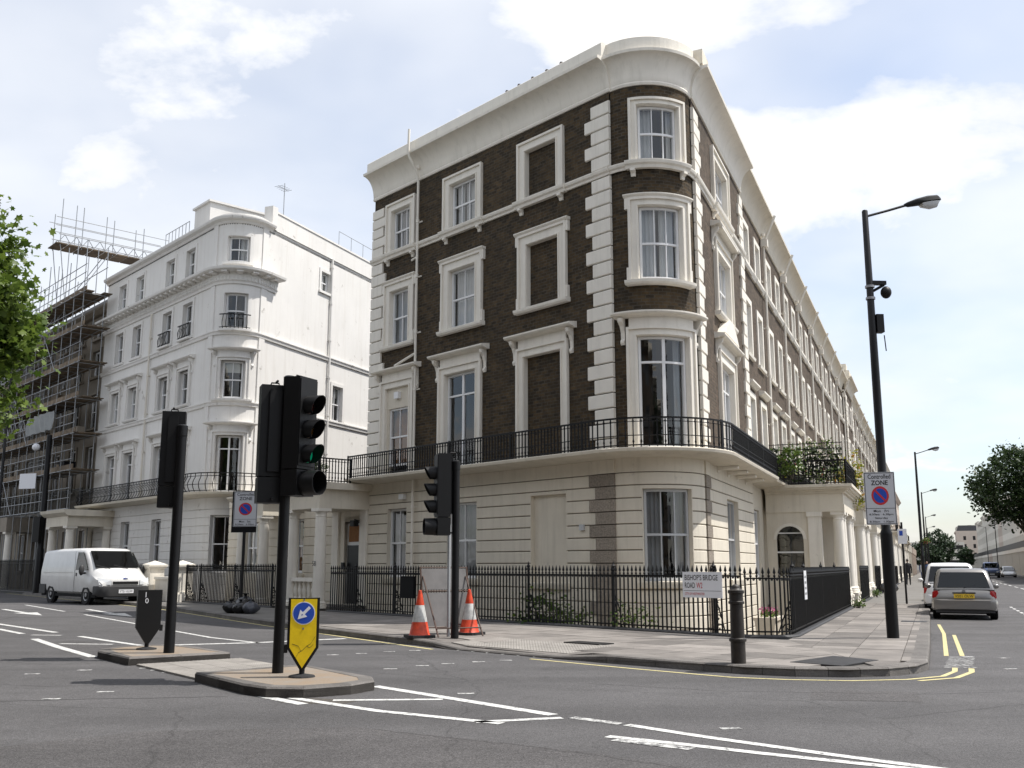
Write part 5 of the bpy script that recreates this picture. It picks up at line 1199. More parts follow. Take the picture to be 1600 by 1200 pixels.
# farther houses as one tall pale block each
for k, (d, ln, h, m_, lab) in enumerate(((116, 26, 15.2, 'stucco_far', 'pale stucco terrace block far up the left side of the street'), (143, 40, 13.5, 'stucco_pink', 'tan terrace block farthest up the left side of the street'))):
    T = thing('terrace_block', lab, 'building', tloc(d), TR, 'far blocks on the left side')
    hh = [(1.5 + 2.6 * i, 1.1, a, b) for i in range(int(ln / 2.6)) for a, b in ((1.2, 3.3), (4.6, 7.2), (8.6, 10.6), (11.8, 13.1))][:]
    hh = [x for x in hh if x[3] < h - .3]
    wall(F, T, 0, ln, -1, h, hh, m_, rev=.3); MB(F).box(.1, ln - .1, -9, -.5, -1, h - .1).build('interior', 'dark_room', T)
    MB(F).prism([(-.3, h - .6), (.1, h - .6), (.5, h - .1), (.5, h), (-.3, h + .4)], 0, ln).build('cornice', m_, T); MB(F).box(-.0, .1, -9, -.0, -1, h + .2).build('side_wall', m_, T)
    for i in range(int(ln / 5.4)):
        mb = MB(F); mb.box(i * 5.4 + 3.2, i * 5.4 + 5.2, 0, 2.6, 3.4, 4.4); mb.box(i * 5.4 + 3.3, i * 5.4 + 3.6, 2.2, 2.5, 0, 3.4); mb.box(i * 5.4 + 4.8, i * 5.4 + 5.1, 2.2, 2.5, 0, 3.4); mb.build('porch', m_, T)
# ---- the porches
class SideN:   # near side face of a porch: a = distance out from the facade, o = towards the viewer down the street
    def __call__(s, a, o, z): return (-o, -a, z)
    def cuts(s, a, b): return [a, b]
def make_porch():
    T = thing('entrance_porch', 'x', 'porch', tloc(0), TR, 'white columned porches'); W, D = 5.3, 2.7; S = SideN()
    for x0 in (0.06, W - .28):     # side walls with an arched light
        mb = MB(S); c, r, zs = .78, .46, 2.42
        def P(a, b, z0, z1):
            mb.box(a, b, -x0 - .22, -x0, z0, z1)
        P(.0, c - r, -1, 3.36); P(c + r, 1.42, -1, 3.36); P(c - r, c + r, -1, 1.15)
        n = 12
        for i in range(n):
            t0, t1 = math.pi * i / n, math.pi * (i + 1) / n
            mb.extr([(c + r * math.cos(t0), zs + r * math.sin(t0)), (c + r * math.cos(t0), 3.36), (c + r * math.cos(t1), 3.36), (c + r * math.cos(t1), zs + r * math.sin(t1))], -x0 - .22, -x0)
        w_ = mb.build('side_wall', 'stucco_cream', T)
        mb = MB(S); mb.extr([(c - r, 1.15), (c + r, 1.15)] + [(c + r * math.cos(t), zs + r * math.sin(t)) for t in [math.pi * i / n for i in range(n + 1)]], -x0 - .12, -x0 - .11); mb.build('pane', 'porch_glass', w_)
        mb = MB(S); mb.box(c - r, c + r, -x0 - .14, -x0 - .08, 1.95, 2.0); mb.box(c - r, c + r, -x0 - .14, -x0 - .08, 2.62, 2.66); mb.build('glazing_bar', 'white_paint', w_)
        mb = MB(S)
        for i in range(n): t0, t1 = math.pi * i / n, math.pi * (i + 1) / n; mb.extr([(c + rr * math.cos(t), zs + rr * math.sin(t)) for rr, t in ((r, t0), (r + .1, t0), (r + .1, t1), (r, t1))], -x0, -x0 + .04)
        mb.build('arch_moulding', 'stucco_trim', w_)
        mb = MB(S); mb.box(1.42, 1.86, -x0 - .3, -x0 + .06, -1, 3.2); mb.box(1.38, 1.9, -x0 - .34, -x0 + .1, 3.2, 3.36); mb.build('pilaster', 'stucco_trim', T)
    for u in (.3, 1.35, W - 1.35, W - .3):
        column(F, T, u, D - .28, .52, 3.36, .2); mb = MB(F); mb.box(u - .27, u + .27, D - .55, D - .01, .05, .5); mb.box(u - .3, u + .3, D - .58, D + .02, .05, .2); mb.box(u - .3, u + .3, D - .58, D + .02, .44, .52); mb.build('pedestal', 'stucco_trim', T)
    mb = MB(F); mb.box(.02, W - .02, 0, D - .04, 3.36, 3.62); mb.box(.05, W - .05, 0, D - .07, 3.62, 4.0); mb.build('entablature', 'stucco_cream', T)
    mb = MB(F)
    for k, (e, z0, z1) in enumerate(((.02, 4.0, 4.07), (.1, 4.07, 4.13), (.2, 4.13, 4.2), (.27, 4.2, 4.3))): mb.box(-e, W + e, 0, D + e, z0, z1)
    mb.build('porch_cornice', 'stucco_cream', T)
    MB(F).box(.3, W - .3, -.1, D - .6, .0, .16).build('porch_floor', 'paving', T)
    railing(F, T, .0, W, D + .08, 4.3, 5.15, .12, joined=True); railing(S, T, .1, D + .06, .0, 4.3, 5.15, .12, joined=True)
    mb = MB(F); mb.tube([(.9, D - 1.0, 3.36), (.9, D - 1.0, 3.1)], .015, 5); mb.lathe([(.05, 3.12), (.13, 3.05), (.09, 2.72), (.04, 2.68)], (.9, D - 1.0), 6); mb.build('lantern', 'iron', T)
    return T
pp = make_porch(); sp = 12.7; npz = 0
for k in range(9):
    s_ = sp + 11 * k + (7 if k >= 4 else 0)
    M4 = place(tloc(s_, 0), TR)
    if k == 0: T = pp; T.matrix_basis = M4; WM_[T.name] = M4
    else: T = copy_tree(pp, None, M4)
    T['label'] = 'white columned porch on the right street, %s from the rounded corner' % ORD[k]
    # railings up to the next porch
    if k < 8:
        a, b = s_ + 5.45, s_ + 10.9 + (7 if k == 3 else 0)
        R2 = thing('area_railing', 'black area railing between the %s and %s porches up the street' % (ORD[k], ORD[k + 1]), 'railings', tloc((a + b) / 2, 2.7, .12), TR, 'area railings up the street')
        area_rail('', '', FLAT, -(b - a) / 2, (b - a) / 2, 0.0, 1.4, step=.12, T=R2, joined=k > 0)
# plinth kerb along the terrace fronts is part of each railing; far right side of the street
def far_house(s, o, w, h, m_, lab, mans=False, dep=12, group=None, nst=4, front=2.4, name='stucco_house'):
    p = NR * o + DR * s; T = thing(name, lab, 'house', (p.x, p.y, 0), TR + math.pi, group)
    # front faces back across the street (towards -NR)
    hh = []; z = 1.0
    for k in range(nst):
        hz = (2.2, 2.4, 1.9, 1.5, 1.3)[k]
        if z + hz > h - .7: break
        hh += [(1.3 + 2.45 * i, 1.05, z, z + hz) for i in range(int(w / 2.45))]; z += hz + 1.25
    wall(FLAT, T, 0, w, -.5, h, hh, m_, rev=.3); MB(FLAT).box(.1, w - .1, -dep + .2, -.6, -.5, h - .1).build('interior', 'dark_room', T)
    MB(FLAT).prism([(-.3, h - .9), (.05, h - .9), (.45, h - .3), (.45, h - .15), (-.3, h + .25)], 0, w).build('cornice', m_, T)
    MB(FLAT).box(-.02, .1, -dep, 0, -.5, h).build('side_wall', m_, T); MB(FLAT).box(w - .1, w + .02, -dep, 0, -.5, h).build('side_wall', m_, T)
    for k in range(3):
        for x in (-.05, w + .02):
            pass
    # windows on the end wall that faces down the street
    E_ = MB(FLAT)
    for z in (5.2, 8.6, 11.8):
        if z + 1.8 < h: 
            for d in (3, 6.5, 9.5): E_.box(w + .0, w + .04, -d - .5, -d + .5, z, z + 1.6)
    E_.build('end_window', 'dark_room', T)
    if mans: MB(FLAT).prism([(-.2, h), (-.9, h + 2.2), (-dep + 1, h + 2.2), (-dep, h)], 0, w).build('mansard_roof', 'slate', T); [MB(FLAT).box(2 + 3 * i, 3.2 + 3 * i, -.9, -.2, h + .4, h + 1.8).build('dormer', 'stucco_far', T) for i in range(int(w / 3.4))]
    MB(FLAT).box(0, w, -.2, front, 3.6, 4.2).build('porch_canopy', m_, T)
    for i in range(int(w / 1.4)): MB(FLAT).box(.2 + 1.4 * i, .5 + 1.4 * i, front - .4, front - .05, -.2, 3.6).build('porch_pillar', m_, T)
    MB(FLAT).box(0, w, front - .05, front + .03, 4.2, 5.1).build('balcony_front', 'iron', T)
    mb = MB(FLAT); mb.box(w * .3, w * .3 + 1.6, -6, -4.5, h, h + 2.4); mb.box(w * .8, w * .8 + 1.2, -6, -4.5, h, h + 2.4); mb.build('chimney', m_, T)
for k in range(-5, 14):
    far_house(172 + 15 * (k + 1), 14.6, 14.96, 15.0 + (1.0 if k % 3 == 1 else 0), 'stucco_far' if k != 5 else 'stucco_pink', ('white stucco house across the street beyond the dark tree, %s from the right edge' % ORD[k]) if k >= 0 else 'white stucco house across the street past the right edge, %s before the dark tree' % ORD[-k - 1], group='white houses across the street')
far_house(470, 9.5, 24, 15.5, 'stucco_pink', 'pale tan house with slate mansard roof closing the far end of the street', mans=True, dep=16)
T = thing('office_block', 'low pale flat roofed office block at the far end of the street', 'building', tuple(DR * 420 + NR * 1.5) + (0,), TR - math.pi / 2)
mb = MB(FLAT); mb.box(-10, 10, -10, 0, 0, 10.5); mb.build('wall', 'stucco_far', T)
for i in range(3): MB(FLAT).box(-9.5, 9.5, .0, .05, 2.2 + 2.8 * i, 3.7 + 2.8 * i).build('window_band', 'dark_room', T)
# ================================================================== street furniture
def signal_head(T, X, h=1.62, lit=None):
    """four-aspect head, facing -y, bottom at z=0"""
    w, d = .19, .13
    mb = MB(); mb.X = X; mb.box(-w, w, -d, d, .36, h); mb.box(-w + .01, w - .01, -d - .015, -d, .40, h - .03); mb.box(-.08, .08, d, d + .05, .42, h - .08)
    H = mb.build('signal_head', 'black_plastic', T)
    for i, lens in enumerate(('lens_green', 'lens_amber', 'lens_red')):
        zc = .36 + .2 + i * .335
        mb = MB(); mb.X = X; n = 20; L0 = []; L1 = []; I0 = []; I1 = []
        for k in range(n + 1):   # visor: a hood open at the bottom
            a = math.radians(-62) + (math.radians(242) + math.radians(62)) * k / n; c_, s_ = math.cos(a), math.sin(a); top = .25 * (0.74 + .26 * s_) 
            L0.append(mb.vert(.135 * c_, -d - .01, zc + .135 * s_)); L1.append(mb.vert(.128 * c_, -d - top, zc + .128 * s_)); I0.append(mb.vert(.129 * c_, -d - .01, zc + .129 * s_)); I1.append(mb.vert(.122 * c_, -d - top, zc + .122 * s_))
        for k in range(n): mb.f += [(L0[k], L0[k + 1], L1[k + 1], L1[k]), (I0[k], I1[k], I1[k + 1], I0[k + 1]), (L1[k], L1[k + 1], I1[k + 1], I1[k])]
        mb.build('visor', 'black_plastic', H, smooth=True)
        m_ = lens if (lens != 'lens_green' or lit) else 'lens_red'
        mb = MB(); mb.X = X @ Matrix.Translation((0, -d - .02, zc)) @ Matrix.Rotation(math.pi / 2, 4, 'X'); mb.lathe([(.112, -.01), (.112, 0), (.08, .022), (.03, .03), (.002, .032)], n=20); mb.build('lens', m_, H, smooth=True)
    mb = MB(); mb.X = X; mb.box(-w, w, -d, d, .0, .345); mb.build('regulatory_box', 'black_plastic', H)
    mb = MB(); mb.X = X @ Matrix.Translation((0, -d, .17)) @ Matrix.Rotation(math.pi / 2, 4, 'X'); mb.lathe([(.165, 0), (.172, .02), (.168, .1), (.165, .24), (.158, .24), (.158, .03), (.002, .02)], n=22); mb.build('visor', 'black_plastic', H, smooth=True)
    mb = MB(); mb.X = X; mb.tube([(0, d + .02, h + .03), (0, d + .13, h + .03)], .018, 6); mb.tube([(0, d + .02, .05), (0, d + .13, .05)], .018, 6); mb.tube([(-.06, d * .2, h), (-.05, d * .3, h + .04), (.05, d * .3, h + .04), (.06, d * .2, h)], .012, 5); mb.build('mounting_arm', 'black_plastic', H)
    return H
def signal(name, label, loc, ph, heads, r=.072, lit=(), panel=None, pole_m='pole_black'):
    T = thing(name, label, 'traffic light', loc)
    mb = MB(); mb.lathe([(r * 1.05, 0), (r, .6), (r, ph - .18), (r * 1.12, ph - .17), (r * 1.12, ph), (r * .8, ph + .02)], n=16); mb.build('pole', pole_m, T, smooth=True)
    for i, (face, dist, z, side) in enumerate(heads):
        # face: azimuth the lenses look to; side: azimuth from the pole to the head's centre
        X = Matrix.Translation((math.sin(R(side)) * dist, math.cos(R(side)) * dist, z)) @ Matrix.Rotation(math.pi - R(face), 4, 'Z'); signal_head(T, X, lit=i in lit)
    return T
signal('traffic_signal', 'black traffic light with a green lamp, on the near island behind the yellow bollard', (-3.08, 13.55, .12), 3.95, [(116, .17, 2.31, 98), (338, .24, 2.22, 292)], lit=(0,))
signal('traffic_signal', 'black traffic light seen from behind, on the farther island', (-5.55, 16.62, .12), 3.7, [(346, .27, 2.34, 312)], r=.082)
signal('traffic_signal', 'black traffic light on the pavement beside the folding sign and cones', (-1.12, 20.0, .12), 3.45, [(255, .27, 1.98, 275)], r=.075)
T = thing('grey_post', 'thin grey post right behind the pavement traffic light', 'post', (-1.27, 20.4, .12)); MB().lathe([(.032, 0), (.032, 2.2), (.02, 2.22)], n=10).build('post', 'post_zinc', T, smooth=True)
# ---- plastic bollards on the islands
def keep_bollard(name, label, loc, rz, number=False):
    T = thing(name, label, 'bollard', loc, rz, 'plastic traffic island bollards'); w = .175
    out = [(-w, .98), (-w, .36), (-.03, .1), (.03, .1), (w, .36), (w, .98)]
    mb = MB(); f = [(x * 1.12, z if z > .3 else z) for x, z in out]
    mb.extr([(x, z) for x, z in f], -.07, .07); mb.build('body', 'black_plastic', T)
    q = [(-w + .012, .965), (-w + .012, .37), (0, .115), (w - .012, .37), (w - .012, .965)]
    MB().extr(q, -.082, -.071).build('yellow_face', 'bollard_yellow', T)
    c, r = .79, .142
    MB().extr([(r * math.cos(t), c + r * math.sin(t)) for t in [2 * math.pi * k / 32 for k in range(32)]], -.0845, -.0825).build('white_ring', 'sign_white', T)
    MB().extr([((r - .01) * math.cos(t), c + (r - .01) * math.sin(t)) for t in [2 * math.pi * k / 32 for k in range(32)]], -.0870, -.0848).build('blue_disc', 'sign_blue', T)
    mb = MB(); mb.X = Matrix.Translation((0, 0, c)) @ Matrix.Rotation(R(-225), 4, 'Y')
    mb.extr([(-.105, -.018), (.02, -.018), (.02, -.018), (.02, .018), (-.105, .018)][0:2] + [(.02, .018), (-.105, .018)], -.0895, -.0872); mb.extr([(.0, -.062), (.0, -.02), (.045, 0), (.0, .02), (.0, .062), (.105, 0)], -.0897, -.0872); mb.build('arrow', 'sign_white', T)
    mb = MB(); mb.tube([(0, 0, .02), (0, 0, .12)], .035, 8); mb.lathe([(.17, 0), (.16, .02), (.05, .04)], n=12); mb.build('base', 'rubber', T)
    for z in (.60, .955): MB().extr([(.012 * math.cos(t), z + .012 * math.sin(t)) for t in [k * .785 for k in range(8)]], -.088, -.083).build('stud', 'wheel_steel', T)
    mb = MB(); mb.box(-.235, -.19, -.05, .05, .3, .4); mb.build('catch', 'black_plastic', T)
    for ln in ([(-.10, .20), (-.05, .30), (.0, .33), (.05, .38), (.10, .41), (.155, .50)], [(-.02, .32), (-.05, .38), (-.13, .41)], [(.05, .38), (.09, .36), (.13, .40)]):
        mb = MB()
        for (x0, z0), (x1, z1) in zip(ln, ln[1:]): mb.extr([(x0, z0), (x1, z1), (x1, z1 + .006), (x0, z0 + .006)], -.0835, -.0822)
        mb.build('crack', 'rubber', T)
    if number:
        for ch, z in (('1', .86), ('0', .76)): text(ch, 'number', 'sign_white', T, place((.075, .0715, z), math.pi), .085)
    return T
keep_bollard('island_bollard', 'yellow faced bollard with blue arrow disc on the near island', (-2.66, 13.05, .12), R(10))
keep_bollard('island_bollard', 'black backed bollard numbered 10 on the farther island', (-6.16, 17.3, .12), R(207), number=True)
# ---- controlled zone plates
def zone_plate(T, X, lines, w=.62, h=.98):
    mb = MB(); mb.X = X; mb.box(-w / 2, w / 2, -.006, .006, 0, h); P = mb.build('plate', 'sign_grey', T)
    mb = MB(); mb.X = X
    e = .012
    for a in ((-w / 2 + .01, w / 2 - .01, .01, .01 + e), (-w / 2 + .01, w / 2 - .01, h - .01 - e, h - .01), (-w / 2 + .01, -w / 2 + .01 + e, .01 + e, h - .01 - e), (w / 2 - .01 - e, w / 2 - .01, .01 + e, h - .01 - e)): mb.box(a[0], a[1], -.0085, -.0065, a[2], a[3])
    zl_ = .30 if len(lines) > 2 else .2
    mb.box(-w / 2 + .01, w / 2 - .01, -.0085, -.0065, zl_, zl_ + .008); mb.build('border', 'sign_black', T)
    mb = MB(); mb.X = X; c = zl_ + .03 + (h - .26 - zl_) / 2; r = .175
    mb.extr([(r * math.cos(t), c + r * math.sin(t)) for t in [2 * math.pi * k / 36 for k in range(36)]], -.0085, -.0065); mb.build('red_disc', 'sign_red', P)
    mb = MB(); mb.X = X; r = .135; mb.extr([(r * math.cos(t), c + r * math.sin(t)) for t in [2 * math.pi * k / 36 for k in range(36)]], -.0105, -.0088); mb.build('blue_disc', 'sign_blue', P)
    mb = MB(); mb.X = X @ Matrix.Translation((0, 0, c)) @ Matrix.Rotation(R(45), 4, 'Y'); mb.box(-.15, .15, -.0125, -.0108, -.018, .018); mb.build('red_bar', 'sign_red', P)
    def tx(s, z, hh, ww, b=.01): text(s, 'lettering', 'sign_black', P, X @ Matrix.Translation((-ww / 2, -.0075, z)), hh, ww, bold=b)
    tx('Controlled', h - .125, .085, .46); tx('ZONE', h - .245, .09, .34, .02)
    n = len(lines); dz = (zl_ - .03) / n
    for i, (s, ww) in enumerate(lines): tx(s, zl_ - .012 - (i + 1) * dz + .012, dz * .68, ww)
    return P
# ---- street lamps
def lamp_column(label, loc, h=10.2, reach=2.3, rz=0.0, r=(.115, .085, .06), extras=False):
    T = thing('street_lamp', label, 'street lamp', loc, rz, 'street lamps along the right street')
    mb = MB(); mb.lathe([(r[0], 0), (r[0], 2.0), (r[0] * 1.02, 2.02), (r[1], 2.1), (r[1] * .95, h * .6), (r[2], h), (r[2] * .8, h + .02)], n=16); mb.build('column', 'pole_black', T, smooth=True)
    mb = MB(); mb.tube([(0, 0, h - .12), (reach * .5, 0, h + .02), (reach, 0, h + .17)], .026, 8); mb.build('arm', 'pole_black', T, smooth=True)
    X = Matrix.Translation((reach, 0, h + .17)) @ Matrix.Rotation(R(-9), 4, 'Y') @ Matrix.Diagonal((.72, .85, .85, 1)); mb = MB(); mb.X = X
    rings = []
    for x, hw, zt, zb in ((-.12, .03, .03, -.03), (.0, .07, .07, -.06), (.25, .13, .12, -.05), (.6, .16, .16, -.03), (.9, .14, .15, -.02), (1.0, .06, .08, 0)):
        rings.append([mb.vert(x, hw * c_, (zt if s_ > 0 else zb) * abs(s_) ** .7 * (1 if s_ > 0 else 1)) for c_, s_ in [(math.cos(k * math.pi / 6), math.sin(k * math.pi / 6)) for k in range(12)]])
    for a, b in zip(rings, rings[1:]):
        for i in range(12): mb.f.append((a[i], a[(i + 1) % 12], b[(i + 1) % 12], b[i]))
    mb.f.append(tuple(rings[0][::-1])); mb.f.append(tuple(rings[-1])); mb.build('lantern', 'black_plastic', T, smooth=True)
    mb = MB(); mb.X = X; rings = []
    for x, hw, d in ((.36, .09, .0), (.4, .12, -.1), (.62, .135, -.17), (.85, .12, -.14), (.95, .07, -.01)):
        rings.append([mb.vert(x, hw * math.cos(k * math.pi / 6), -.02 + d * abs(math.sin(k * math.pi / 6))) for k in range(7)])
    for a, b in zip(rings, rings[1:]):
        for i in range(6): mb.f.append((a[i], a[i + 1], b[i + 1], b[i]))
    mb.build('lamp_bowl', 'lamp_clear', T, smooth=True)
    return T
LP = lamp_column('tall black street lamp nearest the corner, carrying a camera and a zone plate', (7.42, 19.95, .12), h=8.72, reach=.95, rz=R(4))
mb = MB(); mb.tube([(0, 0, 6.95), (.3, 0, 7.12)], .03, 6); mb.box(.05, .34, -.05, .05, 7.12, 7.2); mb.build('camera_bracket', 'black_plastic', LP)
mb = MB(); mb.ball((.32, -.04, 6.95), (.11, .11, .13), 14, 9); mb.build('dome_camera', 'black_plastic', LP, smooth=True)
mb = MB(); mb.box(.07, .22, -.08, .08, 6.1, 6.48); mb.tube([(.24, 0, 6.05), (.26, 0, 5.72)], .012, 5); mb.build('control_box', 'black_plastic', LP)
for z in (6.8, 7.05): MB().lathe([(.095, z), (.095, z + .05)], n=14).build('clamp_band', 'wheel_steel', LP)
zp = thing('zone_sign', 'grey controlled zone plate on the nearest black lamp column', 'sign', (7.3, 19.82, 2.30), R(-14)); zone_plate(zp, Matrix.Diagonal((.93, 1, 1.06, 1)), [('Mon   Fri', .3), ('8.30am   6.30pm', .48), ('Saturday', .26), ('8.30am   1.30pm', .48)])
for k, (d, lab) in enumerate(((70.0, 'second street lamp along the right pavement, beyond the zone plate'), (109, 'third street lamp along the right pavement'), (164, 'fourth street lamp along the right pavement'), (212, 'farthest street lamp along the right pavement'))):
    p = NR * -.6 + DR * d; lamp_column(lab, (p.x, p.y, .12), h=8.7, reach=.95, rz=R(4))
for k, (d, o, lab) in enumerate(((215, 11.5, 'thin lamp column across the street, in front of the white houses'), (250, 11.5, 'thinner lamp column across the street, left of the other one'))):
    p = NR * o + DR * d; lamp_column(lab, (p.x, p.y, .12), h=10, reach=1.0, rz=R(184))
# parking sign on its own post, up the pavement
p = NR * -1.0 + DR * 40.5; T = thing('parking_sign', 'white parking sign on a thin black post up the right pavement', 'sign', (p.x, p.y, .12), R(-18))
MB().lathe([(.038, 0), (.038, 3.0)], n=10).build('post', 'pole_black', T, smooth=True); MB().box(-.16, .16, -.06, -.045, 2.2, 2.75).build('plate', 'sign_white', T); MB().box(-.1, .02, -.064, -.0605, 2.5, 2.68).build('blue_square', 'sign_blue', T)
# zone plate on its own post at the left
T = thing('zone_sign', 'grey controlled zone plate on a thin post above the rubbish bags', 'sign', (-8.45, 31.75, .12), R(-8))
MB().lathe([(.05, 0), (.05, 3.6)], n=10).build('post', 'pole_black', T, smooth=True); MB().box(-.42, .40, -.05, -.03, 2.42, 3.72).build('backboard', 'black_matte', T)
zone_plate(T, Matrix.Translation((.03, -.06, 2.6)) @ Matrix.Diagonal((1.26, 1, 1.13, 1)), [('Mon   Sat', .3), ('8.30am   6.30pm', .5)])
# left poles: tall lamp column and the dark signal mast by the scaffolding
T = thing('street_lamp', 'tall dark lamp column standing in front of the scaffolding', 'street lamp', (*(VI + DL * 39.5 + NL * 4.6), .12), R(160))
mb = MB(); mb.lathe([(.12, 0), (.12, 1.8), (.085, 1.9), (.06, 11.5)], n=12); mb.build('column', 'pole_black', T, smooth=True); MB().tube([(0, 0, 11.4), (.7, 0, 11.62), (1.5, 0, 11.7)], .03, 6).build('arm', 'pole_black', T, smooth=True); MB().ball((1.75, 0, 11.72), (.42, .14, .11), 10, 6).build('lantern', 'pole_grey', T, smooth=True)
T = thing('signal_mast', 'thick black mast with white sign panel at the far left', 'mast', (-24.6, 52.6, .12), R(-20))
mb = MB(); mb.lathe([(.2, 0), (.2, 2.2), (.16, 2.3), (.14, 8.2), (.1, 8.25)], n=12); mb.build('mast', 'pole_black', T, smooth=True); MB().box(-1.6, -.5, -.2, -.17, 5.4, 6.2).build('sign_panel', 'sign_white', T); MB().tube([(0, 0, 6.0), (-1.6, -.1, 6.1)], .04, 6).build('arm', 'pole_black', T, smooth=True)
MB().ball((-.7, -.15, 7.6), (.22, .2, .2), 10, 6).build('camera_dome', 'sign_white', T, smooth=True); MB().box(-.22, .22, -.4, -.2, 2.6, 3.9).build('signal_box', 'black_plastic', T)
# ---- cast iron bollard at the corner
T = thing('cast_bollard', 'ringed black cast iron bollard on the pavement corner', 'bollard', (3.27, 14.85, .12))
MB().lathe([(.105, 0), (.105, .30), (.125, .31), (.125, .345), (.1, .36), (.098, .62), (.093, .83), (.115, .84), (.115, .87), (.1, .88), (.1, .98), (.118, .99), (.118, 1.03), (.085, 1.04), (.07, 1.055), (.065, 1.07), (.06, 1.09), (.04, 1.11), (.004, 1.12)], n=24).build('post', 'cast_bollard', T, smooth=True, ang=30)
# ---- cones and the folding sign
def cone(loc, lab, rz=0, sc=1.0):
    T = thing('traffic_cone', lab, 'traffic cone', loc, rz, 'traffic cones by the folding sign', scale=sc)
    MB().poly([(-.27, -.2), (-.2, -.27), (.2, -.27), (.27, -.2), (.27, .2), (.2, .27), (-.2, .27), (-.27, .2)], 0, .05).build('base', 'rubber', T)
    pr = lambda z: .2 - (z - .05) * .2; 
    for z0, z1, m_, nm in ((.05, .30, 'cone_orange', 'skirt'), (.30, .62, 'cone_white', 'sleeve'), (.62, .90, 'cone_orange', 'tip')):
        MB().lathe([(pr(z0) + (.012 if nm == 'skirt' else 0), z0), (pr(z0), z0 + .012), (pr(z1), z1)] + ([(pr(z1) * .5, z1 + .01)] if nm == 'tip' else []), n=24).build(nm, m_, T, smooth=True)
cone((-1.82, 20.15, .12), 'orange and white traffic cone left of the folding sign', R(20)); cone((-.88, 21.0, .12), 'orange and white traffic cone right of the folding sign', R(50))
T = thing('folding_sign', 'grey backed folding road sign between the two traffic cones', 'sign', (-1.3, 20.95, .12), R(26))
X = Matrix.Rotation(R(-13), 4, 'X')
for z0, z1 in ((.17, .86), (.92, 1.36)):
    mb = MB(); mb.X = X; mb.box(-.50, .50, -.01, .0, z0, z1); P = mb.build('panel', 'sign_back', T)
mb = MB(); mb.X = X
for x in (-.52, .52): mb.tube([(x, -.005, -.0), (x, -.005, 1.4)], .018, 6)
for z in (.15, .89, 1.38): mb.tube([(-.52, -.005, z), (.52, -.005, z)], .014, 6)
mb.build('frame', 'rust_pipe', T, smooth=True)
mb = MB(); mb.X = Matrix.Translation((0, .3, 0)) @ Matrix.Rotation(R(0), 4, 'X')
top = X @ Vector((0, 0, 1.2))
for x in (-.48, .48): mb.tube([(x, -.95, 0), (x, top.y - .32, top.z)], .017, 6)
mb.tube([(-.48, -.86, .16), (.48, -.86, .16)], .014, 6); mb.build('stay_frame', 'rust_pipe', T, smooth=True)
# ---- street name plate on the left railings (each fixed to its railing, but lifts away)
u = -PF.arc - .92; p = Vector(PF(u, .03, 0)); T = thing('street_name_plate', "white Bishop's Bridge Road W2 name plate fixed to the left railing", 'sign', (p.x, p.y, .86), R(-48))
MB().box(-.5, .5, -.012, .0, 0, .52).build('plate', 'sign_white', T)
text("BISHOP'S BRIDGE", 'lettering', 'sign_black', T, place((-.44, -.0135, .35)), .115, .84, bold=.004); text('ROAD', 'lettering', 'sign_black', T, place((-.44, -.0135, .19)), .115, .26, bold=.004); text('W2', 'lettering', 'sign_red', T, place((-.14, -.0135, .19)), .115, .15, bold=.006)
MB().box(-.48, .48, -.0135, -.0122, .135, .142).build('rule', 'sign_black', T); text('CITY OF WESTMINSTER', 'lettering', 'sign_red', T, place((-.44, -.0135, .05)), .05, .5)
# notice on the right railings, dark box on the left railings
p = Vector(PF(PF.arc + 2.1, .035, 0)); T = thing('notice_board', 'small white notice tied to the right railing near the corner', 'sign', (p.x, p.y, .78), R(90 - 22.6)); MB().box(-.22, .22, -.01, 0, 0, .62).build('plate', 'sign_white', T)
for k in range(4): MB().box(-.16, .14, -.0125, -.0105, .1 + k * .12, .15 + k * .12).build('printed_line', 'post_zinc', T)
p = Vector(PF(-PF.arc - 11.0, .06, 0)); T = thing('meter_box', 'flat black box hung on the left railing near the porch', 'box', (p.x, p.y, .62), R(-48)); MB().box(-.3, .3, -.1, 0, 0, .56).build('box', 'black_matte', T); MB().box(-.31, .31, -.11, 0, .56, .6).build('lid', 'black_matte', T)
# ---- rubbish bags on the left pavement
def bag(lab, loc, r, m_='bag_black', seed=0):
    rr = random.Random(seed); T = thing('rubbish_bag', lab, 'rubbish bag', loc, rr.uniform(0, 6), 'rubbish bags on the left pavement'); mb = MB(); n, m2 = 22, 12; rings = []
    ph = [rr.uniform(0, 6.28) for _ in range(6)]
    for j in range(m2 + 1):
        t = j / m2; ring = []
        for k in range(n):
            an = 2 * math.pi * k / n; base = (math.sin(math.pi * min(1, t * .93 + .07)) ** .55) if t < .86 else .34 - (t - .86) * 1.3
            q = r * base * (1 + .10 * math.sin(3 * an + ph[0] + 2 * t) + .07 * math.sin(7 * an + ph[1] + 5 * t) + .05 * math.sin(12 * an + ph[2]) * t)
            ring.append(mb.vert(math.cos(an) * q, math.sin(an) * q * .9, r * 1.45 * t + r * .05 * math.sin(5 * an + ph[3])* (t > .1)))
        rings.append(ring)
    for a, b in zip(rings, rings[1:]):
        for i in range(n): mb.f.append((a[i], a[(i + 1) % n], b[(i + 1) % n], b[i]))
    mb.f.append(tuple(rings[0][::-1])); mb.f.append(tuple(rings[-1])); mb.build('sack', m_, T, smooth=True, ang=50)
    k_ = MB(); k_.lathe([(.05 * r / .3, r * 1.42), (.03, r * 1.5), (.09 * r / .3, r * 1.68), (.07, r * 1.7)], n=7); k_.build('knot', m_, T, smooth=True)
b0 = Vector((-8.17, 30.5)); dl = DL
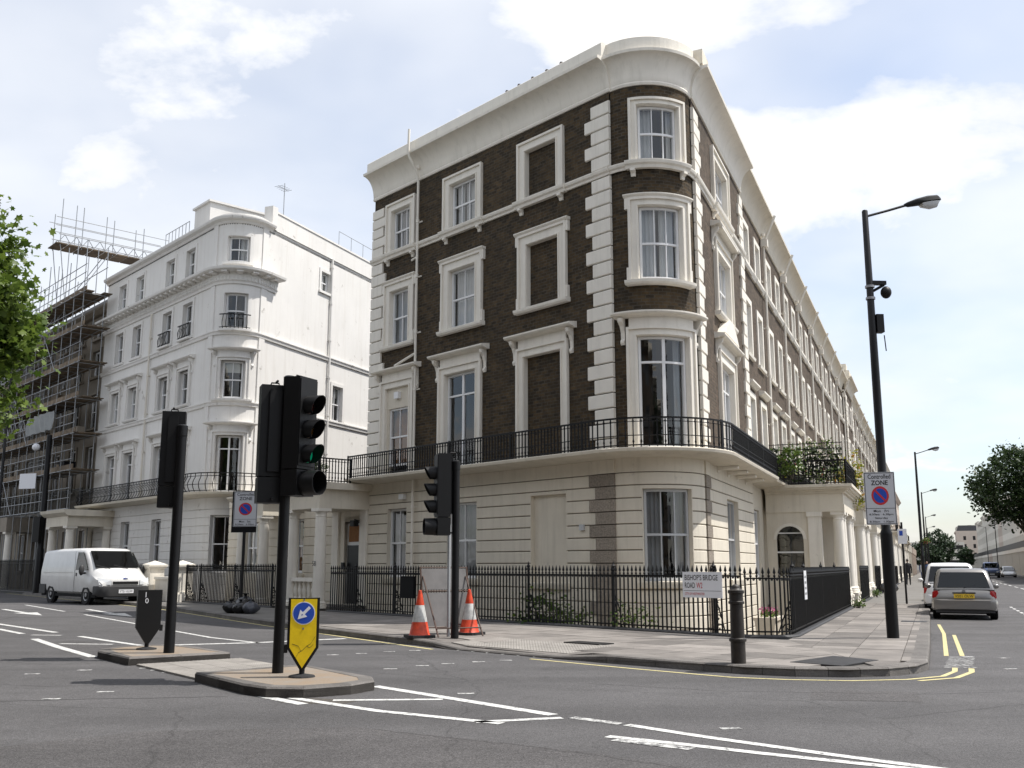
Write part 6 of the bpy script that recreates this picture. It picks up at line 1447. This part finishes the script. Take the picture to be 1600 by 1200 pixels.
bag('black rubbish bag at the left end of the heap', (*(b0 + dl * .48), .12), .24, seed=1); bag('black rubbish bag low in the front of the heap', (*(b0 + dl * .1 + NL * .22), .12), .23, seed=2); bag('black rubbish bag standing tallest at the back of the heap', (*(b0 - NL * .2), .12), .34, seed=3)
bag('black rubbish bag at the front right of the heap', (*(b0 - dl * .3 + NL * .1), .12), .24, seed=4); bag('grey blue rubbish bag at the right end of the heap', (*(b0 - dl * .62 - NL * .05), .12), .25, 'bag_grey', seed=5)
p = VI + DR * 32.3 + NR * 3.1; bag('grey rubbish bag against the second porch up the street', (p.x, p.y, .12), .4, 'bag_grey', 8); p = VI + DR * 33.4 + NR * 3.2; bag('black rubbish bag against the second porch up the street', (p.x, p.y, .12), .36, 'bag_black', 9)
# ================================================================== vehicles  (local frame: x across, +y ahead, z up)
def loft(secs, T, name, m, smooth=True, ang=40):
    mb = MB(); rings = []
    for y, half in secs:
        full = [(x, z) for x, z in half] + [(-x, z) for x, z in half[::-1] if abs(x) > 1e-6]; rings.append([mb.vert(x, y, z) for x, z in full])
    n = len(rings[0])
    for a, b in zip(rings, rings[1:]):
        for i in range(n): mb.f.append((a[i], a[(i + 1) % n], b[(i + 1) % n], b[i]))
    mb.f.append(tuple(rings[0])); mb.f.append(tuple(rings[-1][::-1])); return mb.build(name, m, T, smooth=smooth, ang=ang)
def sec(zb, zbelt, zt, wb, wm, wt): return [(0, zb), (wb * .88, zb), (wb, zb + .1), (wm, (zb + zbelt) / 2), (wm * .995, zbelt), (wt + (wm - wt) * .16, zt - .12), (wt - .03, zt - .05), (wt - .14, zt - .005), (0, zt + .015)]
QC = [Vector((0, 0, .9))]
def qp(T, name, m, pts, th=.012):
    P = [Vector(p) for p in pts]; n = (P[1] - P[0]).cross(P[2] - P[0]).normalized() * th
    if n.dot(sum(P, Vector()) / len(P) - QC[0]) < 0: n = -n
    mb = MB(); a = [mb.vert(*p) for p in P]; b = [mb.vert(*(p + n)) for p in P]; k = len(P)
    mb.f += [tuple(a[::-1]), tuple(b)] + [(a[i], a[(i + 1) % k], b[(i + 1) % k], b[i]) for i in range(k)]; return mb.build(name, m, T)
def wheel(T, x, y, r, w=.2, arch=True):
    s = 1 if x > 0 else -1; X = Matrix.Translation((x, y, r)) @ Matrix.Rotation(math.pi / 2 * s, 4, 'Y'); mb = MB(); mb.X = X
    mb.lathe([(r * .62, -w / 2), (r * .93, -w / 2), (r, -w * .3), (r, w * .3), (r * .93, w / 2), (r * .62, w / 2), (r * .6, w * .3)], n=24); W = mb.build('wheel', 'tyre', T, smooth=True)
    mb = MB(); mb.X = X; mb.lathe([(r * .62, w * .1), (r * .6, w * .42), (r * .5, w * .36), (r * .22, w * .3), (r * .2, w * .45), (.01, w * .46)], n=16); mb.build('rim', 'wheel_steel', W, smooth=True)
    if arch:
        X2 = Matrix.Translation((x + s * (w / 2 + .012 - .04), y, r * 1.05)) @ Matrix.Rotation(math.pi / 2 * s, 4, 'Y'); mb = MB(); mb.X = X2; mb.lathe([(r * 1.2, -.06), (r * 1.2, -.0), (.01, .0)], n=24); mb.build('wheel_arch', 'black_matte', T)
def van(label, loc, rz, m='van_white', plate='YT51 KUW', sc=1.0):
    QC[0] = Vector((0, 0, .9)); T = thing('van', label, 'van', loc, rz, scale=sc)
    loft([(-2.42, sec(.45, 1.15, 1.80, .90, .93, .82)), (-2.38, sec(.38, 1.15, 1.92, .93, .97, .86)), (-1.2, sec(.34, 1.15, 1.97, .94, .985, .87)), (.55, sec(.34, 1.15, 1.98, .94, .985, .87)), (.95, sec(.34, 1.15, 1.96, .94, .985, .855)), (1.12, sec(.34, 1.15, 1.88, .94, .985, .83)), (1.5, sec(.34, 1.12, 1.52, .94, .98, .83)), (1.82, sec(.34, 1.05, 1.24, .93, .97, .82)), (2.15, sec(.34, .9, 1.10, .91, .95, .8)), (2.38, sec(.36, .8, .98, .86, .9, .72)), (2.46, sec(.38, .7, .90, .78, .82, .6))], T, 'body', m)
    # windscreen, door glass
    qp(T, 'windscreen', 'car_glass', [(-.74, 1.165, 1.865), (-.80, 1.80, 1.275), (.80, 1.80, 1.275), (.74, 1.165, 1.865)], .02)
    for s in (-1, 1):
        P = [(s * .955, .60, 1.20), (s * .955, 1.60, 1.20), (s * .93, 1.36, 1.50), (s * .90, 1.04, 1.82), (s * .895, .60, 1.82)]; qp(T, 'side_window', 'car_glass', P if s > 0 else P[::-1], .03)
        mb = MB(); mb.box(s * .985 - .006, s * .985 + .006, -2.1, .4, 1.10, 1.13); mb.build('side_moulding', m, T)
        mb = MB(); mb.ball((s * 1.13, 1.42, 1.2), (.10, .07, .19), 10, 7); mb.tube([(s * .95, 1.42, 1.1), (s * 1.12, 1.42, 1.08)], .035, 6); mb.build('mirror', 'car_plastic', T, smooth=True)
        mb = MB(); mb.box(s * .975 - .02, s * .975 + .02, .66, .74, .98, 1.10); mb.build('door_handle', 'car_plastic', T)
        qp(T, 'headlamp', 'lamp_clear', [(s * .90, 2.37, .69), (s * .52, 2.475, .69), (s * .52, 2.455, .84), (s * .92, 2.25, .93)], .035)
        mb = MB(); mb.box(s * .992 - .004, s * .992 + .004, .56, .568, .42, 1.85); mb.build('door_seam', 'car_plastic', T)
        wheel(T, s * .86, 1.48, .335); wheel(T, s * .86, -1.45, .335)
        mb = MB(); mb.box(s * .955 - .02, s * .955 + .04, -2.4, -1.88, .34, .68); mb.build('corner_bumper', 'car_plastic', T)
    loft([(2.08, [(0, .3), (.9, .3), (.985, .36), (.985, .62), (.95, .66), (0, .66)]), (2.35, [(0, .28), (.88, .28), (.95, .36), (.94, .62), (.9, .66), (0, .66)]), (2.5, [(0, .28), (.74, .28), (.8, .36), (.8, .60), (.76, .65), (0, .65)]), (2.56, [(0, .30), (.55, .30), (.6, .36), (.6, .58), (.56, .62), (0, .62)])], T, 'front_bumper', 'car_plastic')
    qp(T, 'grille', 'black_matte', [(-.46, 2.49, .71), (.46, 2.49, .71), (.46, 2.47, .80), (-.46, 2.47, .80)], .02); qp(T, 'grille_surround', m, [(-.5, 2.478, .68), (.5, 2.478, .68), (.5, 2.455, .84), (-.5, 2.455, .84)], .012)
    mb = MB(); mb.extr([(.1 * math.cos(t), .895 + .04 * math.sin(t)) for t in [k * math.pi / 8 for k in range(16)]], 2.43, 2.46); mb.build('badge', 'sign_blue', T)
    MB().box(-.27, .27, 2.555, 2.575, .40, .53).build('number_plate', 'sign_white', T); text(plate, 'plate_lettering', 'sign_black', T, place((.24, 2.5765, .425), math.pi), .08, .48)
    for x in (-.35, .3):
        mb = MB(); mb.tube([(x, 1.86, 1.25), (x + .45, 1.72, 1.37)], .012, 5); mb.build('wiper', 'car_plastic', T)
    MB().box(-.93, .93, -2.3, 2.2, .26, .36).build('underbody', 'black_matte', T)
    return T
van('white delivery van parked facing the junction by the left kerb', (-17.3, 42.0, 0), R(-133), sc=1.12)
def hatch(name, label, loc, rz, m, L=3.65, w=.855, h=1.55, plate=None, tall=True, rear_detail=True, group='cars parked up the street', sc=1.0):
    """small car with its tail at y=0"""
    QC[0] = Vector((0, L / 2, .8)); T = thing(name, label, 'car', loc, rz, group, scale=sc)
    bz = h * .585
    loft([(0, sec(.34, .6, bz - .1, w * .84, w * .88, w * .80)), (.06, sec(.28, .62, bz - .02, w * .92, w * .96, w * .88)), (.3, sec(.24, .64, bz, w * .96, w, w * .93)), (1.2, sec(.22, .66, bz, w * .96, w, w * .94)), (L - 1.0, sec(.22, .66, bz, w * .96, w, w * .93)), (L - .5, sec(.22, .62, bz - .1, w * .95, w * .98, w * .86)), (L - .12, sec(.26, .5, bz - .28, w * .88, w * .9, w * .74)), (L, sec(.3, .45, bz - .36, w * .7, w * .74, w * .55))], T, 'body', m)
    g = lambda zt, wt: [(0, bz - .06), (w * .93, bz - .06), (w * .93, bz), (wt + .03, zt - .12), (wt - .02, zt - .04), (wt - .12, zt), (0, zt + .012)]
    loft([(.10, g(bz + .02, w * .9)), (.2, g(bz + .22, w * .87)), (.36, g(h - .08, w * .77)), (.5, g(h - .01, w * .765)), (1.2, g(h, w * .765)), (2.0, g(h - .02, w * .75)), (2.35, g(h - .16, w * .76)), (L - .78, g(bz + .03, w * .86))], T, 'cabin', m)
    qp(T, 'rear_window', 'car_glass', [(-w * .80, .118, bz + .05), (w * .80, .118, bz + .05), (w * .68, .335, h - .12), (-w * .68, .335, h - .12)], .03)
    for s in (-1, 1):
        P = [(s * w * .915, .55, bz + .03), (s * w * .915, L - 1.15, bz + .03), (s * w * .80, 2.2, h - .15), (s * w * .80, .62, h - .13)]; qp(T, 'side_window', 'car_glass', P if s > 0 else P[::-1], .025)
        if rear_detail: qp(T, 'tail_lamp', 'tail_red', [(s * w * .74, .03, .60), (s * w * .97, .075, .60), (s * w * .965, .085, .76), (s * w * .90, .085, bz - .03), (s * w * .80, .06, bz - .03)], .03)
        mb = MB(); mb.ball((s * (w + .1), L - 1.2, bz + .06), (.1, .06, .075), 8, 6); mb.build('mirror', m if rear_detail else 'car_plastic', T, smooth=True)
        wheel(T, s * (w - .1), .62, .30); wheel(T, s * (w - .1), L - .72, .30)
    qp(T, 'windscreen', 'car_glass', [(w * .80, L - .82, bz + .05), (-w * .80, L - .82, bz + .05), (-w * .68, 2.2, h - .1), (w * .68, 2.2, h - .1)], .02)
    if rear_detail:
        loft([(-.10, [(0, .30), (w * .72, .30), (w * .78, .36), (w * .78, .50), (w * .74, .54), (0, .54)]), (-.04, [(0, .27), (w * .9, .27), (w * .95, .34), (w * .95, .52), (w * .9, .57), (0, .57)]), (.22, [(0, .25), (w * .97, .25), (w * 1.01, .32), (w * 1.01, .52), (w * .98, .57), (0, .57)])], T, 'rear_bumper', m)
        MB().box(-w * .9, w * .9, -.02, .2, .2, .29).build('bumper_valance', 'car_plastic', T)
        MB().box(-.27, .27, -.025, -.005, .60, .72).build('number_plate', 'plate_yellow', T); text(plate or 'V501 OLW', 'plate_lettering', 'sign_black', T, place((-.24, -.0265, .622)), .075, .48)
        mb = MB(); mb.tube([(.0, .10, bz + .05), (.32, .15, bz + .13)], .013, 5); mb.build('wiper', 'car_plastic', T); MB().box(-.3, .3, -.02, .06, .735, .765).build('boot_handle', 'car_plastic', T)
        mb = MB(); mb.extr([(.045 * math.cos(t), .80 + .045 * math.sin(t)) for t in [k * math.pi / 8 for k in range(16)]], -.01, .03); mb.build('badge', 'wheel_steel', T)
    MB().box(-w * .9, w * .9, .2, L - .2, .16, .28).build('underbody', 'black_matte', T)
    return T
ST = R(-22.6)
def sp_(o, d): p = NR * o + DR * d; return (p.x, p.y, 0)
hatch('parked_car', 'silver grey hatchback parked nearest on the right street kerb', sp_(.75, 31.6), ST, 'car_silver', h=1.43)
hatch('parked_car', 'white car parked just in front of the silver grey hatchback', sp_(.5, 36.6), ST, 'car_white', L=4.2, w=.87, h=1.60, rear_detail=True, plate='R214 GLP')
hatch('parked_car', 'dark car parked beyond the white one, by the second street lamp', sp_(.8, 43.5), ST, 'car_dark', L=4.2, w=.86, h=1.45)
for k, (d, m_, lab) in enumerate(((60, 'car_pale', 'pale parked car farther up the left kerb'), (74, 'car_red', 'red parked car far up the left kerb'), (92, 'car_dark', 'small dark parked car far up the left kerb'))): hatch('parked_car', lab, sp_(1.1, d), ST, m_, L=4.1, h=1.46)
hatch('parked_car', 'silver car facing us across the street beside the blue van', sp_(9.3, 154), ST + math.pi, 'car_pale', L=4.2, h=1.45)
hatch('parked_car', 'dark red car cut by the right edge of the picture', sp_(8.3, 96), ST + math.pi, 'car_dark', L=4.2, h=1.45)
V2_ = van('blue van driving towards us far up the street', sp_(6.9, 146), ST + math.pi, 'car_blue', plate='LK02 FZA'); V2_['label'] = 'blue van driving towards us far up the street'
for d, o, lab in ((196, 5.2, 'tiny white car far away at the end of the street'), (225, 3.2, 'tiny dark car far away at the end of the street')): hatch('parked_car', lab, sp_(o, d), ST + math.pi * (o > 4), 'car_white' if o > 4 else 'car_dark', L=4.2, h=1.5)

# ================================================================== people
def person(label, loc, rz, top, legs, stride=.22, sc=1.0):
    T = thing('person', label, 'person', loc, rz, scale=sc)
    V = [(0, 0, .95), (0, .01, 1.15), (0, 0, 1.40), (0, .01, 1.50), (0, .02, 1.56), (.10, 0, .90), (.10, stride * .5, .50), (.10, stride, .06), (.10, stride + .16, .035), (-.10, 0, .90), (-.10, -stride * .3, .50), (-.10, -stride, .08), (-.10, -stride + .14, .035), (.19, 0, 1.41), (.25, -.03, 1.14), (.24, .1, .90), (.24, .14, .80), (-.19, 0, 1.41), (-.25, .0, 1.14), (-.24, -.06, .90), (-.24, -.05, .80)]
    E_ = [(0, 1), (1, 2), (2, 3), (3, 4), (0, 5), (5, 6), (6, 7), (7, 8), (0, 9), (9, 10), (10, 11), (11, 12), (2, 13), (13, 14), (14, 15), (15, 16), (2, 17), (17, 18), (18, 19), (19, 20)]
    rad = [(.15, .11), (.15, .11), (.17, .11), (.065, .065), (.055, .055), (.095, .095), (.07, .07), (.045, .045), (.035, .03), (.095, .095), (.07, .07), (.045, .045), (.035, .03), (.07, .07), (.05, .05), (.038, .038), (.03, .04), (.07, .07), (.05, .05), (.038, .038), (.03, .04)]
    me = bpy.data.meshes.new('body'); me.from_pydata(V, E_, []); me.materials.append(M[legs]); o = link('body', me, T)
    sk = o.modifiers.new('skin', 'SKIN'); o.modifiers.new('sub', 'SUBSURF').levels = 1; o.modifiers['sub'].render_levels = 1
    for i, r_ in enumerate(rad): me.skin_vertices[0].data[i].radius = r_
    me.skin_vertices[0].data[0].use_root = True
    mb = MB(); mb.ball((0, .03, 1.66), (.078, .095, .12), 12, 9); mb.ball((0, .125, 1.65), (.014, .02, .025), 6, 4); mb.build('head', 'skin', o, smooth=True)
    mb = MB(); mb.ball((0, .005, 1.69), (.088, .1, .112), 12, 8); mb.build('hair', 'hair', o, smooth=True)
    mb = MB(); rings = [[mb.vert(w * math.cos(a), d * math.sin(a), z) for a in [2 * math.pi * k / 14 for k in range(14)]] for z, w, d in ((.80, .20, .16), (1.0, .185, .14), (1.2, .18, .135), (1.36, .215, .135), (1.46, .16, .11), (1.50, .07, .07))]
    for a, b in zip(rings, rings[1:]):
        for i in range(14): mb.f.append((a[i], a[(i + 1) % 14], b[(i + 1) % 14], b[i]))
    mb.build('jacket', top, o, smooth=True)
    return T
def pv(o, d): p = NR * o + DR * d; return (p.x, p.y, .12)
person('person in black walking away up the right pavement', pv(-1.75, 80), ST, 'cloth_black', 'cloth_black', sc=1.06)
person('person in pale top farther up the right pavement', pv(-1.0, 104), ST + .4, 'cloth_white', 'cloth_blue')
person('person in red top farther up the right pavement', pv(-.7, 112), ST + math.pi, 'cloth_red', 'cloth_black')
person('person in dark clothes beside the farther parked cars', pv(-.5, 95), ST + math.pi, 'cloth_blue', 'cloth_black')

# ================================================================== trees and plants
def crown_pts(rg, blobs, nclump, per, cr, hollow=.55):
    pts = []; cl = []
    for (c, r, wgt) in blobs:
        for _ in range(int(nclump * wgt)):
            d = Vector((rg.gauss(0, 1), rg.gauss(0, 1), rg.gauss(0, 1))).normalized() * (hollow + (1 - hollow) * rg.random() ** .5); cc = Vector(c) + Vector((d.x * r[0], d.y * r[1], d.z * r[2])); cl.append(cc)
            s = cr * rg.uniform(.6, 1.35); nn = int(per * rg.uniform(.6, 1.4))
            for _ in range(nn):
                g_ = Vector((rg.gauss(0, 1), rg.gauss(0, 1), rg.gauss(0, .6))) * s * .5; pts.append(tuple(cc + g_))
    return pts, cl
def tree(name, label, loc, th, tr, blobs, nclump, per, cr, leaf, m, seed, group=None, shape=0, limbs=10):
    rg_ = random.Random(seed); T = thing(name, label, 'tree', loc, 0, group); pts, cl = crown_pts(rg_, blobs, nclump, per, cr)
    mb = MB(); mb.tube([(0, 0, -.1), (.05, 0, th * .3), (-.04, .06, th * .7), (0, 0, th)], [tr * 1.25, tr, tr * .85, tr * .7], 12)
    for k in range(limbs):
        c = cl[rg_.randrange(len(cl))]; m0 = Vector((0, 0, th * rg_.uniform(.75, 1.0))); mid = m0.lerp(c, .5) + Vector((rg_.uniform(-.4, .4), rg_.uniform(-.4, .4), rg_.uniform(.1, .8))); mb.tube([tuple(m0), tuple(mid), tuple(c)], [tr * .45, tr * .25, tr * .06], 7)
    mb.build('trunk', 'bark', T, smooth=True); leaves('crown', m, T, pts, leaf, shape=shape, seed=seed); return T
tree('plane_tree', 'leafy plane tree reaching in from the left edge', (-18.6, 23.8, .12), 4.6, .3, [((3.5, .3, 7.8), (2.7, 3.0, 3.3), 1.0), ((1.0, 0, 7.9), (3.6, 3.6, 3.6), .8), ((3.3, .2, 5.3), (2.3, 2.4, 1.7), .6)], 170, 120, .8, .20, 'leaf_plane', 11, shape=1, limbs=16)
p = NR * 11.2 + DR * 140
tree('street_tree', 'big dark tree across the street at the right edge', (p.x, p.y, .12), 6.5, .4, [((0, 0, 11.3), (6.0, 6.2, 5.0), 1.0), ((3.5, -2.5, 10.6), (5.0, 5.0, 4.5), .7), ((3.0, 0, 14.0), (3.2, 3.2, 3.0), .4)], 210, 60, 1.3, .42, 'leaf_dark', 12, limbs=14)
for k, (o, d, h, r, lab, m_) in enumerate(((8.4, 300, 6.5, 2.0, 'small pointed tree in front of the tan house far up the street', 'leaf_far'), (1.8, 330, 12.5, 5, 'tall dark tree behind the far office block', 'leaf_far'), (-2.2, 345, 9.5, 4.6, 'round dark tree left of the tallest one at the street end', 'leaf_far'), (0.4, 310, 6.5, 2.7, 'low dark tree right in front of the street end', 'leaf_far'))):
    p = NR * o + DR * d; tree('street_tree', lab, (p.x, p.y, 0), h * .35, .25, [((0, 0, h * .58), (r * .9, r * .9, h * .40), 1.0)], 110, 34, r * .26, max(.5, r * .13), m_, 20 + k, group='trees at the street end', limbs=4)
def plant(name, label, loc, m_, blobs, n, per, cr, leaf, seed, pot=None, flowers=None, cat='plant', group=None):
    T = thing(name, label, cat, loc, 0, group); rg_ = random.Random(seed); pts, cl = crown_pts(rg_, blobs, n, per, cr, .2)
    leaves('foliage', m_, T, pts, leaf, seed=seed)
    mb = MB()
    for c in cl[:8]: mb.tube([(0, 0, 0), (c.x * .5, c.y * .5, c.z * .6), tuple(c)], [.02, .014, .006], 5)
    mb.build('stems', 'bark', T)
    if flowers:
        fm, nf, fs = flowers; leaves('flowers', fm, T, [pts[rg_.randrange(len(pts))] for _ in range(nf)], fs, seed=seed + 1)
    if pot:
        pm, r0, r1, h_ = pot; MB().lathe([(r0, -h_), (r1, -.02), (r1 * 1.08, -.02), (r1 * 1.08, .03), (r1 * .95, .03), (r1 * .9, -.03)], n=16).build('pot', pm, T, smooth=True)
    return T
p = VI + DL * 3.2 + NL * 1.5
plant('shrub', 'straggly green shrub growing behind the left railing', (p.x, p.y, -.6), 'leaf_pot', [((0, 0, 1.0), (.7, .5, .55), 1.0), ((.2, .1, .6), (1.1, .5, .45), .8)], 26, 34, .34, .09, 31)
p = PF(-PF.arc - 3.1, -.3, 0); plant('shrub', 'thin weed climbing the left railing beside the shrub', (p[0], p[1], -.2), 'leaf_pot', [((0, 0, .55), (.5, .3, .4), 1.0)], 12, 22, .25, .07, 32)
for k, (s, o, m_, fl_, lab, sc_) in enumerate(((11.3, 1.15, 'leaf_pot', ('petal_red', 10, .12), 'bushy green plant with a red flower at the end of the long balcony', .75), (12.95, .35, 'leaf_yellow', ('petal_orange', 50, .12), 'yellow flowering plant on the near corner of the first porch', .7), (17.7, 2.5, 'leaf_yellow', ('petal_orange', 70, .14), 'trailing yellow plant hanging off the first porch roof', 1.15), (17.0, 1.5, 'leaf_pot', ('petal_red', 4, .2), 'tall green plant at the far end of the first porch roof', 1.5))):
    plant('balcony_plant', lab, tloc(s, o, 4.35 if k else 4.4), m_, [((0, 0, .75 * sc_), (.55 * sc_, .5 * sc_, .7 * sc_), 1.0)] + ([((.2, -.2, .1), (.5, .5, .7), .7)] if k == 2 else []), 22, 26, .30, .11, 40 + k, flowers=fl_, group='plants on the porch roofs')
T = thing('trellis', 'black trellis screen with ivy on the first porch roof', 'trellis', tloc(12.75, 1.45, 4.35), TR - math.pi / 2)
mb = MB(FLAT)
for k in range(16): mb.box(-1.25 + k * .165, -1.232 + k * .165, -.012, .012, 0, 1.45)
for k in range(7): mb.box(-1.25, 1.25, -.015, .015, .2 * k + .2, .2 * k + .225)
mb.build('lattice', 'iron', T)
rg_ = random.Random(77); leaves('ivy', 'leaf_dark', T, [(rg_.uniform(-1.2, 1.2), rg_.uniform(.02, .3), rg_.uniform(.1, 1.3)) for _ in range(1100)], .12, seed=5)
p = PI_(V_(4.6), 1.15, 0); T = thing('flower_box', 'stone trough of purple flowers seen through the right railing', 'planter', (p[0], p[1], -.35), TR); MB(FLAT).prism([(-.22, 0), (.22, 0), (.27, .42), (.3, .42), (.3, .5), (-.3, .5), (-.3, .42), (-.27, .42)], -.75, .75).build('trough', 'planter_stone', T)
leaves('foliage', 'leaf_pot', T, [(rg_.uniform(-.65, .65), rg_.uniform(-.2, .2), rg_.uniform(.5, .66)) for _ in range(160)], .09, seed=6); leaves('flowers', 'petal_pink', T, [(rg_.uniform(-.65, .65), rg_.uniform(-.2, .2), rg_.uniform(.6, .74)) for _ in range(110)], .07, seed=7)
for k, (d, lab) in enumerate(((2.2, 'ball shaped potted plant on the roof terrace beside the white wall'), (1.2, 'low potted plant on the roof terrace railing'))):
    p = VI + DL * (15.1 - k * .9) + NL * 1.6; plant('potted_plant', lab, (p.x, p.y, 4.55), 'leaf_dark' if k == 0 else 'leaf_pot', [((0, 0, .32 - k * .1), (.28, .28, .3 - k * .12), 1.0)], 14, 30, .16, .07, 60 + k, pot=('terracotta', .14, .2, .34))
for k, d in enumerate((9.2, 21.8)):
    p = VI + DR * (d + 5.0) + NR * 2.95; plant('weed', 'small green weed at the foot of the %s railing up the street' % ('corner' if k == 0 else 'second'), (p.x - DR.x * 2, p.y - DR.y * 2, .12), 'leaf_pot', [((0, 0, .16), (.2, .25, .15), 1.0)], 10, 20, .14, .07, 70 + k)
p = NR * -.4 + DR * 70; plant('hanging_basket', 'hanging basket of red flowers on the second street lamp', (p.x, p.y, 3.1), 'leaf_pot', [((0, 0, 0), (.3, .3, .25), 1.0)], 12, 20, .2, .1, 80, flowers=('petal_red', 50, .1))

# ================================================================== our side of the street, unseen: terrace and trees added to cut sky light
for k in range(4):
    s0 = -46 + 30 * k; p = NL * 7.5 + DL * s0
    T = thing('sky_block_terrace', 'unseen brown brick terrace block behind the viewer, added to cut sky light, %s along' % ORD[k], 'building', (p.x, p.y, 0), R(132), 'unseen terrace added to cut sky light'); w = 29.9; F = FLAT
    hh = [(1.6 + 2.8 * i, 1.15, a, b) for i in range(10) for a, b in ((1.1, 3.3), (4.9, 7.3), (8.9, 10.8), (12.2, 13.6))]
    wall(F, T, -w, 0, -.5, 15.2, [(u - w, a, b, c) for u, a, b, c in hh], 'brick_brown', rev=.25)
    MB(F).prism([(-.3, 14.4), (.05, 14.4), (.5, 15.0), (.5, 15.2), (-.3, 15.6)], -w, 0).build('cornice', 'stucco_cream', T)
    for u, a, b, c in hh: MB(F).box(u - w - .5, u - w + .5, -.2, -.17, b + .05, c - .05).build('window', 'white_paint' if False else 'pole_grey', T)
    MB(F).box(-w + .1, -.1, -9, -.4, -.5, 15.1).build('interior', 'dark_room', T)
for k, (s, o) in enumerate(((-30, 1.5), (-17, 2.2), (12, 5.2), (27, 5.4))):
    p = NL * o + DL * s
    tree('plane_tree', 'unseen plane tree behind the viewer, added to cut sky light, %s along' % ORD[k], (p.x, p.y, 0), 5.2, .3, [((0, 0, 9.0), (4.6, 4.6, 3.8), 1.0)], 70, 40, 1.3, .42, 'leaf_dark', 90 + k, 'unseen trees added to cut sky light', limbs=8)
